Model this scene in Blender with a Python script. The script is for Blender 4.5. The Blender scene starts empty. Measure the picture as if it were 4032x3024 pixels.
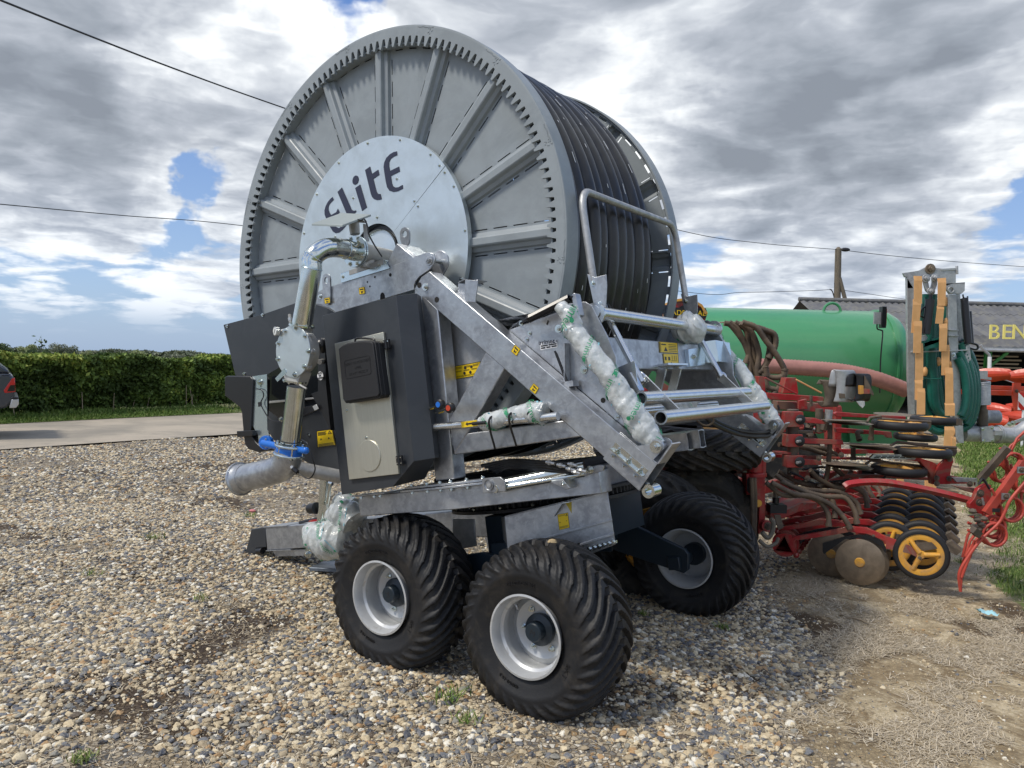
import bpy, math, random
import numpy as np
from mathutils import Vector as V, Matrix
from math import sin, cos, pi, radians, hypot, atan2
random.seed(7); RNG = np.random.default_rng(7)
S = bpy.context.scene
COL = S.collection
# ---------------------------------------------------------------- camera
CH, PITCH, ROLL, FPX = 1.8061, 0.0306, 0.0247, 3084.42      # height, radians, radians, focal length in photo pixels
FW = V((0, cos(PITCH), -sin(PITCH))); _u = V((0, sin(PITCH), cos(PITCH))); _r = V((1, 0, 0))
RT = _r*cos(ROLL)+_u*sin(ROLL); UP = _u*cos(ROLL)-_r*sin(ROLL); EYE = V((0, 0, CH))
cam = bpy.data.cameras.new('camera'); camo = bpy.data.objects.new('camera', cam); COL.objects.link(camo)
m = Matrix((RT, UP, -FW)).transposed().to_4x4(); m.translation = EYE; camo.matrix_world = m
cam.sensor_width = 36; cam.lens = FPX/4032*36; cam.clip_end = 3000; cam.clip_start = .05
S.camera = camo
S.render.resolution_x = 1024; S.render.resolution_y = 768
S.view_settings.view_transform = 'Standard'; S.view_settings.look = 'None'; S.view_settings.gamma = 1
S.view_settings.exposure = 0.5
SUN_EL, SUN_DIR_AZ = radians(54), radians(205)              # direction the light comes from: left of the view, a little in front
sd = V((cos(SUN_EL)*cos(SUN_DIR_AZ), cos(SUN_EL)*sin(SUN_DIR_AZ), sin(SUN_EL)))
sl = bpy.data.lights.new('sun', 'SUN'); sl.energy = 2.05; sl.angle = radians(9); sl.color = (1, .94, .84)
so = bpy.data.objects.new('sun', sl); so.rotation_euler = sd.to_track_quat('Z', 'Y').to_euler(); COL.objects.link(so)

def ray(x, y): return (FW+RT*((x-2016)/FPX)-UP*((y-1512)/FPX))
# measuring frames: x offset, y offset and scale of the enlargements the survey was read from
K = dict(R1=(850,50,1900/2212),R2=(850,800,1100/1217),R3=(1550,900,1200/1659),R4=(2150,700,1000/1276),R5=(1200,1900,1850/2212),R6=(2500,1200,1532/1955),R7=(2600,900,1432/2212),R8=(0,1200,1300/1961),S1=(1250,2000,1300/2212),S2=(2400,1800,600/1422),S3=(1800,1900,700/2212),S4=(850,1800,600/1991),S5=(1150,800,600/1991),S6=(850,1250,600/1659),S7=(2450,1650,850/2212),S8=(3400,1000,632/1311),T1=(3000,1900,1032/1902),T2=(0,0,1300/1540),T3=(2400,0,1632/2212),T6=(2200,1500,600/1991),D=(0,0,4032/2212),E1=(1250,570,400/1794),V1=(2900,1400,900/2212),V2=(2600,1900,700/2212),V3=(3600,1650,432/1024))
def px(k, x, y): o = K[k]; return o[0]+x*o[2], o[1]+y*o[2]
def hit(k, x, y, p0, n):
    d = ray(*px(k, x, y)); n = V(n); return EYE+d*((V(p0)-EYE).dot(n)/d.dot(n))
def at(k, x, y, Y): return hit(k, x, y, (0, Y, 0), (0, 1, 0))      # survey point on the world plane y = Y
def gr(k, x, y, z=0): return hit(k, x, y, (0, 0, z), (0, 0, 1))    # survey point on the ground

# ---------------------------------------------------------------- world: sky with procedural clouds laid over it by direction
W = bpy.data.worlds.new('World'); S.world = W; W.use_nodes = True
nt = W.node_tree; N = nt.nodes; LK = nt.links
for n in list(N): N.remove(n)
def nd(tree, t, **k):
    n = tree.nodes.new(t)
    for a, b in k.items():
        if a[0] == '_': n.inputs[int(a[1:]) if a[1:].isdigit() else a[1:].replace('_', ' ')].default_value = b
        else: setattr(n, a, b)
    return n
def mth(tree, op, a, b=None, c=None, clamp=False):
    n = tree.nodes.new('ShaderNodeMath'); n.operation = op; n.use_clamp = clamp
    for i, q in enumerate((a, b, c)):
        if q is None: continue
        if isinstance(q, (int, float)): n.inputs[i].default_value = q
        else: tree.links.new(q, n.inputs[i])
    return n.outputs[0]
def ramp(tree, val, stops, interp='LINEAR'):
    n = tree.nodes.new('ShaderNodeValToRGB'); tree.links.new(val, n.inputs[0]); e = n.color_ramp.elements; n.color_ramp.interpolation = interp
    while len(e) < len(stops): e.new(.5)
    for q, (p, c) in zip(e, stops):
        q.position = p; q.color = (*c, 1) if isinstance(c, tuple) else (c, c, c, 1)
    return n.outputs[0]
def smooth(tree, val, a, b, lo=0, hi=1):
    n = tree.nodes.new('ShaderNodeMapRange'); n.interpolation_type = 'SMOOTHSTEP'; tree.links.new(val, n.inputs[0])
    for i, q in enumerate((a, b, lo, hi)): n.inputs[i+1].default_value = q
    return n.outputs[0]
def mixc(tree, f, a, b):
    n = tree.nodes.new('ShaderNodeMix'); n.data_type = 'RGBA'
    for i, q in ((0, f), (6, a), (7, b)):
        if isinstance(q, (int, float)): n.inputs[i].default_value = q
        elif isinstance(q, tuple): n.inputs[i].default_value = (*q, 1)
        else: tree.links.new(q, n.inputs[i])
    return n.outputs[2]
def noise(tree, vec, scale, detail=6, rough=.55, dist=0, typ='FBM'):
    n = tree.nodes.new('ShaderNodeTexNoise'); n.inputs['Scale'].default_value = scale; n.inputs['Detail'].default_value = detail
    n.inputs['Roughness'].default_value = rough; n.inputs['Distortion'].default_value = dist
    if vec is not None: tree.links.new(vec, n.inputs['Vector'])
    return n.outputs[0]
sky = nd(nt, 'ShaderNodeTexSky', sky_type='NISHITA', sun_disc=False, sun_elevation=SUN_EL, sun_rotation=pi/2-SUN_DIR_AZ, altitude=50, air_density=1, dust_density=.7, ozone_density=2.2)
tc = nd(nt, 'ShaderNodeTexCoord'); dirv = tc.outputs['Generated']
sx = nd(nt, 'ShaderNodeSeparateXYZ'); LK.new(dirv, sx.inputs[0])
zc = mth(nt, 'MAXIMUM', sx.outputs[2], 0.0)
den = mth(nt, 'ADD', zc, .16)
cx = nd(nt, 'ShaderNodeCombineXYZ'); LK.new(mth(nt, 'DIVIDE', sx.outputs[0], den), cx.inputs[0]); LK.new(mth(nt, 'DIVIDE', sx.outputs[1], den), cx.inputs[1]); LK.new(mth(nt, 'MULTIPLY', zc, 3.0), cx.inputs[2])
cv = cx.outputs[0]
n1 = noise(nt, cv, .95, 10, .54)      # cloud body
def puff(v):                              # rounded lumps with sharp creases between
    o = None
    for sc, w_, dt in ((2.3, 1.5, 0), (5.1, .85, 0), (11, .5, 2)):
        q = mth(nt, 'MULTIPLY', mth(nt, 'ABSOLUTE', mth(nt, 'SUBTRACT', noise(nt, v, sc, dt, .5), .5)), w_); o = q if o is None else mth(nt, 'ADD', o, q)
    return mth(nt, 'ADD', o, .27)
wv = nd(nt, 'ShaderNodeTexNoise'); wv.inputs['Scale'].default_value = 2.2; wv.inputs['Detail'].default_value = 5; LK.new(cv, wv.inputs['Vector'])
wm_ = nd(nt, 'ShaderNodeVectorMath', operation='MULTIPLY_ADD'); LK.new(wv.outputs['Color'], wm_.inputs[0]); wm_.inputs[1].default_value = (.35,.35,.3); LK.new(cv, wm_.inputs[2]); cvw = wm_.outputs[0]
n2 = puff(cvw)
of = nd(nt, 'ShaderNodeVectorMath', operation='ADD'); LK.new(cv, of.inputs[0]); of.inputs[1].default_value = (-.16, .02, .10)
n1b = noise(nt, of.outputs[0], .95, 10, .54); ofw = nd(nt, 'ShaderNodeVectorMath', operation='ADD'); LK.new(cvw, ofw.inputs[0]); ofw.inputs[1].default_value = (-.09, .01, .06); n2b = puff(ofw.outputs[0])
wob = nd(nt, 'ShaderNodeTexNoise'); wob.inputs['Scale'].default_value = 5; wob.inputs['Detail'].default_value = 6; wob.inputs['Roughness'].default_value = .6; LK.new(dirv, wob.inputs['Vector'])
w1 = nd(nt, 'ShaderNodeVectorMath', operation='SUBTRACT'); LK.new(wob.outputs['Color'], w1.inputs[0]); w1.inputs[1].default_value = (.5,.5,.5)
w2 = nd(nt, 'ShaderNodeVectorMath', operation='MULTIPLY_ADD'); LK.new(w1.outputs[0], w2.inputs[0]); w2.inputs[1].default_value = (.26,.26,.20); LK.new(dirv, w2.inputs[2]); dirw = w2.outputs[0]
blobs_cov = 0; blobs_br = 0
def blob(x, y, rad, cov, br):             # a bank of cloud (or a gap) centred on a direction of the sky
    global blobs_cov, blobs_br
    d = ray(x*1.8228, y*1.8228).normalized()
    q = nd(nt, 'ShaderNodeVectorMath', operation='DISTANCE'); LK.new(dirw, q.inputs[0]); q.inputs[1].default_value = d
    s = smooth(nt, q.outputs['Value'], rad, 0)
    if cov: blobs_cov = mth(nt, 'ADD', mth(nt, 'MULTIPLY', s, cov), blobs_cov)
    if br: blobs_br = mth(nt, 'ADD', mth(nt, 'MULTIPLY', s, br), blobs_br)
for b in [(690,0,.10,-.36,0),(640,30,.10,0,.1),(350,375,.09,-.21,.1),(190,352,.06,-.22,0),(465,400,.09,-.26,0),(400,450,.06,-.16,0),(330,520,.07,-.24,.1),(120,500,.06,-.08,.15),
          (1560,510,.11,-.24,.1),(2110,505,.09,-.22,.1),(2230,390,.06,-.2,0),(1900,600,.2,.05,.3),(1600,600,.15,.1,.3),
          (60,745,.30,-.10,.08),(350,620,.12,-.08,.1),(120,560,.10,-.10,.1),(1620,590,.12,-.10,.1),(430,520,.06,-.12,0),(420,690,.16,.04,.2),(250,750,.12,-.14,.05),(150,660,.07,.14,.35),(260,640,.06,.05,.2),(60,600,.07,.1,.3),(300,700,.05,.1,.35),
          (1750,330,.26,.3,-.5),(1650,390,.16,.2,-.3),(90,120,.28,.25,-.38),(180,300,.16,.22,-.28),(480,330,.16,.12,-.22),
          (310,180,.10,.2,.75),(560,70,.13,.15,.65),(440,140,.1,.1,.25),(800,60,.12,.1,.3),(1330,220,.13,.15,.7),(1500,170,.2,.2,.25),(2150,270,.12,.1,.6),(1400,60,.2,.2,.05),(1900,60,.3,.25,-.1),
          (320,410,.06,.12,.45),(370,570,.09,.2,.35),(60,430,.12,.15,.3),(1780,520,.12,.12,.25)]: blob(*b)
cov = mth(nt, 'ADD', mth(nt, 'ADD', mth(nt, 'MULTIPLY', n1, .85), mth(nt, 'MULTIPLY', n2, .26)), blobs_cov)
mask = mth(nt, 'MULTIPLY', smooth(nt, cov, .50, .62), smooth(nt, sx.outputs[2], .012, .06))
dens = smooth(nt, cov, .58, 1.0)
rel = mth(nt, 'ADD', mth(nt, 'MULTIPLY', mth(nt, 'SUBTRACT', n1, n1b), 1.5), mth(nt, 'MULTIPLY', mth(nt, 'SUBTRACT', n2, n2b), .8))   # side turned to the sun
n3 = noise(nt, cv, 4.5, 8, .6)
lit = mth(nt, 'ADD', mth(nt, 'ADD', rel, mth(nt, 'MULTIPLY', mth(nt, 'SUBTRACT', n3, .5), .40)), mth(nt, 'ADD', mth(nt, 'MULTIPLY', blobs_br, .62), mth(nt, 'SUBTRACT', .70, mth(nt, 'MULTIPLY', dens, .26))))
ccol = ramp(nt, lit, [(0, (.20, .225, .265)), (.25, (.26, .29, .335)), (.5, (.36, .39, .44)), (.75, (.54, .57, .61)), (1, (.80, .82, .83))])
skyc = nd(nt, 'ShaderNodeMix', data_type='RGBA', blend_type='MULTIPLY'); skyc.inputs[0].default_value = 1
LK.new(sky.outputs[0], skyc.inputs[6]); skyc.inputs[7].default_value = (.088, .092, .106, 1)
ccol = mixc(nt, smooth(nt, sx.outputs[2], .24, .0, 0, .5), ccol, mixc(nt, smooth(nt, lit, .45, .95), (.27,.335,.45), (.60,.66,.74)))
blue = mixc(nt, .65, skyc.outputs[2], mixc(nt, smooth(nt, sx.outputs[2], .0, .45), (.27, .385, .56), (.085, .19, .47)))
fin = mixc(nt, mask, blue, ccol)
fin = mixc(nt, smooth(nt, sx.outputs[2], .09, -.01, 0, .55), fin, (.255, .335, .47))
bg = nd(nt, 'ShaderNodeBackground'); LK.new(fin, bg.inputs[0]); bg.inputs[1].default_value = 1.0
wo = nd(nt, 'ShaderNodeOutputWorld'); LK.new(bg.outputs[0], wo.inputs[0])

# ---------------------------------------------------------------- materials
MAT = {}
def mat(name, col, rough=.5, metal=0, var=0, vscale=8, col2=None, bump=0, bscale=60, coat=0, dirt=None, dscale=3, damt=.5, spec=.5, streak=None, trans=0, rvar=0, thr=(.45, .62)):
    """procedural paint / metal / rubber: base colour with noise variation, optional second colour (dirt) in patches, bump"""
    M = bpy.data.materials.new(name); M.use_nodes = True; t = M.node_tree; B = t.nodes['Principled BSDF']; MAT[name] = M
    B.inputs['Base Color'].default_value = (*col, 1); B.inputs['Roughness'].default_value = rough; B.inputs['Metallic'].default_value = metal
    B.inputs['Specular IOR Level'].default_value = spec; B.inputs['Coat Weight'].default_value = coat; B.inputs['Coat Roughness'].default_value = .08
    if trans: B.inputs['Transmission Weight'].default_value = trans
    tcn = t.nodes.new('ShaderNodeTexCoord'); vec = tcn.outputs['Object']
    if streak:
        mp = t.nodes.new('ShaderNodeMapping'); mp.inputs['Scale'].default_value = streak; t.links.new(vec, mp.inputs[0]); vec2 = mp.outputs[0]
    else: vec2 = vec
    c = None
    if var:
        nn = noise(t, vec2, vscale, 6, .6, .4)
        c2 = col2 or tuple(x*(1-var) for x in col)
        c = mixc(t, smooth(t, nn, .34, .66), col, c2)
        if rvar: t.links.new(mth(t, 'ADD', mth(t, 'MULTIPLY', mth(t, 'SUBTRACT', nn, .5), rvar), rough, clamp=True), B.inputs['Roughness'])
    if dirt:
        dn = noise(t, vec, dscale, 8, .68, .6)
        c = mixc(t, smooth(t, dn, thr[0], thr[1], 0, damt), c if c is not None else col, dirt)
    if c is not None: t.links.new(c, B.inputs['Base Color'])
    if bump:
        bn = t.nodes.new('ShaderNodeBump'); bn.inputs['Strength'].default_value = bump; bn.inputs['Distance'].default_value = .01
        t.links.new(noise(t, vec2, bscale, 4, .6), bn.inputs['Height']); t.links.new(bn.outputs[0], B.inputs['Normal'])
    return M
mat('galv', (.47,.49,.515), .36, .82, .3, 9, (.33,.34,.365), bump=.10, bscale=40, streak=(1,1,1), rvar=.25, dirt=(.60,.62,.64), dscale=22, damt=.45)
mat('galv_dull', (.46,.47,.475), .48, .55, .3, 7, (.34,.345,.35), bump=.12, bscale=30, rvar=.2, dirt=(.6,.6,.6), dscale=14, damt=.4)
mat('zinc', (.70,.74,.74), .16, 1, .12, 14, (.62,.65,.60), rvar=.1)
mat('zinc_tube', (.72,.74,.75), .24, .95, .1, 20)
mat('hubsteel', (.66,.72,.74), .34, .78, .14, 5, (.56,.61,.62), bump=.03, bscale=120, rvar=.12)
mat('steel_door', (.60,.585,.50), .38, .75, .08, 4, streak=(40,1,1))
mat('alu_cast', (.45,.44,.42), .5, .6, .15, 12)
mat('reel_grey', (.285,.318,.338), .42, 0, .10, 6, coat=.0, dirt=(.20,.225,.24), dscale=2.4, damt=.5, rvar=.3)
mat('charcoal', (.040,.045,.053), .34, .15, .06, 4, dirt=(.06,.064,.07), dscale=3, damt=.4)
mat('navy', (.013,.024,.036), .40, .1, .1, 4, coat=.1)
mat('black_plastic', (.012,.012,.014), .32, 0, 0)
mat('black_rough', (.014,.014,.016), .6, 0, .1, 30, bump=.15, bscale=160)
mat('tyre', (.0085,.0088,.0105), .60, 0, .2, 10, bump=.12, bscale=60, dirt=(.045,.038,.030), dscale=8, damt=.6, thr=(.46,.70))
mat('tyre_old', (.020,.019,.018), .7, 0, .2, 10, bump=.2, bscale=40, dirt=(.085,.07,.055), dscale=4, damt=.8)
mat('rim', (.56,.57,.575), .36, .35, .08, 6, dirt=(.26,.22,.17), dscale=11, damt=.6, thr=(.55,.70))
mat('hose', (.010,.010,.011), .33, 0, .1, 20, bump=.03, bscale=50, spec=.6, dirt=(.035,.034,.032), dscale=6, damt=.4)
mat('red', (.38,.018,.022), .38, 0, .25, 4, (.33,.02,.02), dirt=(.20,.12,.08), dscale=6, damt=.65, coat=.1, bump=.05)
mat('red_dirty', (.36,.035,.03), .55, 0, .3, 5, (.22,.035,.028), dirt=(.19,.135,.10), dscale=5, damt=.85, bump=.1)
mat('red_tine', (.52,.07,.045), .45, 0, .3, 7, (.36,.05,.035))
mat('plough_red', (.58,.055,.018), .35, 0, .15, 3, coat=.2)
mat('yellow', (.78,.40,.05), .45, 0, .2, 6, (.62,.30,.05), dirt=(.34,.22,.11), dscale=8, damt=.6)
mat('disc_steel', (.27,.21,.15), .46, .45, .3, 9, (.18,.14,.10), rvar=.3)
mat('dirt_metal', (.16,.125,.09), .6, .2, .4, 9, (.09,.07,.055))
mat('seed_hose', (.17,.125,.085), .62, 0, .35, 7, (.085,.065,.05), spec=.3)
mat('tank_green', (.07,.29,.125), .30, 0, .08, 2, coat=.35, dirt=(.10,.33,.16), dscale=2, damt=.2)
mat('green_hose', (.010,.125,.095), .35, 0, .2, 10)
mat('pink_hose', (.43,.20,.165), .45, 0, .15, 12)
mat('pink_rib', (.33,.14,.12), .45, 0, 0)
mat('orange_rubber', (.78,.42,.17), .5, 0, .1, 9, (.70,.37,.14))
mat('blue_cast', (.01,.15,.60), .28, 0, .05, 4, coat=.3)
mat('sticker_yellow', (.85,.58,.01), .4)
mat('ink', (.015,.015,.018), .5)
mat('letter', (.022,.026,.055), .45)
mat('white', (.8,.8,.8), .5)
mat('logo_green', (.03,.30,.14), .5)
mat('logo_blue', (.25,.52,.62), .5)
mat('film', (.76,.79,.79), .20, 0, .12, 18, (.50,.54,.54), bump=.6, bscale=34, coat=.4, spec=.7)
MAT['film'].node_tree.nodes['Principled BSDF'].inputs['Alpha'].default_value = .78
mat('paper_blue', (.35,.62,.68), .8)
mat('rope', (.16,.14,.11), .7)
mat('wood', (.21,.17,.12), .8, 0, .4, 3, (.12,.10,.075), streak=(18,18,1), bump=.3, bscale=9)
mat('wood_pale', (.42,.34,.24), .8, 0, .3, 3, streak=(2,2,14))
mat('barn_green', (.03,.16,.03), .5)
mat('sign_yellow', (.88,.76,.22), .5)
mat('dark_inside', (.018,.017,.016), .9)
mat('car_grey', (.055,.062,.075), .25, .5, 0, coat=.7)
mat('lamp_red', (.5,.01,.01), .15, 0, coat=.5)
mat('silver', (.55,.55,.54), .3, .6)
mat('glass_dark', (.01,.012,.014), .08, 0)
mat('gauge_face', (.75,.76,.76), .2, coat=.8)
mat('grease_yellow', (.55,.42,.03), .4)

# ---------------------------------------------------------------- mesh builder
def tag(o, label=None, cat=None, group=None, kind=None):
    for k, q in (('label', label), ('category', cat), ('group', group), ('kind', kind)):
        if q: o[k] = q
    return o
def frame(d):
    d = V(d).normalized(); a = V((0,0,1)) if abs(d.z) < .9 else V((1,0,0)); x = a.cross(d).normalized(); return x, d.cross(x).normalized(), d
class MB:
    def __init__(s): s.v = []; s.f = []; s.m = []; s.mats = []; s.sg = []; s.bs = []
    def seg(s): s.sg.append((len(s.v), len(s.f)))      # from here on a separate object of the same name
    def mi(s, m):
        if m not in s.mats: s.mats.append(m)
        return s.mats.index(m)
    def add(s, vs, fs, m=None):
        b = len(s.v); s.v += [tuple(q) for q in vs]; s.f += [tuple(i+b for i in f) for f in fs]; s.m += [s.mi(m)]*len(fs); return s
    def box(s, c, sz, ax=None, m=None):
        X, Y, Z = ax or (V((1,0,0)), V((0,1,0)), V((0,0,1))); c = V(c)
        p = [c+X*(i*sz[0]/2)+Y*(j*sz[1]/2)+Z*(k*sz[2]/2) for i in (-1,1) for j in (-1,1) for k in (-1,1)]
        return s.add(p, [(0,1,3,2),(4,6,7,5),(0,4,5,1),(2,3,7,6),(0,2,6,4),(1,5,7,3)], m)
    def bar(s, a, b, w, h, side=(0,1,0), m=None):     # rectangular bar, w along `side`, h across
        a, b = V(a), V(b); d = (b-a); L = d.length; d.normalize(); y = V(side); y = (y-d*y.dot(d)).normalized(); z = d.cross(y)
        return s.box((a+b)/2, (L, w, h), (d, y, z), m)
    def prism(s, poly, vec, m=None):
        vec = V(vec); n = len(poly); p = [V(q) for q in poly]; nrm = V((0,0,0))
        for i in range(n): nrm += p[i].cross(p[(i+1) % n])
        if nrm.dot(vec) > 0: p.reverse()
        f = [tuple(range(n)), tuple(range(2*n-1, n-1, -1))]+[(i, i+n, (i+1) % n+n, (i+1) % n) for i in range(n)]
        return s.add(p+[q+vec for q in p], f, m)
    def ring(s, outer, inner, vec, m=None):           # plate with a hole: same number of points outside and inside
        n = len(outer); vec = V(vec); o = [V(q) for q in outer]; i_ = [V(q) for q in inner]
        v = o+i_+[q+vec for q in o]+[q+vec for q in i_]; f = []
        for k in range(n):
            j = (k+1) % n
            f += [(k,j,n+j,n+k),(2*n+k,3*n+k,3*n+j,2*n+j),(k,2*n+k,2*n+j,j),(n+k,n+j,3*n+j,3*n+k)]
        return s.add(v, f, m)
    def tube(s, path, r, n=12, m=None, closed=False, caps=True):
        P = [V(q) for q in path]; k = len(P); R = r if isinstance(r, (list, tuple)) else [r]*k; vs = []; up = None
        for i in range(k):
            t = (P[(i+1) % k]-P[i-1]) if closed else (P[min(i+1, k-1)]-P[max(i-1, 0)])
            t.normalize()
            if up is None: x, y, _ = frame(t)
            else:
                x = (up-t*up.dot(t)).normalized(); y = t.cross(x)
            up = x
            vs += [P[i]+x*(cos(2*pi*j/n)*R[i])+y*(sin(2*pi*j/n)*R[i]) for j in range(n)]
        f = []
        for i in range(k if closed else k-1):
            a = i*n; b = ((i+1) % k)*n
            f += [(a+j, a+(j+1) % n, b+(j+1) % n, b+j) for j in range(n)]
        if not closed and caps: f += [tuple(range(n-1, -1, -1)), tuple(range((k-1)*n, k*n))]
        return s.add(vs, f, m)
    def cyl(s, a, b, r, n=20, m=None, r2=None): return s.tube([a, b], [r, r if r2 is None else r2], n, m)
    def pipe(s, a, b, r, ri, n=24, m=None):           # hollow tube
        a, b = V(a), V(b); x, y, d = frame(b-a); c = [x*cos(2*pi*j/n)+y*sin(2*pi*j/n) for j in range(n)]
        return s.ring([a+q*r for q in c], [a+q*ri for q in c], b-a, m)
    def lathe(s, prof, c, axis=(0,1,0), n=64, m=None, closed=False):      # prof: (radius, along axis)
        x, y, d = frame(axis); c = V(c); k = len(prof); vs = []
        for i in range(n):
            e = x*cos(2*pi*i/n)+y*sin(2*pi*i/n); vs += [c+e*r+d*h for r, h in prof]
        f = []
        for i in range(n):
            a = i*k; b = ((i+1) % n)*k
            for j in range(k if closed else k-1): f.append((a+j, b+j, b+(j+1) % k, a+(j+1) % k))
        return s.add(vs, f, m)
    def bolt(s, p, ax=(0,-1,0), r=.012, m='zinc'):
        s.bs.append((len(s.v), len(s.f))); p = V(p); a = V(ax).normalized(); s.cyl(p, p+a*r*.35, r*1.55, 12, m); s.cyl(p+a*r*.35, p+a*r*1.2, r, 6, m); return s.cyl(p+a*r*1.2, p+a*r*1.6, r*.55, 8, m)
    def ball(s, c, r, m=None, sc=(1,1,1), n=12):
        c = V(c); k = n//2; vs = []; f = []
        for i in range(k+1):
            t = pi*i/k
            vs += [c+V((sin(t)*cos(2*pi*j/n)*r*sc[0], sin(t)*sin(2*pi*j/n)*r*sc[1], cos(t)*r*sc[2])) for j in range(n)]
        for i in range(k):
            f += [(i*n+j, (i+1)*n+j, (i+1)*n+(j+1) % n, i*n+(j+1) % n) for j in range(n)]
        return s.add(vs, f, m)
    def build(s, name, mt=None, parent=None, bevel=0, angle=35, loc=None):
        flat = angle < 0; cuts = s.sg or (s.bs if name == 'bolt' else [])
        if len(cuts) > 1:
            o = None; ends = cuts[1:]+[(len(s.v), len(s.f))]
            for (v0, f0), (v1, f1) in zip([(0, 0)]+cuts[1:], ends):
                q = MB(); q.v = s.v[v0:v1]; q.f = [tuple(i-v0 for i in f) for f in s.f[f0:f1]]; q.m = s.m[f0:f1]; q.mats = s.mats
                c = q.build(name, mt, parent, bevel, angle, loc); o = o or c
            return o
        me = bpy.data.meshes.new(name); me.from_pydata(s.v, [], s.f)
        for q in s.mats or [mt or 'galv']: me.materials.append(MAT[(q or mt or 'galv')])
        if s.mats and len(s.mats) > 1: me.polygons.foreach_set('material_index', s.m)
        me.polygons.foreach_set('use_smooth', [not flat]*len(s.f)); flat or me.set_sharp_from_angle(angle=radians(angle)); me.update()
        o = bpy.data.objects.new(name, me); COL.objects.link(o)
        if loc is not None: o.location = loc
        if parent: o.parent = parent
        if bevel:
            b = o.modifiers.new('b', 'BEVEL'); b.width = bevel; b.segments = 2; b.limit_method = 'ANGLE'; b.angle_limit = radians(40); b.harden_normals = False
        return o
def empty(name, loc=(0,0,0), rot=None):
    o = bpy.data.objects.new(name, None); COL.objects.link(o); o.location = loc; o.empty_display_size = .2
    if rot: o.rotation_euler = rot
    return o
def npmesh(name, verts, quads, mt, cols=None, smooth=False, parent=None, nside=4):
    """fast mesh from numpy arrays; cols: per-face-corner-free per-vertex colour"""
    me = bpy.data.meshes.new(name); nv = len(verts); nf = len(quads)
    me.vertices.add(nv); me.vertices.foreach_set('co', np.asarray(verts, np.float32).ravel())
    me.loops.add(nf*nside); me.loops.foreach_set('vertex_index', np.asarray(quads, np.int32).ravel())
    me.polygons.add(nf); me.polygons.foreach_set('loop_start', np.arange(0, nf*nside, nside, dtype=np.int32))
    me.update(calc_edges=True); me.validate()
    if smooth: me.polygons.foreach_set('use_smooth', [True]*nf)
    if cols is not None:
        a = me.color_attributes.new('tone', 'FLOAT_COLOR', 'POINT'); a.data.foreach_set('color', np.asarray(cols, np.float32).ravel())
    me.materials.append(MAT[mt]); o = bpy.data.objects.new(name, me); COL.objects.link(o)
    if parent: o.parent = parent
    return o
def arc(c, r, a0, a1, n, u=(1,0,0), w=(0,0,1)):
    c, u, w = V(c), V(u), V(w); return [c+u*(r*cos(a0+(a1-a0)*i/n))+w*(r*sin(a0+(a1-a0)*i/n)) for i in range(n+1)]
def smoothpath(P, n=6):
    """Catmull-Rom through the points"""
    P = [V(p) for p in P]; Q = [P[0]*2-P[1]]+P+[P[-1]*2-P[-2]]; out = []
    for i in range(1, len(Q)-2):
        a, b, c, d = Q[i-1:i+3]
        for k in range(n):
            t = k/n; out.append(.5*((2*b)+(c-a)*t+(2*a-5*b+4*c-d)*t*t+(3*b-a-3*c+d)*t**3))
    return out+[P[-1]]
def textmesh(txt, size, fn=None, ext=.0, align='LEFT'):
    """verts, faces of flat lettering in x/y (no bpy.ops)"""
    cu = bpy.data.curves.new('t', 'FONT'); cu.body = txt; cu.size = size; cu.align_x = align; cu.extrude = ext; cu.resolution_u = 3
    o = bpy.data.objects.new('t', cu); me = bpy.data.meshes.new_from_object(o)
    vs = [tuple(q.co) for q in me.vertices]; fs = [tuple(p.vertices) for p in me.polygons]
    bpy.data.objects.remove(o); bpy.data.curves.remove(cu); bpy.data.meshes.remove(me)
    return vs, fs
def put_text(mb, txt, size, org, ux, uy, m, align='CENTER', ext=.001):
    vs, fs = textmesh(txt, size, ext=ext, align=align); o, ux, uy = V(org), V(ux).normalized(), V(uy).normalized(); n = ux.cross(uy)
    mb.add([o+ux*a+uy*b+n*c for a, b, c in vs], fs, m)
# ---------------------------------------------------------------- ground
def nz(x, y, seed=0, f=1.0):
    """cheap smooth 2-D noise in numpy"""
    r = np.random.default_rng(seed); out = np.zeros_like(x)
    for k in range(14):
        a = r.uniform(0, 2*pi); fr = f*r.uniform(.5, 2.4); out += np.sin((x*np.cos(a)+y*np.sin(a))*fr+r.uniform(0, 6.28))
    return out/4.2
GRASS = [(3.0,3.0),(3.4,5.1),(4.0,6.24),(5.0,8.07),(7.5,12.8),(11.5,20.0),(30,60)]      # left edge of the grass
GRAV = [(.90,2.6),(.95,3.4),(1.0,4.3),(1.15,5.0),(1.8,5.8),(2.7,7.2),(5.6,12),(9.5,18.5),(26,52)]      # right edge of the gravel
ROADN = [(-26,-7.1),(-8.87,13.57),(-5.96,17.25),(9.6,36),(28,58)]
def xedge(poly, y):
    p = np.array(poly); return np.interp(y, p[:,1], p[:,0])
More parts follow.
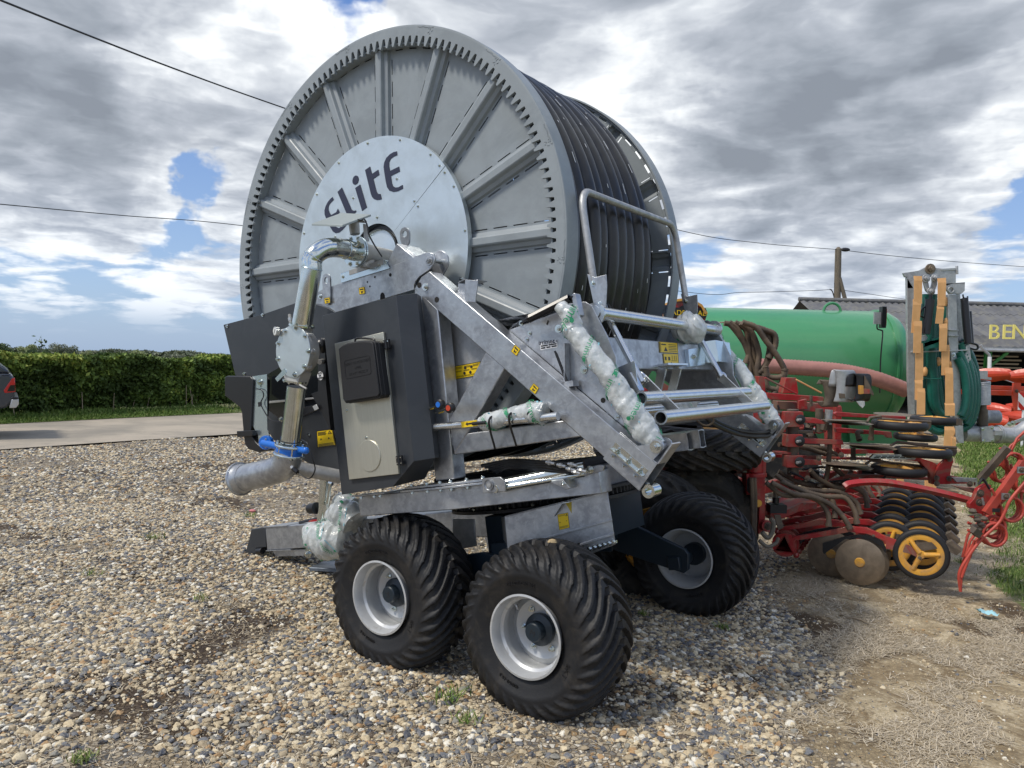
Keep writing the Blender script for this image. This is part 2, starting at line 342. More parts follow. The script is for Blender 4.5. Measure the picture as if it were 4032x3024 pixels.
def zones(x, y):
    w = .22*nz(x, y, 3, 3.)+.35*nz(x, y, 4, 1.1)
    g = np.clip((xedge(GRAV, y)+.0-x+w*1.6)/1.1+.5, 0, 1)
    gs = np.clip((x-xedge(GRASS, y)+w*.6)/.35+.5, 0, 1)
    gs = np.maximum(gs, np.clip(((y-17.98)*3.6-(x+11.76)*5.9)*.3-1, 0, 1)); gs = np.maximum(gs, np.clip((y-45)/8, 0, 1))
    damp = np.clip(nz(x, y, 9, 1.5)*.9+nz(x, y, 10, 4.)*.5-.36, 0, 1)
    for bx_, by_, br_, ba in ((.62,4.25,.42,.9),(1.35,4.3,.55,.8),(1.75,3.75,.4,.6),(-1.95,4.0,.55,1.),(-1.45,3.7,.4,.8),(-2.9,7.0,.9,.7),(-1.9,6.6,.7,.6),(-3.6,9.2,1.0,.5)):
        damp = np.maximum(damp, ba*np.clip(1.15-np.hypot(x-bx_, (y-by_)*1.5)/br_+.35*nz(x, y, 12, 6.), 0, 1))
    return g, gs, damp
def hgt(x, y): return .018*nz(x, y, 20, 1.2)+.006*nz(x, y, 21, 5.)
t = None
def ground_mat():
    M = bpy.data.materials.new('ground'); M.use_nodes = True; t = M.node_tree; B = t.nodes['Principled BSDF']; MAT['ground'] = M
    geo = t.nodes.new('ShaderNodeNewGeometry'); P = geo.outputs['Position']
    at_ = t.nodes.new('ShaderNodeAttribute'); at_.attribute_name = 'tone'; sp = t.nodes.new('ShaderNodeSeparateColor'); t.links.new(at_.outputs['Color'], sp.inputs[0])
    def vor(sc, feat='F1'):
        v = t.nodes.new('ShaderNodeTexVoronoi'); v.inputs['Scale'].default_value = sc; v.feature = feat; t.links.new(P, v.inputs['Vector']); return v
    v1 = vor(34); v2 = vor(34, 'DISTANCE_TO_EDGE')
    s1 = t.nodes.new('ShaderNodeSeparateColor'); t.links.new(v1.outputs['Color'], s1.inputs[0])
    stone = ramp(t, s1.outputs[0], [(0,(.12,.12,.12)),(.2,(.24,.22,.19)),(.4,(.40,.34,.25)),(.65,(.54,.46,.34)),(.85,(.38,.26,.14)),(.92,(.72,.67,.57))], 'CONSTANT')
    gapm = smooth(t, v2.outputs['Distance'], .0, .12)
    soil = mixc(t, smooth(t, noise(t, P, 2.2, 8, .65), .35, .65), (.27,.19,.10), (.48,.375,.225))
    soil = mixc(t, smooth(t, noise(t, P, 45, 5, .7), .3, .7, 0, .6), soil, (.13,.10,.065))
    gravel = mixc(t, gapm, (.22,.17,.115), stone)
    gravel = mixc(t, smooth(t, noise(t, P, 1.1, 6, .7), .48, .66, 0, .75), gravel, mixc(t, .5, soil, (.30,.235,.155)))
    dry = mixc(t, smooth(t, noise(t, P, 26, 7, .75, 1.2), .38, .62), (.42,.33,.20), (.66,.55,.37))
    grs = mixc(t, smooth(t, noise(t, P, 14, 6, .7), .35, .65), (.075,.115,.03), (.16,.21,.06))
    grs = mixc(t, smooth(t, noise(t, P, .9, 5, .65), .45, .62, 0, .6), grs, (.26,.235,.12))
    dirt = mixc(t, smooth(t, noise(t, P, 3.2, 7, .7, .6), .46, .60), soil, dry)
    c = mixc(t, smooth(t, mth(t, 'ADD', sp.outputs[0], mth(t, 'MULTIPLY', mth(t, 'SUBTRACT', noise(t, P, 6, 6, .7), .5), 1.2)), .4, .6), dirt, gravel)
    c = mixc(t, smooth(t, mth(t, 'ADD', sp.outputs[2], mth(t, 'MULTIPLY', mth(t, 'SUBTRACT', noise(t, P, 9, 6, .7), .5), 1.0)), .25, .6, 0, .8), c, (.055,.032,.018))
    c = mixc(t, smooth(t, mth(t, 'ADD', sp.outputs[1], mth(t, 'MULTIPLY', mth(t, 'SUBTRACT', noise(t, P, 12, 6, .7), .5), .8)), .4, .6), c, grs)
    t.links.new(c, B.inputs['Base Color']); B.inputs['Roughness'].default_value = .9; B.inputs['Specular IOR Level'].default_value = .25
    bn = t.nodes.new('ShaderNodeBump'); bn.inputs['Strength'].default_value = .8; bn.inputs['Distance'].default_value = .02
    h = mth(t, 'ADD', mth(t, 'MULTIPLY', gapm, sp.outputs[0]), noise(t, P, 60, 6, .7)); t.links.new(h, bn.inputs['Height']); t.links.new(bn.outputs[0], B.inputs['Normal'])
    return M
ground_mat()
def gcoords():
    xs = np.concatenate([np.linspace(-400,-40,10)[:-1], np.linspace(-40,-9,32)[:-1], np.arange(-9,9,.09), np.linspace(9,40,32), np.linspace(40,400,10)[1:]])
    ys = np.concatenate([np.linspace(-60,1,10)[:-1], np.arange(1,16,.09), np.linspace(16,60,60), np.linspace(60,900,14)[1:]])
    return xs, ys
xs, ys = gcoords(); X, Y = np.meshgrid(xs, ys); g, gs, dm = zones(X, Y); Zg = hgt(X, Y)*np.clip((40-np.hypot(X, Y))/20, 0, 1)
nx, ny = len(xs), len(ys); idx = np.arange(nx*ny).reshape(ny, nx)
q = np.stack([idx[:-1,:-1], idx[:-1,1:], idx[1:,1:], idx[1:,:-1]], -1).reshape(-1, 4)
co = np.stack([X, Y, Zg], -1).reshape(-1, 3); cl = np.stack([g, gs, dm, np.ones_like(g)], -1).reshape(-1, 4)
gobj = npmesh('ground', co, q, 'ground', cl, True); tag(gobj, kind='structure')
MAT['road'] = mat('road', (.42,.36,.28), .9, 0, .2, .6, (.30,.265,.21), bump=.25, bscale=30, dirt=(.22,.20,.165), dscale=.5, damt=.6)
mat('leafy', (.09,.13,.03), .6)
def strip(name, left, right, z, mt, n=40):
    L_ = [V((a, b, z)) for a, b in left]; R_ = [V((a, b, z)) for a, b in right]; mb = MB(); k = len(L_)
    mb.add(L_+R_, [(i, k+i, k+i+1, i+1) for i in range(k-1)]); return mb.build(name, mt)
rn = [(-26,-6.6),(-8.87,13.57),(-7.61,15.23),(-5.96,17.25),(9.6,36.6),(28,60)]
rf = [(-30,-3.9),(-11.76,17.98),(-10.29,20.2),(-8.14,23.2),(8.2,42.3),(27,66)]
tag(strip('road', rf, rn, .034, 'road'), kind='structure')
tag(strip('yard', [(10.5,24),(16,34),(30,50)], [(60,24),(60,34),(60,50)], .03, 'road'), kind='structure')
vf = [(-31.5,-3.2),(-12.6,19.0),(-11.1,21.4),(-9.2,24.6),(7.4,43.4),(26,67)]
mat('verge', (.085,.12,.035), .9, 0, .4, 20, (.17,.17,.07), bump=.5, bscale=40)
tag(strip('verge', vf, rf, .045, 'verge'), kind='structure')

# pebbles: one object, points with geometry nodes choosing among six procedurally lumped stones
def stone_mat():
    M = bpy.data.materials.new('pebble'); M.use_nodes = True; t = M.node_tree; B = t.nodes['Principled BSDF']; MAT['pebble'] = M
    oi = t.nodes.new('ShaderNodeObjectInfo'); r = oi.outputs['Random']
    c = ramp(t, r, [(0,(.07,.08,.105)),(.08,(.145,.155,.175)),(.21,(.26,.25,.215)),(.32,(.40,.32,.205)),(.50,(.59,.475,.30)),(.65,(.44,.27,.125)),(.71,(.70,.59,.40)),(.86,(.83,.78,.66)),(.96,(.09,.065,.045))], 'CONSTANT')
    tcn = t.nodes.new('ShaderNodeTexCoord'); nn = noise(t, tcn.outputs['Object'], 1.6, 6, .7, .8)
    c = mixc(t, smooth(t, nn, .38, .68, 0, .55), c, mixc(t, .5, c, (.55,.48,.36)))
    c = mixc(t, smooth(t, noise(t, tcn.outputs['Object'], .9, 3, .5), .56, .66, 0, .5), c, (.27,.20,.125))
    t.links.new(c, B.inputs['Base Color']); B.inputs['Roughness'].default_value = .62; B.inputs['Specular IOR Level'].default_value = .35
    bn = t.nodes.new('ShaderNodeBump'); bn.inputs['Strength'].default_value = .3; bn.inputs['Distance'].default_value = .15; t.links.new(nn, bn.inputs['Height']); t.links.new(bn.outputs[0], B.inputs['Normal'])
stone_mat()
def in_view(x, y, pad=.03):
    return np.abs(x/np.maximum(y, .1)) < (2016/FPX+pad)
def scatter(n, y0, y1, dens):
    """points over the visible ground wedge, area-uniform then thinned by dens(x, y)"""
    hx = 2016/FPX+.05; yy = np.sqrt(RNG.uniform(y0*y0, y1*y1, n)); xx = RNG.uniform(-1, 1, n)*(hx*yy+1.5)
    k = RNG.uniform(0, 1, n) < dens(xx, yy); return xx[k], yy[k]
def gravdens(x, y):
    g, gs, d = zones(x, y); patch = np.clip(1.15-np.clip(nz(x, y, 31, 1.7)+.5*nz(x, y, 32, 5.)-.12, 0, 1)*1.5, .10, 1)
    d0 = np.where(g > .62, patch, .05+1.0*np.clip(g, 0, 1)**2*(.35+.65*np.clip(nz(x, y, 33, 6.)+.4, 0, 1))); d0 = d0*np.where(gs > .5, .05, 1)*(1-.55*d)
    return d0*(((y-13.57)*2.911-(x+8.87)*3.68) < .2)
sx_, sy_, ss_ = [], [], []
for n, y0, y1, smin, smax in ((56000, 2.6, 5.6, .008, .021), (92000, 5.6, 9.0, .0085, .020), (105000, 9.0, 17.5, .012, .026), (84000, 2.8, 6.0, .0035, .0075)):
    a, b = scatter(n, y0, y1, gravdens if smax > .01 else (lambda x, y: np.clip(gravdens(x, y)*.6+.25, 0, 1))); u_ = RNG.uniform(0, 1, len(a))**1.7
    sx_.append(a); sy_.append(b); ss_.append((smin+(smax-smin)*u_)*np.where((zones(a, b)[0] > .5)|(u_ > .97), 1, .6))
px_, py_, ps_ = map(np.concatenate, (sx_, sy_, ss_))
me = bpy.data.meshes.new('pebbles'); me.vertices.add(len(px_)); me.vertices.foreach_set('co', np.stack([px_, py_, hgt(px_, py_)+ps_*.22], -1).astype(np.float32).ravel())
def fattr(nm, arr, typ='FLOAT'):
    a = me.attributes.new(nm, typ, 'POINT'); a.data.foreach_set('value' if typ != 'FLOAT_VECTOR' else 'vector', np.asarray(arr, np.float32 if typ != 'INT' else np.int32).ravel())
n_ = len(px_); asp = RNG.uniform(.7, 1.35, (n_, 2)); sq = RNG.uniform(.38, .8, n_)
fattr('scl', np.stack([ps_*asp[:,0], ps_*asp[:,1], ps_*sq], -1), 'FLOAT_VECTOR'); fattr('rot', np.stack([RNG.normal(0, .22, n_), RNG.normal(0, .22, n_), RNG.uniform(0, 6.28, n_)], -1), 'FLOAT_VECTOR'); fattr('pick', RNG.integers(0, 8, n_), 'INT')
me.materials.append(MAT['pebble']); pebbles = bpy.data.objects.new('pebbles', me); COL.objects.link(pebbles); tag(pebbles, 'flint pebbles in grey, cream and brown spread over the yard', 'gravel', kind='stuff')
def pebble_nodes():
    gt = bpy.data.node_groups.new('pebble_scatter', 'GeometryNodeTree'); gt.interface.new_socket('Geometry', in_out='INPUT', socket_type='NodeSocketGeometry'); gt.interface.new_socket('Geometry', in_out='OUTPUT', socket_type='NodeSocketGeometry')
    gi = gt.nodes.new('NodeGroupInput'); go = gt.nodes.new('NodeGroupOutput'); L_ = gt.links
    gj = gt.nodes.new('GeometryNodeGeometryToInstance')
    for i in range(8):
        ic = gt.nodes.new('GeometryNodeMeshIcoSphere'); ic.inputs['Radius'].default_value = 1; ic.inputs['Subdivisions'].default_value = 3 if i % 2 else 2
        sp = gt.nodes.new('GeometryNodeSetPosition'); L_.new(ic.outputs[0], sp.inputs['Geometry'])
        pos = gt.nodes.new('GeometryNodeInputPosition'); nn = gt.nodes.new('ShaderNodeTexNoise'); nn.noise_dimensions = '4D'; nn.inputs['W'].default_value = i*3.7+1; nn.inputs['Scale'].default_value = .85 if i % 2 else 1.1; nn.inputs['Detail'].default_value = 1.5; L_.new(pos.outputs[0], nn.inputs['Vector'])
        sb = gt.nodes.new('ShaderNodeVectorMath'); sb.operation = 'SUBTRACT'; L_.new(nn.outputs['Color'], sb.inputs[0]); sb.inputs[1].default_value = (.5,.5,.5)
        ml = gt.nodes.new('ShaderNodeVectorMath'); ml.operation = 'SCALE'; L_.new(sb.outputs[0], ml.inputs[0]); ml.inputs['Scale'].default_value = 1.9
        L_.new(ml.outputs[0], sp.inputs['Offset'])
        sm = gt.nodes.new('GeometryNodeSetShadeSmooth'); L_.new(sp.outputs[0], sm.inputs[0]); sm.inputs['Shade Smooth'].default_value = bool(i % 2)
        mm = gt.nodes.new('GeometryNodeSetMaterial'); mm.inputs['Material'].default_value = MAT['pebble']; L_.new(sm.outputs[0], mm.inputs[0]); L_.new(mm.outputs[0], gj.inputs[0])
    ins = gt.nodes.new('GeometryNodeInstanceOnPoints'); L_.new(gi.outputs[0], ins.inputs['Points']); L_.new(gj.outputs[0], ins.inputs['Instance']); ins.inputs['Pick Instance'].default_value = True
    for nm, sock, dt in (('pick', 'Instance Index', 'INT'), ('scl', 'Scale', 'FLOAT_VECTOR')):
        a = gt.nodes.new('GeometryNodeInputNamedAttribute'); a.data_type = dt; a.inputs[0].default_value = nm; L_.new(a.outputs['Attribute'], ins.inputs[sock])
    a = gt.nodes.new('GeometryNodeInputNamedAttribute'); a.data_type = 'FLOAT_VECTOR'; a.inputs[0].default_value = 'rot'
    er = gt.nodes.new('FunctionNodeEulerToRotation'); L_.new(a.outputs['Attribute'], er.inputs[0]); L_.new(er.outputs[0], ins.inputs['Rotation'])
    L_.new(ins.outputs[0], go.inputs[0]); return gt
pebbles.modifiers.new('scatter', 'NODES').node_group = pebble_nodes()

# blades: merged meshes of thin bent strips
def blade_mat(name, stops):
    M = bpy.data.materials.new(name); M.use_nodes = True; t = M.node_tree; B = t.nodes['Principled BSDF']; MAT[name] = M
    a = t.nodes.new('ShaderNodeAttribute'); a.attribute_name = 'tone'; c = ramp(t, a.outputs['Fac'], stops); t.links.new(c, B.inputs['Base Color']); B.inputs['Roughness'].default_value = .65; B.inputs['Specular IOR Level'].default_value = .25
blade_mat('straw', [(0,(.30,.23,.145)),(.5,(.50,.415,.285)),(1,(.70,.61,.47))])
blade_mat('grassy', [(0,(.06,.11,.02)),(.55,(.12,.20,.035)),(.85,(.21,.27,.07)),(1,(.40,.37,.18))])
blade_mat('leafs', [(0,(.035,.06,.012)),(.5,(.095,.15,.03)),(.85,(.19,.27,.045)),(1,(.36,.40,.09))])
blade_mat('leafs_dark', [(0,(.03,.055,.022)),(.6,(.075,.115,.05)),(1,(.13,.17,.08))])
blade_mat('leafs_pale', [(0,(.16,.20,.09)),(.6,(.30,.34,.16)),(1,(.42,.45,.24))])
blade_mat('leafs_brown', [(0,(.10,.12,.08)),(.6,(.20,.22,.15)),(1,(.30,.31,.22))])
def blades(name, x, y, z, ln, wd, lay, mt, tone=None, droop=.3):
    n = len(x); a = RNG.uniform(0, 2*pi, n); up = RNG.uniform(*lay, n)      # elevation of the blade
    d = np.stack([np.cos(a)*np.cos(up), np.sin(a)*np.cos(up), np.sin(up)], -1); side = np.stack([-np.sin(a), np.cos(a), np.zeros(n)], -1)*(wd/2)[:,None]
    p0 = np.stack([x, y, z], -1); bend = np.stack([RNG.normal(0, .15, n), RNG.normal(0, .15, n), -droop*RNG.uniform(.3, 1, n)*np.maximum(np.sin(up), .1)], -1)*ln[:,None]
    p1 = p0+d*(ln*.55)[:,None]; p2 = p0+d*ln[:,None]+bend; p2[:,2] = np.maximum(p2[:,2], z+.002)
    vs = np.stack([p0-side, p0+side, p1-side*.8, p1+side*.8, p2-side*.15, p2+side*.15], 1).reshape(-1, 3); b = (np.arange(n)*6)[:,None]
    q = np.stack([b+np.array([0,1,3,2]), b+np.array([2,3,5,4])], 1).reshape(-1, 4)
    tn = RNG.uniform(0, 1, n) if tone is None else tone; c = np.repeat(tn, 6); return npmesh(name, vs, q, mt, np.stack([c, c, c, np.ones_like(c)], -1))
def dryd(x, y):
    g, gs, d = zones(x, y); cl = np.clip(nz(x, y, 40, 5.)+nz(x, y, 41, 11.)*.7+.42, 0, 1); return np.clip(1.05-g, .0, 1)*cl*(1-gs*.75)+np.where(g > .5, .035*cl, 0)
x, y = scatter(1000000, 3.0, 10.5, dryd); n = len(x)
x, y = x[:300000], y[:300000]; n = len(x)
tag(blades('dry_grass', x, y, hgt(x, y)+.004, RNG.uniform(.03, .085, n), RNG.uniform(.0016, .0034, n)*(1+y/10), (-.02, .35), 'straw', RNG.beta(2.2, 1.7, n)), 'matted dry grass lying over bare earth', 'dry grass', kind='stuff')
def grd(x, y): g, gs, d = zones(x, y); return np.clip(gs*1.2-.2, 0, 1)*np.clip(.95+nz(x, y, 50, 2.2)*.4, .35, 1)
x, y = scatter(520000, 3.4, 24, grd); n = len(x)
tag(blades('grass', x, y, hgt(x, y), RNG.uniform(.04, .11, n), .003+y*.0006, (.6, 1.5), 'grassy'), 'green grass along the right side of the yard', 'grass', kind='stuff')
# verge grass beside the lane
t_ = RNG.uniform(0, 1, 26000); w_ = RNG.uniform(0, 1, 26000)
vfa, rfa = np.array(vf[:5]), np.array(rf[:5]); yy = np.interp(t_, np.linspace(0, 1, 5), vfa[:,1])
xa = np.interp(yy, vfa[:,1], vfa[:,0]); yb = np.interp(t_, np.linspace(0, 1, 5), rfa[:,1]); xb = np.interp(yb, rfa[:,1], rfa[:,0]); x = xa+(xb-xa)*w_; y = yy+(yb-yy)*w_
k = (y > 14) & (y < 34); x, y, w_ = x[k], y[k], w_[k]; n = len(x)
tag(blades('verge_grass', x, y, np.full(n, .04), RNG.uniform(.08, .3, n)*(1.15-w_), np.full(n, .018), (.7, 1.5), 'grassy', RNG.beta(2, 2, n)), 'ragged grass at the foot of the hedge', 'grass', kind='stuff')

def leafcloud(name, P, size, mt, tone, parent=None):
    n = len(P); a = RNG.normal(0, 1, (n, 3)); a /= np.linalg.norm(a, axis=1)[:,None]; b = np.cross(a, RNG.normal(0, 1, (n, 3))); b /= np.linalg.norm(b, axis=1)[:,None]
    s = (size*RNG.uniform(.6, 1.3, n))[:,None]; vs = np.stack([P-a*s, P-b*s*.55, P+a*s, P+b*s*.55], 1).reshape(-1, 3); q = np.arange(n*4).reshape(-1, 4)
    c = np.repeat(np.clip(tone, 0, 1), 4); return npmesh(name, vs, q, mt, np.stack([c, c, c, np.ones_like(c)], -1), parent=parent)
# hedge along the lane: twiggy core, leaves, a few stems
hp = np.array([(-40,-16.0),(-12.9,19.2),(-11.4,21.8),(-9.6,24.9),(7.2,43.9),(20,60)])
def hedge_line(t): return np.interp(t, np.linspace(-14, 60, 2), (0, 1))
n = 120000; yy = RNG.uniform(15, 34, n); dirn = V((3.6, 5.9, 0)).normalized(); nrm = np.array([-dirn.y, dirn.x]); hp[:,0] -= nrm[0]*.5; hp[:,1] -= nrm[1]*.5; xx = np.interp(yy, hp[:,1], hp[:,0])
top = 1.60+.04*np.sin(yy*2.1)+.05*nz(yy*2.5, yy*0, 66, 1.)
depth = RNG.beta(1.0, 3.2, n)*1.2; zz = RNG.uniform(.12, 1, n)*top; tp = RNG.uniform(0, 1, n) < .16; zz = np.where(tp, top*RNG.uniform(.93, 1.03, n), zz); depth = np.where(tp, RNG.uniform(0, 1.3, n), depth)
lump = .10*nz(yy*3, zz*4, 60, 1.)+.05*nz(yy*9, zz*9, 61, 1.); P = np.stack([xx+nrm[0]*(depth-lump), yy+nrm[1]*(depth-lump), zz], -1)
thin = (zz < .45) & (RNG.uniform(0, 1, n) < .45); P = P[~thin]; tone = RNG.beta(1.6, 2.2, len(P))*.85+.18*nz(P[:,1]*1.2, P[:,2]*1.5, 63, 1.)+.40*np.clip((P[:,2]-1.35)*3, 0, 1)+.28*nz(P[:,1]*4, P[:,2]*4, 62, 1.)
hedge = empty('hedge', (-10.5, 23, 0)); tag(hedge, 'long clipped green hedge beside the lane', 'hedge')
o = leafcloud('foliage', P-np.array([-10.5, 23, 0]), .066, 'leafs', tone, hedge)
mb = MB()
yc_ = (14,17,19.2,21.8,24.9,28,31,34)
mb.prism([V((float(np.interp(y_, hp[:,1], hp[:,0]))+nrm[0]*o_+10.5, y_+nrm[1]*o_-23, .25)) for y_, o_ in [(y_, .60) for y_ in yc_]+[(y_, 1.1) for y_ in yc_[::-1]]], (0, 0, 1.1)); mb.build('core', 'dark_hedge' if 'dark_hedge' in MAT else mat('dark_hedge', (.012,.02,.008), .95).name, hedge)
mb = MB()
for i in range(60):
    mb.seg(); y_ = random.uniform(15, 33); x_ = float(np.interp(y_, hp[:,1], hp[:,0])); d_ = random.uniform(.0, .3)
    a = V((x_+nrm[0]*d_+10.5, y_+nrm[1]*d_-23, 0)); mb.tube([a, a+V((random.gauss(0,.08), random.gauss(0,.08), random.uniform(.4,.9)))], [.014,.008], 5)
mb.build('stem', 'wood_pale', hedge)
# sprigs and far trees beyond the hedge
def tree(name, k, x0, x1, ytop, ybase, dist, mt, label, n=2600, gap=.0, leaf=None):
    """a tree whose crown fills the surveyed width and height at its own distance"""
    ytop -= 9 if k == 'R8' else 0; n = int(n*1.6)
    a, b = at(k, x0, ytop, dist), at(k, x1, ytop, dist); cxx = (a.x+b.x)/2; hw = (b.x-a.x)/2; ht = a.z; r_ = empty(name, (cxx, dist, 0)); tag(r_, label, 'tree', 'trees beyond the hedge')
    m_ = RNG.integers(7, 12); C = np.stack([RNG.uniform(-.7, .7, m_)*hw, RNG.uniform(-.5, .5, m_)*hw, ht*RNG.uniform(.5, .84, m_)], -1); R_ = hw*RNG.uniform(.28, .5, m_)
    C[:,2] = np.minimum(C[:,2], ht-R_*.8); w = R_**2; j = RNG.choice(m_, n, p=w/w.sum()); d = RNG.normal(0, 1, (n, 3)); d /= np.linalg.norm(d, axis=1)[:,None]; P = C[j]+d*(R_[j]*RNG.beta(4, 1.3, n))[:,None]*np.array([1, 1, .85]); P[:,2] = np.clip(P[:,2], ht*.12, ht)
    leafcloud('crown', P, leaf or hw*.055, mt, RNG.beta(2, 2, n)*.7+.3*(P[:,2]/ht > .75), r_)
    mb = MB(); mb.tube([(0,0,-.1),(hw*.03,0,ht*.3),(0,0,ht*.6)], [ht*.03, ht*.022, ht*.012], 8)
    for i in range(m_): mb.tube([(0,0,ht*.3),V(C[i])*.6+V((0,0,ht*.12)),tuple(C[i])], [ht*.012, ht*.008, ht*.004], 5)
    mb.build('trunk', 'wood', r_); return r_
tree('oak_tree', 'R8', -160, 90, 235, 0, 75, 'leafs_dark', 'dark bushy tree at the far left over the hedge', 3000)
tree('willow_tree', 'R8', 85, 215, 238, 0, 70, 'leafs_pale', 'pale yellow-green tree right of the dark one over the hedge', 2600)
tree('oak_tree', 'R8', 175, 300, 262, 0, 66, 'leafs_dark', 'low dark tree behind the sprig that sticks out of the hedge', 2400)
tree('birch_tree', 'R8', 300, 470, 234, 0, 80, 'leafs_brown', 'open grey-green tree with sky showing through its crown', 1500)
tree('willow_tree', 'R8', 480, 560, 270, 0, 85, 'leafs_pale', 'small round pale tree left of the middle of the hedge', 1800)
tree('willow_tree', 'R8', 760, 890, 275, 0, 95, 'leafs_pale', 'pale round tree above the middle of the hedge', 1800)
tree('oak_tree', 'R8', 560, 700, 288, 0, 110, 'leafs_dark', 'low dark treetop between the two small pale trees', 1800)
tree('oak_tree', 'R8', 900, 1130, 303, 0, 120, 'leafs_brown', 'faint low treetop right of the pale round tree', 1600)
tree('willow_tree', 'R8', 1140, 1260, 300, 0, 115, 'leafs_pale', 'pale low treetop nearest the charcoal guard of the machine', 1500)
tree('willow_tree', 'R7', 425, 575, 482, 0, 60, 'leafs_brown', 'sparse treetop showing above the green tank', 300, leaf=.10)
p = at('R8', 240, 290, 23.6); q2 = at('R8', 248, 200, 23.6)
n = 46; t0 = RNG.uniform(0, 1, n); P = np.array([tuple(p)])+np.outer(t0, np.array(tuple(q2-p)))+RNG.normal(0, .07, (n, 3))
sp_ = empty('hedge_sprig', p); tag(sp_, 'leafy shoot standing up above the clipped hedge top', 'shoot'); leafcloud('leaves', P-np.array(tuple(p)), .05, 'leafs_dark', RNG.uniform(0, 1, n), sp_); mb = MB(); mb.tube([(0,0,-.6),q2-p], [.012,.006], 5); mb.build('stem', 'wood', sp_)
# ================================================================ irrigation hose reel
PSI, TH = .6105, radians(10.5)
Lw = V((cos(PSI), -sin(PSI), 0)); Aw = V((sin(PSI), cos(PSI), 0)); Zw = V((0,0,1)); O1 = V((.0928, 3.9342, 0))
RM = Matrix((Lw*cos(TH)+Zw*sin(TH), Aw, -Lw*sin(TH)+Zw*cos(TH))).transposed().to_4x4(); RM.translation = O1; RI = RM.inverted()
reel = empty('hose_reel'); reel.matrix_world = RM
tag(reel, 'big galvanised irrigation reel of black hose on four fat tyres', 'hose reel')
EYL = RI @ EYE
def u(k, x, y, a):                       # survey point on the machine's own lengthwise plane y = a (machine axes)
    d = (RI.to_3x3() @ ray(*px(k, x, y))); return EYL+d*((a-EYL.y)/d.y)
def up_(k, x, y, p0, n):
    d = (RI.to_3x3() @ ray(*px(k, x, y))); n = V(n); return EYL+d*((V(p0)-EYL).dot(n)/d.dot(n))
def us(k, pts, a): return [u(k, x, y, a) for x, y in pts]
def W2U(p): return RI @ V(p)
YC = 1.18                                # mid plane
def mir(y): return 2*YC-y
AX = V((-1.039, 0, 2.710)); YF, RF = .42, 1.4507
def dr(r, a, y): return V((AX.x+r*cos(a), y, AX.z+r*sin(a)))
# ---- drum
drum = MB(); n = 150*4; o_, i_ = [], []
for k in range(n):
    a = 2*pi*k/n; ph = k % 4; ri = 1.322 if ph in (0, 1) else 1.382
    w = .0 if ph in (0, 2) else .0; a2 = a+{0:.0006,1:-.0006,2:-.001,3:.001}[ph]
    o_.append(dr(1.438, a, YF)); i_.append(dr(ri, a2, YF))
drum.ring(o_, i_, (0, .022, 0)); teeth = drum.build('gear_ring', 'reel_grey', None, angle=30)
drum = MB()
drum.lathe([(1.438, YF+.001), (RF-.003, YF+.002), (RF, YF+.006), (RF, YF+.125), (RF-.010, YF+.125), (RF-.012, YF+.02), (1.438, YF+.014)], (AX.x, 0, AX.z), n=220, closed=True)
def flange(mb, y, s, t=.006, mt=None, X1=0):       # recessed web plate with slots beside 16 ribs; s: direction the ribs stand out
    for k in range(16):
        a0 = radians(14.4+22.5*k); ua = V((cos(a0), 0, sin(a0))); va = V((-sin(a0), 0, cos(a0))); c = V((AX.x, y, AX.z))
        # rib: pressed hat section
        hw, ht = .062, .055
        sec = [(-hw-.012, 0), (-hw, 0), (-hw*.9, ht*.35), (-hw*.55, ht*.5), (-hw*.42, ht*.92), (-hw*.3, ht), (hw*.3, ht), (hw*.42, ht*.92), (hw*.55, ht*.5), (hw*.9, ht*.35), (hw, 0), (hw+.012, 0)]
        r0, r1 = .70, 1.335+X1
        vs = [c+ua*r0+va*q[0]+V((0, s*q[1], 0)) for q in sec]+[c+ua*r1+va*q[0]+V((0, s*q[1], 0)) for q in sec]; m_ = len(sec)
        mb.add(vs, [(i, i+1, m_+i+1, m_+i) for i in range(m_-1)]+[tuple(range(m_, 2*m_))], mt)
        # dashed strip on both sides (solid pieces between real slots)
        for sg in (-1, 1):
            e0, e1 = (hw+.010)*sg, (hw+.020)*sg
            r = r0
            while r < 1.36+X1*.8:
                b = min(r+.045, 1.37+X1*.8); q = [c+ua*r+va*e0, c+ua*r+va*e1, c+ua*b+va*e1, c+ua*b+va*e0]; mb.prism(q, (0, t, 0), mt); r += .045+.10
        # sector plate between this rib and the next
        a1 = a0+radians(22.5); ub = V((cos(a1), 0, sin(a1))); vb = V((-sin(a1), 0, cos(a1))); e = hw+.019
        am = (a0+a1)/2; ri_, ro = .62, 1.33+X1
        inner = [c+ua*ri_+va*e]+[c+V((cos(am), 0, sin(am)))*ri_]+[c+ub*ri_-vb*e]
        da = [math.asin(e/ro)]; outer = [c+V((cos(q), 0, sin(q)))*ro for q in np.linspace(a1-da[0], a0+da[0], 9)]
        mb.prism(inner+outer, (0, t, 0), mt)
        # arc slots near the rim: solid bridges every so often
        for j in range(4):
            qa = a0+da[0]+(a1-a0-2*da[0])*j/3.0; w_ = .02
            mb.prism([c+V((cos(q), 0, sin(q)))*rr for q, rr in ((qa-w_, ro-.002), (qa+w_, ro-.002), (qa+w_, 1.346+X1), (qa-w_, 1.346+X1))], (0, t, 0), mt)
flange(drum, YF+.085, -1)
drum.lathe([(1.34, YF+.016), (1.34, YF+.092), (RF-.013, YF+.092), (RF-.013, YF+.084), (1.348, YF+.084), (1.348, YF+.016)], (AX.x, 0, AX.z), n=200, closed=True)
d_ = drum.build('front_flange', 'reel_grey', reel, angle=30); teeth.parent = d_
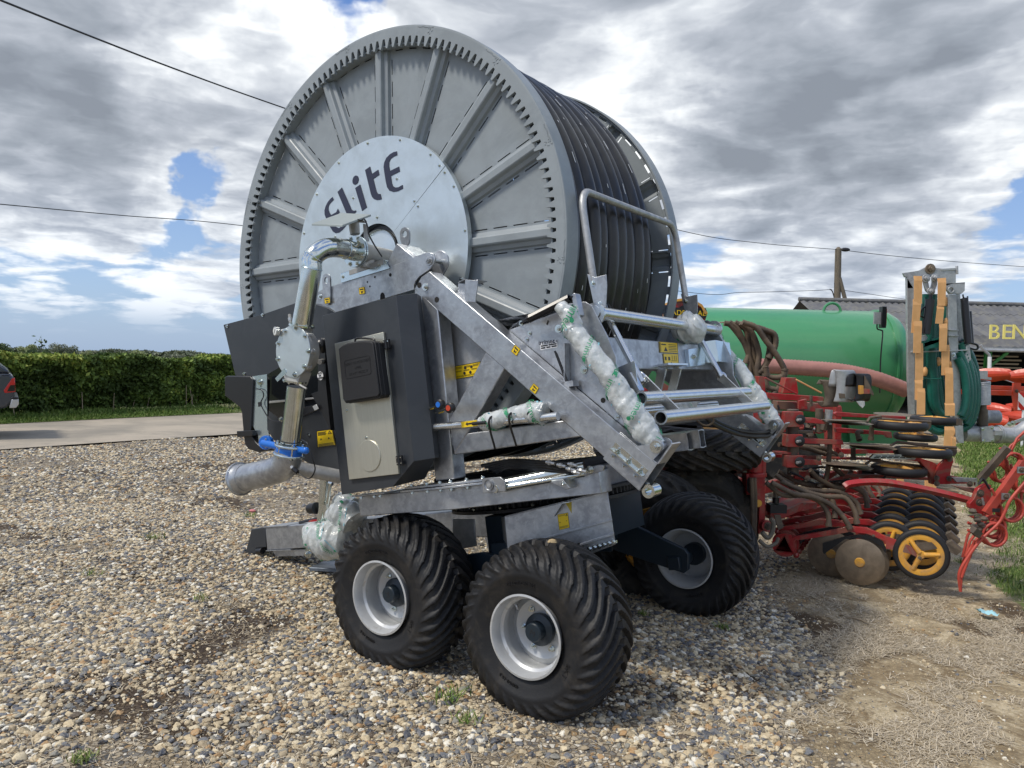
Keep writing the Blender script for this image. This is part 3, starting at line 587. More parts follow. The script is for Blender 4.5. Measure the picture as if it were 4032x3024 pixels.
for a_ in (92, 62, 38, 12, 118, 150, 176, -15):
    wm = MB()
    for j in range(9): wm.ball(dr(1.40+.005*j, radians(a_)+.012*sin(j*1.3), YF), .006, None, (1,.5,1), 6)
    for j in range(14): wm.ball(dr(1.436+.002*sin(j), radians(a_)+.006*j, YF), .005, None, (1,.5,1), 6)
    wm.build('weld', 'reel_grey', d_)
drum = MB(); YB = YF+1.5578
drum.lathe([(RF, YB), (RF, YB-.125), (RF-.010, YB-.125), (RF-.012, YB-.01), (1.40, YB-.01), (1.40, YB)], (AX.x, 0, AX.z), n=200, closed=True)
drum.lathe([(1.422, YB-.090), (RF-.011, YB-.090), (RF-.011, YB-.082), (1.422, YB-.082)], (AX.x, 0, AX.z), n=200, closed=True)
flange(drum, YB-.088, 1, X1=.073)
drum.build('back_flange', 'reel_grey', reel, angle=30)
# ---- hose: 12 turns wound as one spiral over a lower layer
mb = MB(); pitch = .119; r_h = .0585; P = []; nn_ = 96; TT = 9.35
for i in range(int((TT+2.3)*nn_)+1):
    a = 2*pi*i/nn_; tt = i/nn_; y = YF+.185+pitch*(math.floor(tt)+(0 if tt % 1 < .8 else ((tt % 1)-.8)/.2)); wob = .006*sin(tt*2.3+2)+.004*sin(a*3+tt*9)
    dn = min(max((tt-TT)/.5, 0), 1); dn = dn*dn*(3-2*dn)
    P.append(dr(1.362+wob-.118*dn, -a-1.6, min(y, YB-.155)))
mb.tube(P, r_h, 14)
P = []
for i in range(int(11*48)+1):
    a = 2*pi*i/48; P.append(dr(1.245, a, min(YF+.16+.124*i/48, YB-.155)))
mb.tube(P, .060, 8)
hz = mb.build('hose', 'hose', reel, angle=50)
mb = MB()      # white printed metre marks along the hose
for q in range(9):
    yq = YF+.19+pitch*q
    for k in range(26):
        a = radians(random.uniform(0, 6)+k*13.8+q*5); 
        if k % 3 == 2: continue
        ln = random.choice([.02, .05, .012]); hw_ = .0022; off = .03
        R_ = 1.362+.0505; 
        mb.add([dr(R_+.0035, a, yq-off-hw_), dr(R_+.0045, a, yq-off+hw_), dr(R_+.0045, a+ln, yq-off+hw_), dr(R_+.0035, a+ln, yq-off-hw_)], [(0,1,2,3)], 'white')
mb.build('print', 'white', hz)
mb = MB(); mb.lathe([(.55, YF+.1), (.55, YB-.09)], (AX.x, 0, AX.z), n=48, m='reel_grey'); mb.build('core', 'reel_grey', reel)
# ---- hub plate with lettering
YH = YF+.0
hub = MB(); RHB = .762
def halfdisc(a0, a1, e):
    pts = [dr(RHB, a0+(a1-a0)*i/60, YH) for i in range(61)]; inn = [dr(.20, a1+(a0-a1)*i/30, YH) for i in range(31)]; return pts+inn
th_ = radians(31)
hub.prism(halfdisc(th_+.003, th_+pi-.003, 0), (0, .004, 0)); hub.prism(halfdisc(th_+pi+.003, th_+2*pi-.003, 0), (0, .004, 0))
hub.lathe([(RHB, YH+.004), (RHB-.001, YH+.04), (RHB-.006, YH+.04)], (AX.x, 0, AX.z), n=120)
hb = hub.build('hub_plate', 'hubsteel', reel, angle=30)
mb = MB()
for k in range(16): mb.bolt(dr(RHB-.022, radians(31+11.25+22.5*k), YH), r=.007)
for a, r in ((31.5+2.5, RHB-.03),(31.5-2.5, RHB-.03),(34,.45),(28,.45),(80,.24),(150,.42),(110,.45),(60,.5),(175,.55)): mb.bolt(dr(r, radians(a), YH), r=.007)
mb.build('bolt', 'zinc', hb)
mb = MB(); mb.lathe([(.19, YF+.03), (.19, YF+.034), (.0, YF+.034)], (AX.x, 0, AX.z), n=40, m='black_plastic'); mb.lathe([(.165, YF+.012), (.165, YF+.03), (.0, YF+.012)], (AX.x, 0, AX.z), n=40, m='hubsteel'); mb.build('hub_centre', 'hubsteel', reel)
LET = [
 [(262,922),(285,968),(235,1020),(200,1065),(190,1110),(192,1150),(212,1200),(238,1240),(330,1190),(358,1128),(390,1190),(330,1260),(260,1300),(300,1390),(330,1450),(380,1472),(420,1440),(455,1400),(505,1420),(440,1500),(380,1550),(320,1562),(270,1530),(240,1480),(205,1420),(150,1300),(125,1230),(122,1160),(140,1090),(180,1010),(222,960)],
 [(430,755),(352,833),(520,1230),(560,1255),(620,1250),(682,1180),(676,1158),(640,1166),(610,1150),(592,1120)],
 [(752,702),(664,764),(786,1168),(870,1105)],
 [(670+54*cos(q*pi/8)-6*sin(q*pi/8), 624+82*sin(q*pi/8)-8*cos(q*pi/8)) for q in range(16)],
 [(926,384),(838,446),(942,870),(965,925),(1000,962),(1050,978),(1095,972),(1132,958),(1110,868),(1085,870),(1060,855),(1040,820),(984,604),(1090,528),(1070,440),(960,516)],
 [(1398,115),(1407,182),(1340,212),(1290,250),(1262,310),(1262,370),(1278,462),(1438,384),(1454,472),(1294,552),(1312,680),(1335,730),(1375,755),(1430,748),(1500,708),(1508,774),(1420,820),(1340,834),(1270,812),(1228,750),(1205,650),(1178,480),(1166,390),(1178,310),(1215,230),(1280,165),(1340,130)]]
mb = MB()
for pl in LET: mb.prism(us('E1', pl, YH-.003), (0, .002, 0))
mb.build('lettering', 'letter', hb)

# ---- side frames
def slab(k, pts, y0, y1, mb=None, m=None):
    mb = mb or MB(); mb.prism([q for q in us(k, pts, y0)], (0, y1-y0, 0), m); return mb
def local(pts, y): return [V((a, y, b)) for a, b in pts]
def sticker(k, pts, y, parent, kind=0, name='warning_sticker'):
    """yellow label on the plane y, four surveyed corners: tl, tr, br, bl"""
    mb = MB(); c = us(k, pts, y-.002); mb.prism(c, (0, .0015, 0), 'sticker_yellow')
    def pt(a, b): return (c[0]*(1-a)+c[1]*a)*(1-b)+(c[3]*(1-a)+c[2]*a)*b+V((0, -.0012, 0))
    def q(a0, b0, a1, b1): mb.add([pt(a0,b0), pt(a0,b1), pt(a1,b1), pt(a1,b0)], [(0,1,2,3)], 'ink')
    e = .035
    for z in ((0,0,1,e),(0,1-e,1,1),(0,0,e,1),(1-e,0,1,1)): q(*z)
    if kind == 0:
        mb.add([pt(.15,.15), pt(.85,.25), pt(.8,.4), pt(.2,.35)], [(0,3,2,1)], 'ink'); mb.add([pt(.3,.45), pt(.35,.8), pt(.7,.75), pt(.75,.5), pt(.55,.65)], [(0,1,2,3,4)], 'ink'); q(.3,.85,.75,.88)
    elif kind == 1:
        for i in range(4): q(.08, .10+i*.055, .6-.05*(i % 2), .13+i*.055)
        for i in range(4): q(.08, .80+i*.045, .92, .823+i*.045)
        mb.add([pt(.80,.06), pt(.68,.28), pt(.92,.28)], [(0,1,2)], 'ink'); mb.add([pt(.80,.13), pt(.73,.25), pt(.87,.25)], [(0,1,2)], 'sticker_yellow')
        for a in (.25, .7): mb.add([pt(a,.45), pt(a-.07,.6), pt(a+.04,.55), pt(a+.1,.66)], [(0,1,2,3)], 'ink')
    elif kind == 2:
        for i in range(3):
            for b in (.12, .18, .24, .42, .47): q(.05+i*.32, b, .28+i*.32, b+.022)
            for b in (.80, .86): q(.05, b, .95, b+.02)
        for a, b in ((.42,.27),(.66,.27),(.42,.66),(.68,.66)):
            cc = pt(a,b); r = (c[1]-c[0]).length*.045; mb.lathe([(r, -.0006), (0, -.0008)], cc, (0,1,0), 12, 'ink')
    return mb.build(name, 'sticker_yellow', parent)
YN0, YN1 = .19, .30
fr = MB()
# post (hollow look: front plate, side plate), brace, beam, top beam, gusset, ears
fr.prism([u('R3',112,335,YN0), u('R3',118,320,YN0), u('R3',240,440,YN0), V((-.418,YN0,1.215)), V((-.56,YN0,1.215)), V((-.56,YN0,2.26))], (0, YN1-YN0, 0))
post = fr.build('upright', 'galv', reel, bevel=.006)
fr = MB(); fr.prism(us('R3', [(503,668),(604,760),(400,1115),(330,1230),(300,1045)], YN0+.003), (0, .10, 0)); fr.build('brace', 'galv', reel, bevel=.006)
fr = MB(); fr.prism(us('R3', [(300,1115),(398,1115),(935,1042),(1045,1128),(332,1232)], YN0+.006), (0, .10, 0)); fr.build('cross_beam', 'galv', reel, bevel=.006)
fr = MB(); fr.prism(us('S5', [(300,1180),(400,1125),(510,1088),(900,955),(1270,836),(1500,742),(1720,655),(1790,640),(1845,660),(1872,720),(1850,790),(1790,870),(1660,960),(1610,1020),(1590,1075),(1592,1130),(1360,1200),(980,1310),(570,1425),(430,1330),(360,1318),(300,1325)], YN0-.004), (0, .012, 0))
tb = fr.build('top_beam', 'galv', reel, bevel=.002)
fr = MB(); fr.prism(us('S5', [(300,1180),(510,1088),(1270,836),(1500,742),(1592,1100),(980,1300),(570,1420),(300,1325)], YN0+.10), (0, .012, 0))
fr.prism(us('S5', [(510,1088),(1270,836),(1290,850),(520,1106)], YN0+.01), (0, .09, 0)); fr.build('inner_web', 'galv', tb)
fr = MB(); fr.prism(us('S5', [(1368,522),(1600,716),(1500,752),(1280,842),(1238,782)], YN0-.002), (0, .20, 0)); fr.prism(us('S5', [(1470,585),(1560,640),(1620,690),(1600,716),(1540,660)], YN0+.02), (0,.19,0)); fr.build('bearing_gusset', 'galv', reel, bevel=.004)
# arm
ARM = [u('R3',112,332,YN0), u('R3',118,318,YN0), u('R3',150,262,YN0), u('R3',195,232,YN0), u('T6',1278,1100,YN0), u('T6',1065,1415,YN0)]
ARM = [V((q.x, 0, q.z)) for q in ARM]; AD = (ARM[4]-ARM[3]).normalized(); AN = V((AD.z, 0, -AD.x)); AN = AN if AN.z > 0 else -AN
sleeve0 = ARM[4]-AD*.245; sleeve1 = ARM[5]-AD*.245
def arm(ya, yb, full):
    """inclined lifting arm: box section, open sleeve at the foot with bolted angle, cylinder lug and eye"""
    s = 1 if ya < yb else -1; yo = V((0, ya, 0)); w = V((0, yb-ya, 0)); P = [q+yo for q in ARM]
    if not full: P = [ARM[3]+AD*.35+yo, ARM[4]+yo, ARM[5]+yo, ARM[5]-AD*.95+yo]
    body = MB(); end_in = .13
    if full: body.prism([P[0], P[1], P[2], P[3], P[4]-AD*end_in, P[5]-AD*end_in], w)
    else: body.prism([P[0], P[1]-AD*end_in, P[2]-AD*end_in, P[3]], w)
    a = body.build('lifting_arm', 'galv', reel, bevel=.005)
    T, Bt = ARM[4]+yo, ARM[5]+yo; t = .008; sl_ = MB(); e = AN*.004
    ln = .245
    sl_.prism([T+e, T+e-AD*ln, Bt-e-AD*ln, Bt-e], V((0, -s*.004, 0)))             # outer cheek
    sl_.prism([q+w for q in (T+e, T+e-AD*ln, Bt-e-AD*ln, Bt-e)], V((0, s*.004, 0)))
    for q0 in (T+e, Bt-e):
        nrm = (AN if q0 is not Bt-e and (q0-T).length < .05 else -AN)*.006
        sl_.prism([q0, q0-AD*ln, q0-AD*ln+w, q0+w], nrm)
    so_ = sl_.build('sleeve', 'galv', a, bevel=.001)
    ang = MB(); mid = T*.46+Bt*.54; x0, x1 = mid-AD*.235, mid-AD*.02; sv = V((0, -s*.004, 0))
    ang.prism([x0+AN*.035, x1+AN*.035, x1-AN*.002, x0-AN*.002], sv*1.6, 'zinc'); ang.prism([x0+sv, x1+sv, x1+sv*7, x0+sv*7], AN*-.006, 'zinc')
    for f_ in (.15, .5, .85):
        q = x0*(1-f_)+x1*f_; ang.bolt(q+sv*4.5, AN, .010); ang.bolt(q+sv*4.5-AN*.02, -AN, .008); ang.bolt(q+AN*.02+sv*1.6, (0,-s,0), .007)
    ang.build('clamp_angle', 'zinc', a)
    # eye
    ey = MB(); c0 = ARM[5]*.5+ARM[4]*.5+V((0, (ya+yb)/2, 0)); c0 = ARM[5]+AN*.035-AD*.1+V((0, (ya+yb)/2, 0)); c1 = V((EYEP.x, (ya+yb)/2, EYEP.z))
    ey.cyl(c0, c1-(c1-c0).normalized()*.03, .017, 14, 'zinc'); ey.pipe(c1-V((0,.04,0)), c1+V((0,.04,0)), .034, .018, 24, 'zinc'); ey.build('towing_eye', 'zinc', a)
    # cylinder lug on top
    lg = MB(); pc = V((PINP.x, 0, PINP.z))
    for yy_ in (ya-s*.001, yb-s*.012):
        b0, b1 = ARM[4]-AD*.03, ARM[4]-AD*.145
        lg.prism([q+V((0, yy_, 0)) for q in [b0, b1]+[pc+V((cos(t_), 0, sin(t_)))*.038 for t_ in np.linspace(radians(160), radians(-20), 8)]], (0, s*.012, 0))
    lg.bolt(pc+V((0, ya-s*.002, 0)), (0,-s,0), .020); lg.cyl(pc+V((0,ya,0)), pc+V((0,yb,0)), .014, 12)
    lg.box(pc+AD*.052+V((0,(ya+yb)/2,0))+AN*.0, (.008, abs(yb-ya)*.9, .12), (AD, V((0,1,0)), AN)); lg.build('cylinder_lug', 'galv', a)
    return a
EYEP = u('T6', 1215, 1430, .245); PINP = u('T6', 1275, 860, YN0)
arm_n = arm(YN0, YN1, True); arm_f = arm(mir(YN1), mir(YN0), False)
# the far arm is seen from its inside: same bracket plates, mirrored behind
fr = MB()
for (x, y_) in ((140,308),(235,387)): fr.lathe([(.017, -.001), (0, -.001)], u('R3',x,y_,YN0), (0,1,0), 16, 'dark_inside')  # dark discs painted on for the shade inside bolt holes
fr.bolt(u('R3',174,318,YN0), r=.014); fr.bolt(u('S5',1790,745,YN0-.004), r=.02, m='galv'); fr.build('bolt', 'zinc', arm_n)
fr = MB(); c = u('S5', 1925, 770, YN0+.14); fr.prism([c+V((cos(t_), 0, sin(t_)))*.07 for t_ in np.linspace(-.9, 2.6, 12)]+[c+V((-.25, 0, -.06)), c+V((-.12, 0, -.2))], (0, .012, 0)); fr.cyl(u('S5',1830,745,YN0), u('S5',1940,765,YN0+.15), .014, 12, 'zinc'); fr.build('rear_ear', 'galv', reel, bevel=.003)
# U bracket on the arm
fr = MB(); a0, a1 = u('R3',322,268,.24), u('R3',455,280,.24)
for q, w_ in (((322,268),(330,345)),): pass
b = [u('R3',x,y_,YN0+.01) for x, y_ in ((388,278),(458,282),(445,402),(385,395))]
fr.prism(b, (0, .008, 0)); fr.prism([q+V((-.075, .03, .0)) for q in b], (0, .008, 0)); fr.prism([b[0]+V((-.075,.03,0)), b[0], b[0]+V((0,.09,0)), b[0]+V((-.075,.12,0))], (0,0,.006)); fr.prism([b[1]-V((.06,0,0)), b[1], b[1]+V((0,.09,0)), b[1]+V((-.06,.09,0))], (0,0,.006)); fr.build('stop_bracket', 'galv', reel, bevel=.002)
# lifting eyes
def liftplate(k, pts, hole, y, nm='lifting_eye'):
    mb = MB(); P = us(k, pts, y); n = 24; c = sum((q for q in us(k, hole, y)), V((0,0,0)))/len(hole); H = us(k, hole, y)
    mb.prism(P, (0, .012, 0)); return mb
def eyeplate(k, base, cx_, cy_, rx, ry, y):
    """slotted lug: outline follows a capsule, hole is real"""
    n = 28; out, inn = [], []
    for i in range(n):
        t_ = 2*pi*i/n; ox = cx_+rx*cos(t_); oy = cy_+ry*sin(t_) if sin(t_) < 0 else None
        if oy is None: ox = cx_+rx*cos(t_)+(base[0])*(sin(t_)); oy = cy_+base[1]*sin(t_)**.5
        out.append((ox, oy)); inn.append((cx_+rx*.52*cos(t_), cy_+ry*.55*sin(t_)+ry*.1))
    mb = MB(); mb.ring(us(k, out, y), us(k, inn, y), (0, .012, 0)); return mb
eyeplate('S5', (14,330), 445, 1000, 50, 80, YN0-.018).build('lifting_eye', 'galv', reel)
eyeplate('S5', (8,160), 1470, 395, 60, 80, YN0+.10).build('lifting_eye', 'galv', reel)
mb = MB(); mb.bolt(u('S5',370,1220,YN0-.004), r=.010); mb.build('bolt', 'zinc', tb); mb = MB()
for x, y_, r in ((1285,937,.011),(1083,965,.007),(985,1030,.006),(1017,1087,.006)): mb.seg(); mb.lathe([(r, -.001), (0, -.001)], u('S5',x,y_,YN0-.004), (0,1,0), 12, 'dark_inside')
mb.seg(); mb.prism(us('S5', [(1150,1260),(1152,1200),(1165,1172),(1182,1166),(1200,1178),(1210,1210),(1210,1242)], YN0-.0055), (0,.001,0), 'dark_inside')
mb.build('hole', 'dark_inside', tb)  # flat dark marks painted as the shade inside holes; nothing is cut
sticker('S5', [(872,1108),(942,1090),(952,1180),(880,1195)], YN0-.005, tb); sticker('S5', [(420,1243),(490,1228),(497,1300),(428,1315)], YN0-.02, tb)
sticker('R3', [(660,632),(690,655),(668,694),(638,668)], YN0-.001, arm_n); sticker('R3', [(762,842),(790,868),(770,902),(738,874)], YN0-.001, arm_n)
# sheet behind the upright, big label
mb = MB(); mb.prism(us('R2', [(1004,480),(1190,610),(1230,700),(1050,1000),(1044,900)], .335), (0, .004, 0)); sh = mb.build('side_sheet', 'galv_dull', reel)
mb = MB(); mb.prism(us('R2', [(962,455),(1004,485),(1046,900),(1020,960)], .318), (0, .05, 0)); mb.build('rear_upright', 'galv', reel, bevel=.004)
sticker('R2', [(1040,710),(1158,688),(1132,752),(1044,768)], .333, sh, 2)
# second brace seen through the triangle (inner side frame), bearing tray
mb = MB(); mb.prism([V((AX.x-.02, .16, 0)), V((AX.x+.3, .16, 0))]+[V((0,0,0))]*0+[V((AX.x+.3, .30, 0)), V((AX.x-.02, .30, 0))], (0,0,.001)) if False else None
tray = MB(); T_ = us('S5', [(632,925),(640,915),(1215,742),(1275,850),(640,1040)], YN0-.012); tray.prism(T_, (0, .004, 0)); tray.prism([T_[1], T_[2], T_[2]+V((0,.2,0)), T_[1]+V((0,.2,0))], (0,0,-.004))
for x, y_ in ((662,962),(1140,800)): tray.bolt(u('S5',x,y_,YN0-.012), r=.008)
tray.build('bearing_tray', 'zinc_plate' if 'zinc_plate' in MAT else mat('zinc_plate', (.62,.72,.78), .22, .9, .08, 8).name, reel)
# ---- far side frame (seen through and beyond the drum)
mb = MB()
mb.prism([V((q.x, mir(YN0), q.z)) for q in us('R3', [(118,320),(228,430),(330,1360),(230,1360),(120,400)], YN0)], (0, -.11, 0))
mb.prism([V((q.x, mir(YN0), q.z)) for q in us('R3', [(305,1115),(935,1042),(1045,1128),(332,1232)], YN0)], (0, -.11, 0))
mb.prism([V((q.x, mir(YN0), q.z)) for q in us('S5', [(510,1095),(1275,838),(1600,720),(1590,1100),(570,1420)], YN0)], (0, -.11, 0)); mb.build('far_side_frame', 'galv', reel, bevel=.005)
# ---------------------------------------------------------------- control cabinet
YBX = .0
cab = MB(); fp = [V((-1.149,YBX,2.297)), V((-.525,YBX,2.290)), V((-.536,YBX,1.345)), V((-.72,YBX,1.215)), V((-1.149,YBX,1.197))]
bp = [V((-1.149,.17,2.297)), V((-.455,.10,2.297)), V((-.462,.10,1.348)), V((-.62,.17,1.235)), V((-1.149,.17,1.197))]
def shell(mb, a, b, m=None): 
    n = len(a); mb.add(a+b, [tuple(range(n-1, -1, -1)), tuple(range(n, 2*n))]+[(i, (i+1) % n, (i+1) % n+n, i+n) for i in range(n)], m)
shell(cab, fp, bp); cab.prism([V((-.455,.10,2.297)), V((-.462,.10,1.348)), V((-.462,.103,1.348)), V((-.455,.103,2.297))], (.0,.085,0)) if False else None
cab.prism([V((-.456,.1,2.297)), V((-.463,.1,1.348)), V((-.50,.186,1.348)), V((-.50,.186,2.297))], (-.004,0,0))
cb = cab.build('control_cabinet', 'charcoal', reel, bevel=.005)
mb = MB(); mb.prism([V((x, YBX-.018, z)) for x, z in ((u('R2',527,612,YBX).x, u('R2',527,612,YBX).z), (u('R2',738,562,YBX).x, u('R2',738,562,YBX).z), (u('R2',805,1178,YBX).x, u('R2',805,1178,YBX).z), (u('R2',590,1203,YBX).x, u('R2',590,1203,YBX).z))], (0, .018, 0))
dr_ = mb.build('door', 'steel_door', cb, bevel=.002)
mb = MB(); c = u('R2',668,1100,-.02); mb.lathe([(0,-.006),(.090,-.006),(.092,-.004),(.092,0)], (c.x, -.018, c.z), n=48); mb.build('cover_disc', 'steel_door', cb)
mb = MB()
for x, y_ in ((747,615),(803,1120)):
    mb.seg(); c = u('R2',x,y_,-.02); mb.box(c+V((0,-.004,0)), (.045,.012,.052), m='black_plastic'); mb.cyl(c+V((0,-.012,-.026)), c+V((0,-.012,.026)), .008, 10, 'black_plastic')
    for a in (-1,1):
        for b in (-1,1): mb.cyl(c+V((a*.015,-.010,b*.016)), c+V((a*.015,-.013,b*.016)), .004, 8, 'zinc')
mb.build('hinge', 'black_plastic', cb)
mb = MB()
for x, y_ in ((570,903),(655,1022)): mb.seg(); mb.bolt(u('R2',x,y_,-.018), r=.006)
mb.build('screw', 'zinc', cb)
mb = MB(); 
for x, y_, a in ((875,508,.12),(945,1085,.12)): mb.bolt(u('R2',x,y_,a-.01), (.6,-.8,0), .010)
for x, y_ in ((852,790),(879,990)): mb.lathe([(.004,-.001),(0,-.001)], u('R2',x,y_,.05), (.6,-.8,0), 8, 'ink')
mb.build('bolt', 'zinc', cb)
# black document case on the door
mb = MB(); y0, y1 = -.022, -.105
T = [u('R2',x,y_,y1) for x, y_ in ((530,632),(545,618),(570,608),(610,600),(650,597),(680,600),(687,608),(716,835),(708,848),(560,872),(551,862))]
mb.prism([V((q.x, y1+.012, q.z)) for q in T], (0, y0-y1-.012, 0)); c_ = sum(T, V())/len(T); Ti = [c_+(q-c_)*.955 for q in T]; mb.prism([V((q.x, y1, q.z)) for q in Ti], (0, .014, 0))
mb.prism([V((q.x, (y0+y1)/2-.004, q.z)) for q in [c_+(q-c_)*1.012 for q in T]], (0, .008, 0))
cs = mb.build('document_case', 'black_rough', cb, bevel=.006)
mb = MB(); o = c_+V((-.0, -.001, -.02)); o.y = y1; 
R_ = [(-.10,-.055),(.09,-.055),(.10,-.045),(.10,.045),(.09,.055),(-.10,.055),(-.11,.045),(-.11,-.045)]
mb.ring([o+V((a, 0, b)) for a, b in R_], [o+V((a*.96, 0, b*.93)) for a, b in R_], (0, -.002, 0), 'black_rough')
for i, tx in enumerate(('IRRIGATION', 'HOSE', 'DOCUMENTS')): pass
for i, tx in enumerate(('OPEN TO PUSH HERE','LEVEL','DON\'T PRESS IT')): put_text(mb, tx, .022, o+V((0, -.0005, .02-.03*i)), (1,0,0), (0,0,1), 'black_rough')
mb.build('embossed_plate', 'black_rough', cb)
mb = MB(); a, b = T[2], T[5]; mb.tube(smoothpath([V((a.x+.02,-.06,a.z-.005)), V((a.x+.04,-.06,a.z+.02)), V((b.x-.04,-.06,b.z+.02)), V((b.x-.02,-.06,b.z-.0))]), .006, 6); mb.build('handle', 'black_plastic', cb)
# fold line screws bottom of cabinet
# control knobs and level rod
mb = MB()
for (x, y_, m_) in ((978,877,'blue_cast'),(1022,892,'plough_red')):
    mb.seg(); c = u('R2',x,y_,.06); mb.cyl(c+V((-.16,.05,-.012)), c, .005, 8, 'zinc'); mb.lathe([(0,-.020),(.020,-.020),(.029,-.014),(.029,.010),(.018,.016),(0,.016)], c, (0,1,0), 16, 'black_plastic'); mb.lathe([(.016,-.022),(0,-.022)], c, (0,1,0), 16, m_); mb.cyl(c+V((-.13,.05,-.01)), c+V((-.09,.04,-.008)), .007, 8, 'sticker_yellow')
mb.build('control_knob', 'black_plastic', cb)
mb = MB(); a, b = u('R3',185,1085,.13), u('R3',895,1022,.13); mb.cyl(a, b, .022, 16); rod = mb.build('lever_tube', 'zinc_tube', reel)
mb = MB(); a2, b2 = u('R3',370,1068,.108), u('R3',455,1058,.108); dd = (b2-a2); mb.prism([a2+V((0,-.003,.016)), b2+V((0,-.003,.016)), b2+V((0,-.003,-.016)), a2+V((0,-.003,-.016))], (0,.004,0), 'sticker_yellow'); mb.prism([a2+V((.03,-.004,0)), a2+V((.045,-.004,.011)), a2+V((.045,-.004,.004)), a2+V((.09,-.004,.004)), a2+V((.09,-.004,-.005)), a2+V((.045,-.004,-.005)), a2+V((.045,-.004,-.011))], (0,.001,0), 'ink'); mb.cyl(u('R3',430,1062,.105), u('R3',505,1055,.105), .010, 8, 'black_plastic'); mb.build('arrow_sticker', 'sticker_yellow', rod)
# ---- bubble wrap
def wrap(path, rad, name='plastic_wrap', par=None, text=True, seed=1, rows=3, fs=.05):
    r_ = random.Random(seed); P = smoothpath(path, 10); n = len(P); mb = MB(); ns = 28; up = None; R_ = []
    for i in range(n):
        t = i/(n-1); rb = np.interp(t, np.linspace(0, 1, len(rad)), rad); R_.append(rb)
    vs = []; fr_ = []
    for i in range(n):
        t = (P[min(i+1, n-1)]-P[max(i-1, 0)]).normalized()
        if up is None: x, y, _ = frame(t)
        else: x = (up-t*up.dot(t)).normalized(); y = t.cross(x)
        up = x; fr_.append((P[i], x, y)); 
        for j in range(ns):
            a = 2*pi*j/ns; q = 1+.05*sin(a*2+i*.34+seed)+.035*sin(i*.85-a+seed*2)+.02*sin(a*5+i*.9)+r_.gauss(0, .014)
            if (i*.5-a*1.0) % 2.1 < .35: q *= .93
            vs.append(P[i]+x*cos(a)*R_[i]*q+y*sin(a)*R_[i]*q)
    f = [(i*ns+j, i*ns+(j+1) % ns, (i+1)*ns+(j+1) % ns, (i+1)*ns+j) for i in range(n-1) for j in range(ns)]+[tuple(range(ns-1,-1,-1)), tuple(range((n-1)*ns, n*ns))]
    mb.add(vs, f); o = mb.build(name, 'film', par or reel, angle=70); cm = MB(); cm.tube([P[int(n*.03)], P[n//2], P[int(n*.97)]] if n > 60 else P[1:-1], min(rad)*.72, 12); cm.build('cylinder', 'zinc_tube', reel)
    if text:
        tm = MB(); cum = [0]
        for i in range(1, n): cum.append(cum[-1]+(P[i]-P[i-1]).length)
        tot = cum[-1]; tv, tf = textmesh('irrimec', fs); w_ = max(q[0] for q in tv)
        def surf(s_, a, off):
            s_ = min(max(s_, 0), tot-1e-4); i = int(np.searchsorted(cum, s_, 'right'))-1; i = min(i, n-2); k_ = (s_-cum[i])/(cum[i+1]-cum[i]); p = fr_[i][0].lerp(fr_[i+1][0], k_); x = fr_[i][1].lerp(fr_[i+1][1], k_); y = fr_[i][2].lerp(fr_[i+1][2], k_); r0 = R_[i]*(1-k_)+R_[i+1]*k_
            ii = i+k_; q = 1+.05*sin(a*2+ii*.34+seed)+.035*sin(ii*.85-a+seed*2)+.02*sin(a*5+ii*.9)
            return p+x*cos(a)*(r0*q+off)+y*sin(a)*(r0*q+off)
        cnt = int(tot/.21*rows)
        for k in range(cnt):
            s0 = tot*(k+.5)/cnt; a0 = k*2.4+seed; rr = R_[min(int(s0/tot*n), n-1)]; sg = .5
            for (vx, fx, m_, dx, dy) in ((tv, tf, 'logo_green', 0, 0), ([(-.034+.011*cos(e*pi/4),.016+.011*sin(e*pi/4),0) for e in range(8)], [tuple(range(8))], 'logo_green', 0, 0), ([(0,.048,0),(w_,.048,0),(w_,.056,0),(0,.056,0)], [(0,1,2,3)], 'logo_blue', 0, 0)):
                tm.add([surf(s0+(px0*sg+py0*.85), a0+(px0*.85-py0*sg)/max(rr, .03), .007) for px0, py0, _ in vx], fx, m_)
        tm.build('printed_tape', 'logo_green', o)
    return o
PT = V((.44, .16, 2.075)); PB = V((PINP.x, .245, PINP.z))
pp = [u('R3',905,420,.17), u('R3',960,480,.17), u('R3',985,560,.18), u('R3',1060,660,.18), u('R3',1165,790,.19), u('R3',1240,910,.21), u('R3',1300,1000,.22), u('R3',1370,1100,.235), u('R3',1440,1185,.245)]
rad_ = [.036,.048,.055,.054,.056,.062,.066,.066,.044]
w1_ = wrap(pp, rad_, seed=1, fs=.048); w1_['label'] = 'bubble wrap with green print round the near cylinder'
off = V((0, 2.36-.41, 0)); wrap([q+V((0, off.y+(.245-q.y)*1.2, 0)) for q in pp], [r*.92 for r in rad_], seed=5, fs=.048)
wl = wrap([u('R3',490,1060,.16), u('R3',560,1040,.15), u('R3',680,1010,.15), u('R3',770,1000,.15), u('R3',820,1010,.15)], [.045,.05,.045,.06,.055], seed=9, rows=4, fs=.05)
mb = MB()
for x, y_, x2, y2 in ((520,1040,552,1200),(628,1020,668,1185),(735,1000,745,1050)):
    mb.seg(); a, b = u('R3',x,y_,.09), u('R3',x2,y2,.17); mb.tube(smoothpath([a+V((.01,.14,.02)), a, b]), .006, 6)
mb.build('cable_tie', 'black_plastic', rod)
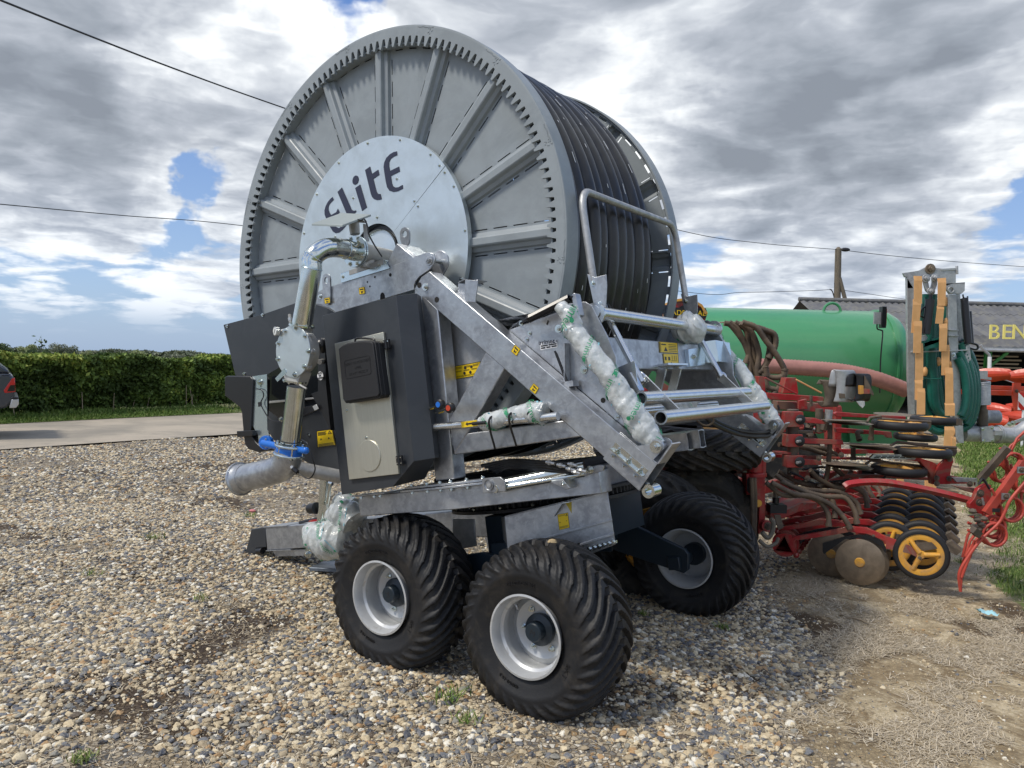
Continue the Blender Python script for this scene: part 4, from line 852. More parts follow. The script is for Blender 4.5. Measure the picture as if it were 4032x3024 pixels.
# ---- guide plates, cross beam, tubes, hoop
def guide(yp, t, nm):
    mb = MB(); P = [(628,552),(650,522),(700,492),(965,408),(1045,398),(1080,420),(1105,470),(1165,585),(1212,700),(1216,800),(1345,1060),(1350,1105)]
    Q = us('R3', P, .31); Q = [V((q.x, yp, q.z)) for q in Q]; b0 = ARM[4]-AD*.30; b1 = ARM[3]+AD*.5; Q += [V((b0.x, yp, b0.z)), V((b1.x, yp, b1.z))]
    mb.prism(Q, (0, t, 0)); return mb.build(nm, 'galv', reel, bevel=.002)
gp = guide(.305, .010, 'guide_plate'); gp2 = guide(mir(.305), -.010, 'guide_plate')
mb = MB()
for x, y_, r in ((898,545,.014),(1036,768,.014),(740,570,.008),(725,603,.008),(695,515,.009),(1215,1025,.010)): mb.bolt(u('R3',x,y_,.303), r=r)
for x, y_, r in ((1140,935,.014),): mb.lathe([(r,-.001),(0,-.001)], u('R3',x,y_,.304), (0,1,0), 14, 'dark_inside')
mb.prism(us('R3', [(838,498),(846,502),(838,525),(830,521)], .3035), (0,.001,0), 'dark_inside'); mb.prism(us('R3', [(1058,668),(1066,672),(1062,690),(1053,686)], .3035), (0,.001,0), 'dark_inside')  # dark disc and slot marks painted as shade in openings left uncut
mb.prism([u('R3',950,625,.30), u('R3',957,625,.30), u('R3',960,850,.30), u('R3',950,850,.30)], (0,-.05,0)); mb.prism(us('R3',[(872,668),(880,664),(890,680),(958,850),(940,850)],.25), (0,.004,0), 'black_plastic'); mb.box(u('R3',970,845,.26), (.05,.06,.03)); 
mb.build('stop_bracket', 'galv', gp)
mb = MB(); c = us('R3', [(795,618),(890,604),(892,646),(800,662)], .302); mb.prism(c, (0,.002,0), 'white')
def pt2(a, b): return (c[0]*(1-a)+c[1]*a)*(1-b)+(c[3]*(1-a)+c[2]*a)*b+V((0,-.001,0))
for a0, b0, a1, b1 in ((.04,.45,.45,.6),(.5,.45,.96,.6),(.04,.7,.3,.88),(.36,.7,.6,.88),(.66,.7,.96,.88)): mb.add([pt2(a0,b0),pt2(a0,b1),pt2(a1,b1),pt2(a1,b0)], [(0,1,2,3)], 'ink')
ux_ = (c[1]-c[0]).normalized(); uy_ = (c[0]-c[3]).normalized(); put_text(mb, 'irrimec', .036, pt2(.40,.36), ux_, uy_, 'letter'); put_text(mb, 'C E', .016, pt2(.90,.30), ux_, uy_, 'letter'); mb.build('type_plate', 'white', gp)
# spring with its hook post
mb = MB(); a, b = u('R3',735,492,.23), u('R3',960,378,.20); x, y, d = frame(b-a); L_ = (b-a).length; P = []
for i in range(42*8+1):
    t = i/(42*8); an = t*42*2*pi; P.append(a+d*(L_*t)+x*cos(an)*.020+y*sin(an)*.020)
mb.tube(P, .0042, 5); mb.tube([u('R3',690,515,.29), u('R3',712,503,.24), a], .005, 6); mb.tube([b, u('R3',975,368,.20)], .005, 6); mb.build('spring', 'black_plastic', gp)
mb = MB(); mb.prism(us('R3', [(968,362),(980,350),(990,355),(1012,470),(1000,482),(985,470)], .20), (0,.05,0)); mb.build('spring_post', 'galv', gp, bevel=.002)
def xz(p, y): return V((p[0], y, p[1]))
mb = MB(); mb.cyl(xz((.548,1.998), .31), xz((.548,1.985), 2.05), .036, 24)
for yy in (.32, 2.03): mb.lathe([(.036,0),(.060,0),(.060,.014),(.036,.014)], xz((.548,1.99), yy), (0,1,0), 24)
mb.build('cross_tube', 'zinc_tube', reel)
mb = MB(); hp1, hb, hpv = (.452,2.73), (.458,2.195), (.474,2.05)
P = [xz(hb, .53)]+[xz((.452,2.60), .53)]+[V((.452, .53+.09*(1-cos(t)), 2.61+.12*sin(t))) for t in np.linspace(.15, pi/2, 6)]+[V((.452, 1.83-.09*(1-cos(t)), 2.61+.12*sin(t))) for t in np.linspace(pi/2, .15, 6)]+[xz((.452,2.60), 1.83), xz(hb, 1.83)]
mb.tube(P, .021, 16); hp_ = mb.build('hose_guard_hoop', 'zinc_tube' if False else 'galv_dull', reel, angle=60)
mb = MB()
for yy, s in ((.53,1),(1.83,-1)):
    mb.seg()
    q = xz((.46,2.16), yy-.02); mb.prism([q+V((-.025,0,.09)), q+V((.02,0,.06)), q+V((.09,0,.06)), q+V((.085,0,.0)), q+V((.055,0,-.14)), q+V((-.005,0,-.14))], (0,.006,0)); mb.prism([q+V((-.02,.036,.06)), q+V((.03,.036,.06)), q+V((.055,.036,-.14)), q+V((.0,.036,-.14))], (0,.006,0))
    for dz in (.03, -.09): mb.bolt(q+V((.01+dz*-.2, 0, dz)), r=.010); 
    mb.tube(arc(q+V((.035,.02,-.13)), .045, 0, 2*pi, 14, (1,0,0), (0,0,1)), .004, 5, 'black_plastic')
mb.build('hoop_bracket', 'galv', hp_, bevel=.001)
mb = MB()
for yy in (.56, 1.80):
    mb.seg(); a, b = xz((.49,2.02), yy), xz((.640,1.635), yy); mb.cyl(a, b, .019, 16); mb.cyl(a+(b-a)*.93, b+(b-a)*.06, .026, 12); mb.tube(arc(b, .032, 0, 2*pi, 12), .006, 5)
mb.build('hose_guide_leg', 'zinc_tube', reel)
mb = MB()
for yy in (.58, 1.78): mb.seg(); mb.bar(xz((.642,1.64), yy), xz((.815,1.425), yy), .012, .05)
mb.build('guide_strap', 'zinc_tube', reel, bevel=.001)
for p, a, b in (((.725,1.52), .36, 2.0), ((.828,1.41), .34, 2.02)):
    mb = MB(); mb.pipe(xz(p, a), xz(p, b), .036, .028, 28); mb.build('roller_tube', 'zinc_tube', reel)
mb = MB(); mb.box((.465, YC, 1.797), (.07, 1.74, .178)); cbm = mb.build('hose_guide_beam', 'zinc_tube' if False else 'galv', reel, bevel=.006)
c1 = up_('R4', 572,825, (.503,0,0), (1,0,0))
def bstick(pts, kind):
    P = [up_('R4', x, y_, (.5035,0,0), (1,0,0)) for x, y_ in pts]; mb = MB(); mb.prism(P, (-.001,0,0), 'sticker_yellow')
    def pt(a, b): return (P[0]*(1-a)+P[1]*a)*(1-b)+(P[3]*(1-a)+P[2]*a)*b+V((.001,0,0))
    def q(a0,b0,a1,b1): mb.add([pt(a0,b0),pt(a1,b0),pt(a1,b1),pt(a0,b1)], [(0,1,2,3)], 'ink')
    for z in ((0,0,1,.03),(0,.97,1,1),(0,0,.02,1),(.98,0,1,1)): q(*z)
    if kind:
        q(.08,.25,.18,.5); q(.3,.25,.42,.5); mb.add([pt(.5,.6),pt(.35,.9),pt(.65,.9)], [(0,1,2)], 'ink'); mb.add([pt(.5,.68),pt(.41,.86),pt(.59,.86)], [(0,1,2)], 'sticker_yellow')
        for a in (.55,.7,.82): q(a,.15,a+.03,.45); q(a-.05,.5,a+.08,.53)
    else:
        q(.05,.1,.07,.9); mb.add([pt(.32,.45),pt(.22,.85),pt(.42,.85)], [(0,1,2)], 'ink'); q(.1,.2,.35,.3)
        for b in (.2,.35,.5,.65,.8): q(.48,b,.92,b+.05)
    mb.build('warning_sticker', 'sticker_yellow', cbm)
bstick([(568,822),(660,830),(664,882),(572,878)], 0); bstick([(588,882),(664,884),(668,955),(596,950)], 1)
# lamp box and bracket on far end of the beam
mb = MB(); P = [up_('R4', x, y_, (.53,0,0), (1,0,0)) for x, y_ in ((715,860),(800,850),(800,940),(725,950))]; mb.prism(P, (-.03,0,0)); mb.prism([V((.50,1.82,1.90)), V((.60,1.90,1.90)), V((.60,2.17,1.89)), V((.50,2.17,1.89))], (0,0,-.15)); mb.bolt(P[0]+V((0,.07,-.05)), (1,0,0), .013); mb.build('cover_box', 'zinc_plate', reel, bevel=.003)
# small shaft pieces, second row of guides behind the rollers
mb = MB(); mb.pipe(xz((.60,1.46), .50), xz((.60,1.46), 1.7), .032, .026, 20); mb.bar(xz((.66,1.66), .42), xz((.70,1.56), .42), .06, .02); mb.bolt(u('R4',440,1045,.42), (1,0,.2), .014); mb.prism([V((.60,.40,1.70)), V((.70,.40,1.72)), V((.70,.40,1.58)), V((.62,.40,1.56))], (0,.006,0))
mb.prism([V((.45,1.05,1.72)), V((.60,1.05,1.72)), V((.60,1.35,1.72)), V((.45,1.35,1.72))], (0,0,.012)); 
for yy in (1.08, 1.30): mb.bar((.55,yy,1.71), (.46,yy,1.50), .02, .05)
mb.build('carriage_bracket', 'zinc_tube', reel)
wrap([V((.56,.75,1.45)), V((.58,.95,1.46)), V((.57,1.2,1.46)), V((.58,1.4,1.48))], [.05,.07,.075,.05], seed=14, rows=2, fs=.05); wrap([u('R4',640,770,1.6), u('R4',690,760,1.6), u('R4',745,745,1.6), u('R4',780,720,1.6)], [.05,.10,.11,.06], seed=17, rows=3, fs=.05)
mb = MB(); P = smoothpath([u('R4',790,1190,1.5), u('R4',850,1240,1.7), u('R4',960,1285,1.9), u('R4',1070,1300,2.0), u('R4',1135,1285,2.08), u('R4',1155,1240,2.12)]); mb.tube(P, .016, 10); mb.tube([q+V((0,.0,.026)) for q in P], .014, 10); mb.build('hydraulic_hose', 'hose', reel)
mb = MB(); P = smoothpath([u('R4',740,1160,1.2), u('R4',750,1210,1.2), u('R4',800,1245,1.25), u('R4',840,1225,1.3), u('R4',830,1185,1.3)]); mb.tube(P, .006, 6); mb.build('brown_cable', 'seed_hose', reel)
# pressed channel fork stub seen under the beam
for dx, q in ((0,'a'),(1,'b')):
    mb = MB(); c = u('R4', 725+60*dx, 1322-12*dx, 1.0+.05*dx); s_ = .045
    O_ = [(-s_,s_),(0,s_*1.1),(s_,s_),(s_*.8,0),(s_,-s_),(0,-s_*1.1),(-s_,-s_),(-s_*.8,0)]; mb.ring([c+V((0,a,b*1.1)) for a, b in O_], [c+V((0,a*.88,b*.97)) for a, b in O_], (-.30,0,0)); mb.build('hollow_fork', 'galv', reel)
# ---------------------------------------------------------------- water inlet side
mb = MB(); G = [(33,530),(205,484),(350,434),(430,440),(480,455),(520,478),(560,700),(560,1200),(520,1192),(470,1170),(390,1125),(292,1062),(250,1030),(225,985),(218,752),(85,752)]
mb.prism(us('R2', G, .26), (0, .004, 0)); gd = mb.build('drive_guard', 'charcoal', reel, bevel=.001)
mb = MB()
for x, y_ in ((50,536),(204,487),(124,743),(406,1008),(478,730)): mb.bolt(u('R2',x,y_,.258), r=.008)
mb.build('bolt', 'zinc', gd)
sticker('R2', [(438,992),(508,983),(522,1055),(442,1066)], .257, gd, 1)
mb = MB(); c = u('R2',455,752,.10); mb.lathe([(.028,0),(0,-.001)], c+V((0,-.001,0)), (0,1,0), 20, 'white'); 
for i, tx in enumerate(('ELITE','OK','TESTED')): put_text(mb, tx, .016, c+V((0,-.0035,.012-.016*i)), (1,0,0), (0,0,1), 'ink')
mb.build('round_label', 'white', gd)
mb = MB(); mb.prism(us('R2', [(445,590),(474,585),(480,795),(500,990),(415,830),(445,820)], .12), (0,.10,0), 'black_plastic'); mb.prism(us('R2',[(225,745),(300,700),(445,690),(480,800),(300,905),(300,955),(225,900)], .20), (0,.02,0), 'glass_dark'); mb.ball(u('R2',462,620,.06), .05, 'black_plastic'); mb.cyl(u('R2',452,692,.04), u('R2',465,688,.12), .016, 12, 'alu_cast'); mb.bolt(u('R2',286,942,.19), r=.012)
mb.prism(us('R2',[(230,862),(440,845),(440,852),(230,872)], .198), (0,.002,0), 'silver'); mb.prism(us('R2',[(420,885),(437,876),(448,895),(430,904)], .10), (0,.004,0), 'silver'); mb.prism(us('R2',[(380,890),(430,878),(440,900),(300,965),(300,945)],.12),(0,.02,0),'black_plastic')
mb.build('turbine_housing', 'black_plastic', reel, bevel=.002)
# black moulded chute and its bracket
mb = MB(); P = us('R2', [(38,758),(48,752),(150,754),(162,770),(150,1000),(172,1040),(196,1062),(200,1078),(185,1086),(140,1072),(126,1050),(121,1020),(112,912),(104,890),(38,838)], -.06); mb.prism(P, (0,.14,0)); ch = mb.build('chute_cover', 'black_plastic', reel, bevel=.006)
mb = MB(); mb.prism(us('R2', [(90,993),(158,990),(160,1014),(92,1020)], -.08), (0,.05,0)); mb.build('handle', 'black_plastic', ch, bevel=.003)
mb = MB(); mb.prism(us('R2', [(155,755),(222,745),(224,985),(232,1010),(215,1070),(190,1072),(184,1010),(152,955)], -.045), (0,.004,0), 'zinc_plate'); mb.prism([u('R2',155,755,-.045), u('R2',152,955,-.045), u('R2',184,1010,-.045), u('R2',184,1010,-.03), u('R2',152,955,-.03), u('R2',155,755,-.03)], (.002,0,0), 'zinc_plate') if False else None
mb.bolt(u('R2',194,780,-.046), r=.013); mb.bolt(u('R2',200,775,-.046), r=.006); mb.lathe([(.005,-.001),(0,-.001)], u('R2',196,797,-.045), (0,1,0), 8, 'ink'); mb.prism(us('R2',[(183,867),(198,865),(199,885),(184,887)],-.047),(0,.001,0),'ink')
mb.build('bracket', 'zinc_plate', ch)
def cable(pts, a, r, nm, par, m='black_plastic'): 
    mb = MB(); mb.tube(smoothpath([u(k, x, y_, q) for (k, x, y_, q) in pts] if a is None else [u('R2', x, y_, a) for x, y_ in pts], 6), r, 6); return mb.build(nm, m, par)
cable([(176,808),(200,815),(208,840),(196,870),(210,905),(240,945),(284,952)], -.06, .004, 'cable', ch)
# pipes, y = -.2 plane
YP = -.2
pa, pb = u('R2',323,1045,YP), u('R2',352,800,YP); rp = .057
mb = MB(); mb.cyl(pa, pb, rp, 32); lp = mb.build('lower_riser_pipe', 'zinc', reel)
mb = MB(); mb.cyl(pa+(pb-pa)*.03, pa+(pb-pa)*.045, rp+.003, 24); mb.build('band', 'black_plastic', lp)
ud = (pb-pa).normalized()
def dirs(k1, p1, p2, y): return (u(k1,*p2,y)-u(k1,*p1,y)).normalized()
# casing with round cover
e0 = u('R2',361,646,YP); cc = e0-V((0,.045,0)); CR = .152; mb = MB()
mb.lathe([(0,0),(CR,0),(CR,.008),(0,.008)], cc, n=56); cov_ = mb.build('cover_plate', 'hubsteel', reel, bevel=.001)
mb = MB()
for k in range(9): mb.bolt(cc+V((cos(radians(70+40*k))*(CR-.014), 0, sin(radians(70+40*k))*(CR-.014))), r=.010)
mb.build('bolt', 'zinc', cov_)
mb = MB(); mb.lathe([(CR-.002,.009),(CR-.002,.03),(CR-.012,.035),(CR-.022,.09),(CR-.05,.115),(0,.115)], cc, n=56)
for k in range(9):
    q = cc+V((cos(radians(70+40*k))*(CR-.012), .008, sin(radians(70+40*k))*(CR-.012))); mb.cyl(q, q+V((0,.035,0)), .018, 12)
mb.bar(e0+V((0,.01,-.05))-ud*.05, e0-ud*.185, .08, .13); mb.bar(e0+ud*.05, e0+ud*.150, .08, .11)
cs_ = mb.build('valve_casing', 'alu_cast', reel, bevel=.004)
mb = MB(); 
for s_, r_ in ((-.182,.075),(.148,.075)):
    mb.seg(); q = e0+ud*s_; mb.lathe([(0,0),(r_,0),(r_,.010),(0,.010)], q, ud, 32)
    for k in range(6): 
        x, y, d = frame(ud); mb.bolt(q+(x*cos(k*pi/3+.3)+y*sin(k*pi/3+.3))*(r_-.012)+ud*(.01 if s_ > 0 else 0), ud if s_ > 0 else -ud, .007)
mb.build('flange', 'zinc', cs_)
# tags, gauge, nipple
mb = MB(); mb.prism(us('R2', [(300,718),(308,738),(268,778),(258,764)], YP-.10), (0,.003,0)); mb.build('lever', 'zinc_plate', cs_)
mb = MB(); g = u('R2',272,558,YP-.05); gx = V((-.25,-.97,0)).normalized(); mb.lathe([(0,0),(.026,0),(.027,-.022),(.0235,-.024),(.0235,-.020),(0,-.019)], g, -gx, 28, 'silver'); 
mb.lathe([(.0225,0),(0,0)], g+gx*.0235, gx, 24, 'gauge_face'); x, y, d = frame(gx); mb.bar(g+gx*.0245-x*.010-y*.012, g+gx*.0245+x*.008+y*.010, .0012, .002, m='ink')
mb.cyl(g+V((.02,.005,.0)), g+V((.09,.02,.0)), .008, 10, 'silver'); mb.build('pressure_gauge', 'silver', cs_)
mb = MB(); q = u('R2',325,520,YP); mb.cyl(q, q+V((0,0,.05)), .010, 8, 'alu_cast'); mb.cyl(q+V((0,0,.012)), q+V((0,0,.03)), .013, 6, 'silver'); mb.cyl(u('R2',365,792,YP-.06), u('R2',395,808,YP-.06), .006, 8); mb.build('nipple', 'alu_cast', cs_)
# upper pipe: riser, bend, into the bearing on the drum axis
b0 = e0+ud*.155; b1 = u('S5',262,850,YP); top = AX+V((0,.13,0)); top = V((u('S5',810,630,.09).x, .09, u('S5',810,630,.09).z))
P = [b0, b0.lerp(b1,.5), b1]; rd = (b1-b0).normalized()
ctrl = [(255,760,-.2),(290,690,-.19),(350,635,-.165),(430,595,-.13),(520,580,-.09),(620,585,-.03),(720,605,.03)]
P2 = smoothpath([b1]+[u('S5',x,y_,a) for x, y_, a in ctrl]+[top], 4)
mb = MB(); mb.tube([b0, b0.lerp(b1,.5)]+P2, rp+.001, 32); up1 = mb.build('upper_feed_pipe', 'zinc', reel, angle=60)
mb = MB()
for q, t in ((P2[0], rd), (P2[7], (P2[8]-P2[6]).normalized()), (P2[-6], (P2[-5]-P2[-7]).normalized())):
    mb.seg(); x, y, d = frame(t); mb.tube([q+(x*cos(2*pi*j/28)+y*sin(2*pi*j/28))*(rp+.0015) for j in range(28)], .0035, 6, closed=True)
mb.build('weld_bead', 'zinc_plate', up1)
mb = MB(); q = V((top.x, .10, top.z)); mb.lathe([(0,-.012),(.096,-.012),(.096,0),(0,0)], q, n=40); mb.lathe([(0,.006),(.096,.006),(.096,.018),(0,.018)], q, n=40)
for k in range(8): mb.bolt(q+V((cos(k*pi/4+.2)*.082, -.012, sin(k*pi/4+.2)*.082)), r=.010)
fl = mb.build('pipe_flange', 'zinc_plate', reel, bevel=.001)
mb = MB(); mb.lathe([(.075,.018),(.078,.05),(.060,.09),(.055,.16),(.05,.30),(0,.30)], q, n=32); mb.box(q+V((0,.13,-.09)), (.30,.11,.03)); mb.box(q+V((.02,.07,-.07)), (.03,.10,.06)); mb.build('bearing_housing', 'alu_cast', fl)
mb = MB(); a = q+V((-.03,-.02,-.01)); b = q+V((.08,-.035,.03)); mb.cyl(a, b, .014, 14, 'zinc'); mb.cyl(b, b+(b-a).normalized()*.022, .024, 6, 'zinc'); mb.build('lock_bolt', 'zinc', fl)
mb = MB(); c = q+V((.035,.03,.105)); mb.lathe([(0,0),(.030,0),(.033,.06),(.034,.075),(0,.08)], c+V((-.02,-.03,0)), (0,0,1), 14); mb.build('cap', 'pipe_cap' if False else 'alu_cast', fl)
mb = MB(); mb.prism(us('S5', [(925,270),(975,275),(1000,500),(940,470)], .06), (0,.006,0)); 
SP = [u('S5',255,268,-.13), u('S5',640,128,.12), u('S5',1030,146,.10), u('S5',655,285,-.11)]; mb.prism([u('S5',740,238,.0), u('S5',800,210,.02), u('S5',980,240,.06), u('S5',960,262,.06)], (0,0,.004))
mb.build('sensor_bracket', 'galv_dull', fl)
mb = MB(); mb.prism(SP, (0,0,-.012)); mb.build('sensor_roof', 'zinc_dull' if 'zinc_dull' in MAT else mat('zinc_dull', (.36,.40,.39), .45, .3, .05, 6).name, fl, bevel=.001)
mb = MB(); mb.tube(smoothpath([u('S5',855,215,-.0), u('S5',900,225,.02), u('S5',945,210,.04), u('S5',985,300,.05), u('S5',1000,400,.05), u('S5',1060,520,.08), u('S5',1110,600,.1), u('S5',1175,700,.12)], 6), .0045, 6); mb.build('sensor_cable', 'black_plastic', fl)
# lower elbow, inlet pipe, valve
el = u('R2',312,1110,YP); j0 = u('R2',318,1082,YP); en = u('R2',112,1200,YP); bend = u('R2',296,1150,YP)
mb = MB(); rl = .084; mb.tube(smoothpath([j0, u('R2',314,1110,YP), u('R2',298,1143,YP), u('R2',262,1163,YP), u('R2',190,1183,YP), en], 5), rl, 32); ip = mb.build('inlet_pipe', 'galv', reel, angle=60)
dI = (en-u('R2',190,1183,YP)).normalized(); mb = MB(); mb.lathe([(rl-.006,-.02),(rl+.002,-.02),(rl+.004,.0),(rl+.006,.012),(rl+.012,.03),(rl+.022,.035),(rl+.024,.045),(rl+.018,.052),(rl+.006,.055),(rl-.006,.055),(rl-.008,.02)], en-dI*.03, dI, 40); mb.build('coupling_ring', 'galv', ip)
mb = MB(); mb.cyl(u('R2',330,1150,.02), u('R2',545,1192,.26), .045, 24); mb.build('rear_pipe', 'galv_dull', reel)
vc = u('R2',323,1070,YP); mb = MB()
for s_ in (.022, -.034): mb.lathe([(0,-.006),(.092,-.006),(.094,-.003),(.094,.003),(.092,.006),(0,.006)], vc+ud*s_, ud, 40, 'zinc_plate')
x, y, d = frame(ud)
for k in range(6):
    q = vc+(x*cos(k*pi/3)+y*sin(k*pi/3))*.078; mb.cyl(q-ud*.05, q+ud*.042, .006, 8, 'zinc'); mb.cyl(q+ud*.028, q+ud*.040, .012, 6, 'zinc'); mb.cyl(q-ud*.040, q-ud*.052, .012, 6, 'zinc')
vf_ = mb.build('valve_flange', 'zinc_plate', reel)
mb = MB(); mb.lathe([(.05,-.028),(.078,-.026),(.082,-.010),(.082,.008),(.078,.016),(.05,.018)], vc-ud*.004, ud, 40, 'blue_cast'); q = u('R2',392,1078,YP); mb.cyl(vc, q, .020, 16, 'blue_cast'); mb.ball(q, .022, 'blue_cast'); mb.cyl(vc, u('R2',205,1045,YP), .022, 16, 'blue_cast'); q = u('R2',208,1044,YP); mb.lathe([(0,-.02),(.040,-.02),(.044,-.012),(.044,.012),(.03,.02),(0,.02)], q+V((0,.02,0)), (-.45,.85,0), 24, 'blue_cast')
for k in range(4): mb.bolt(q+V((cos(k*pi/2+.6)*.032, 0, sin(k*pi/2+.6)*.032)), r=.005)
mb.build('butterfly_valve', 'blue_cast', reel)
cable([('R2',375,1030,-.25),('R2',400,1050,-.27),('R2',420,1110,-.27),('R2',432,1160,-.25),('R2',410,1198,-.25),('R2',380,1190,-.25),('R2',355,1170,-.25)], None, .004, 'cable', ip)
mb = MB(); a, b = u('R2',328,1148,-.265), u('R2',355,1172,-.255); mb.cyl(a, a.lerp(b,.3), .011, 10, 'silver'); mb.cyl(a.lerp(b,.3), b, .014, 10, 'black_plastic'); mb.build('plug', 'black_plastic', ip)
# ---------------------------------------------------------------- turntable, base frame, chassis
ZB0, ZB1 = 1.045, 1.17
mb = MB(); bp_ = [(-1.17,.15),(-.44,.16),(.36,.48),(.36,.60),(.12,1.0),(.12,1.40),(-.2,1.86),(-.54,2.20),(-1.17,2.20)]
def outline_beam(mb, pts, z0, z1, w):
    c = sum((V((x, y, 0)) for x, y in pts), V())/len(pts); o = [V((x, y, z0)) for x, y in pts]; i_ = [q+(V((c.x, c.y, z0))-q).normalized()*w*1.3 for q in o]; mb.ring(o, i_, (0,0,z1-z0))
outline_beam(mb, bp_, ZB0, ZB1, .12); base = mb.build('base_frame', 'galv', reel, bevel=.005)
mb = MB(); mb.prism([V((x, y, ZB1)) for x, y in ((-.78,.12),(-.36,.12),(-.20,.22),(-.20,.34),(-.78,.34))], (0,0,.012)); mb.prism([V((x, y, ZB1+.016)) for x, y in ((-.76,.14),(-.36,.14),(-.24,.22),(-.24,.34),(-.76,.34))], (0,0,.012))
for x in (-.72,-.60,-.50,-.42): mb.bolt((x,.155,ZB1+.028),(0,0,1),.011); mb.bolt((x,.155,ZB1-.002),(0,0,-1),.011)
for q in ((-.33,.19),(-.26,.25)): mb.bolt((*q,ZB1+.028),(0,0,1),.011); mb.bolt((*q,ZB1-.002),(0,0,-1),.011)
for x in (-1.09,-.98,-.93): mb.bolt((x,.10,ZB1+.0),(0,0,-1),.011)
mb.prism([V((x, y, ZB1+.003)) for x, y in ((-1.15,.08),(-.88,.08),(-.88,.2),(-1.15,.2))], (0,0,.008)); mb.build('bolted_plate', 'galv', base, bevel=.001)
mb = MB(); P = [u('R3',x,y_,.20) for x, y_ in ((480,1360),(580,1352),(605,1375),(608,1430),(485,1440))]; mb.prism(P, (0,.012,0)); mb.lathe([(.030,-.006),(.030,0),(0,0)], u('R3',520,1395,.198), n=24); mb.lathe([(.014,-.004),(0,-.004)], u('R3',520,1395,.192), n=16, m='galv_dull'); mb.build('pin_lug', 'galv', base, bevel=.002)
mb = MB(); a, b = u('R3',600,1395,.26), u('R3',1040,1300,.42); mb.cyl(a, b, .040, 20); a2, b2 = u('R3',572,1415,.22), u('R3',1040,1335,.40); mb.cyl(a2, b2, .017, 14); mb.pipe(a2-V((.01,.02,0)), a2+V((0.0,.03,0)), .022, .014, 16); mb.build('slew_cylinder', 'zinc', reel)
mb = MB(); P = us('R3', [(1030,1310),(1120,1285),(1145,1290),(1140,1320),(1040,1345)], .38); mb.prism(P, (0,.01,0)); mb.bolt(u('R3',1070,1312,.378), r=.014); P = us('R3', [(850,1380),(920,1365),(960,1412),(940,1420)], .30); mb.prism(P, (0,.08,0)); mb.bolt(u('R3',925,1395,.30), (0,0,1), .012); mb.build('cylinder_bracket', 'galv', base, bevel=.002)
mb = MB()
for i in range(5):
    y_ = 1270+i*9; mb.tube(smoothpath([u('R3',480+20*i,y_+20,.35), u('R3',640,y_-8,.33), u('R3',800,y_+6*sin(i*2),.32), u('R3',960-i*20,y_+14,.33), u('R3',990,1330,.36)], 6), .011, 6)
hh = mb.build('hydraulic_hoses', 'hose', reel); mb = MB()
for x, y_ in ((830,1270),(890,1285),(940,1305),(950,1280),(1000,1312),(970,1322)):
    a = u('R3',x,y_,.30); d = V((.9,0,-.25)).normalized(); mb.cyl(a, a+d*.055, .009, 8, 'silver'); mb.cyl(a+d*.015, a+d*.03, .014, 6, 'silver')
mb.build('coupling', 'silver', hh)
mb = MB(); mb.prism([V((x, y, 1.085)) for x, y in ((-1.08,.26),(-.44,.27),(.20,.60),(.02,1.0),(.02,1.4),(-.3,1.86),(-.56,2.1),(-1.08,2.1))], (0,0,.02)); mb.prism([V((x, y, 1.11)) for x, y in ((-.95,.62),(-.2,.62),(-.2,1.7),(-.95,1.7))], (0,0,.10)); mb.build('base_shade_deck', 'black_rough', reel, bevel=.004)  # added black deck: its colour stands for shade and dark hoses beneath the drum
TC = V((-.47, YC, 0)); mb = MB(); nT = 96*4; o_, i_ = [], []
for k in range(nT):
    r = .625 if k % 4 in (0,1) else .603; a = 2*pi*k/nT; o_.append(TC+V((r*cos(a), r*sin(a), .99))); i_.append(TC+V((.50*cos(a), .50*sin(a), .99)))
mb.ring(o_, i_, (0,0,.033)); mb.lathe([(.50,.965),(.635,.965),(.635,.985),(.50,.985)], TC, (0,0,1), 96); mb.lathe([(.50,1.028),(.65,1.028),(.65,1.043),(.50,1.043)], TC, (0,0,1), 96); mb.build('slewing_ring', 'navy_dark' if False else 'black_rough', reel, angle=25)
mb = MB()
for i in range(4):
    mb.bolt(TC+V((0.64*cos(-2.1+i*.33), 0.64*sin(-2.1+i*.33), 1.0)), (0,-1,.2), .008)
mb.build('bolt', 'zinc', base)
# chassis: tapered galvanised side plate in front, dark core
c0, c1, c2 = V((-.25,.42,0)), V((.34,.60,0)), V((-.42,.62,0)); pn = (c1-c0).cross(V((0,0,1)))
def cp(k, x, y_): return up_(k, x, y_, c0, pn)
F_ = [cp('S3',590,430), cp('S3',1870,110), cp('S3',1970,770), cp('S3',1640,900), cp('S3',1530,750), cp('S3',1000,900), cp('S3',630,860)]
inw = V((-pn.x, -pn.y, 0)).normalized(); inw = inw if inw.y > 0 else -inw
mb = MB(); mb.prism(F_, inw*.012); chs = mb.build('chassis_side', 'galv', reel, bevel=.002)
mb = MB(); L0 = [F_[0], F_[6]]; n2 = (c2-c0).cross(V((0,0,1))); q1 = up_('S3',330,455,c0,n2); q2 = up_('S3',250,800,c0,n2); q3 = up_('S3',405,965,c0,n2); mb.prism([F_[0], F_[6], F_[6]-V((0,0,.12)), q3, q2, q1], (.01,.012,0)); mb.build('chassis_corner', 'navy_galv' if 'navy_galv' in MAT else mat('navy_galv', (.20,.23,.27), .42, .6, .3, 8, (.12,.14,.17)).name, reel)
mb = MB(); mb.prism([F_[0], F_[1], F_[1]+inw*.06, F_[0]+inw*.06], (0,0,.006)); 
a, b = cp('S3',1000,705), cp('S3',1930,448); mb.prism([a, b, b+V((0,0,-.012)), a+V((0,0,-.012))], inw*-.012); a, b = cp('S3',1535,755), cp('S3',1955,615); mb.prism([a, b, b+V((0,0,-.014)), a+V((0,0,-.014))], inw*-.025); mb.build('fold', 'galv', chs, bevel=.002)
mb = MB()
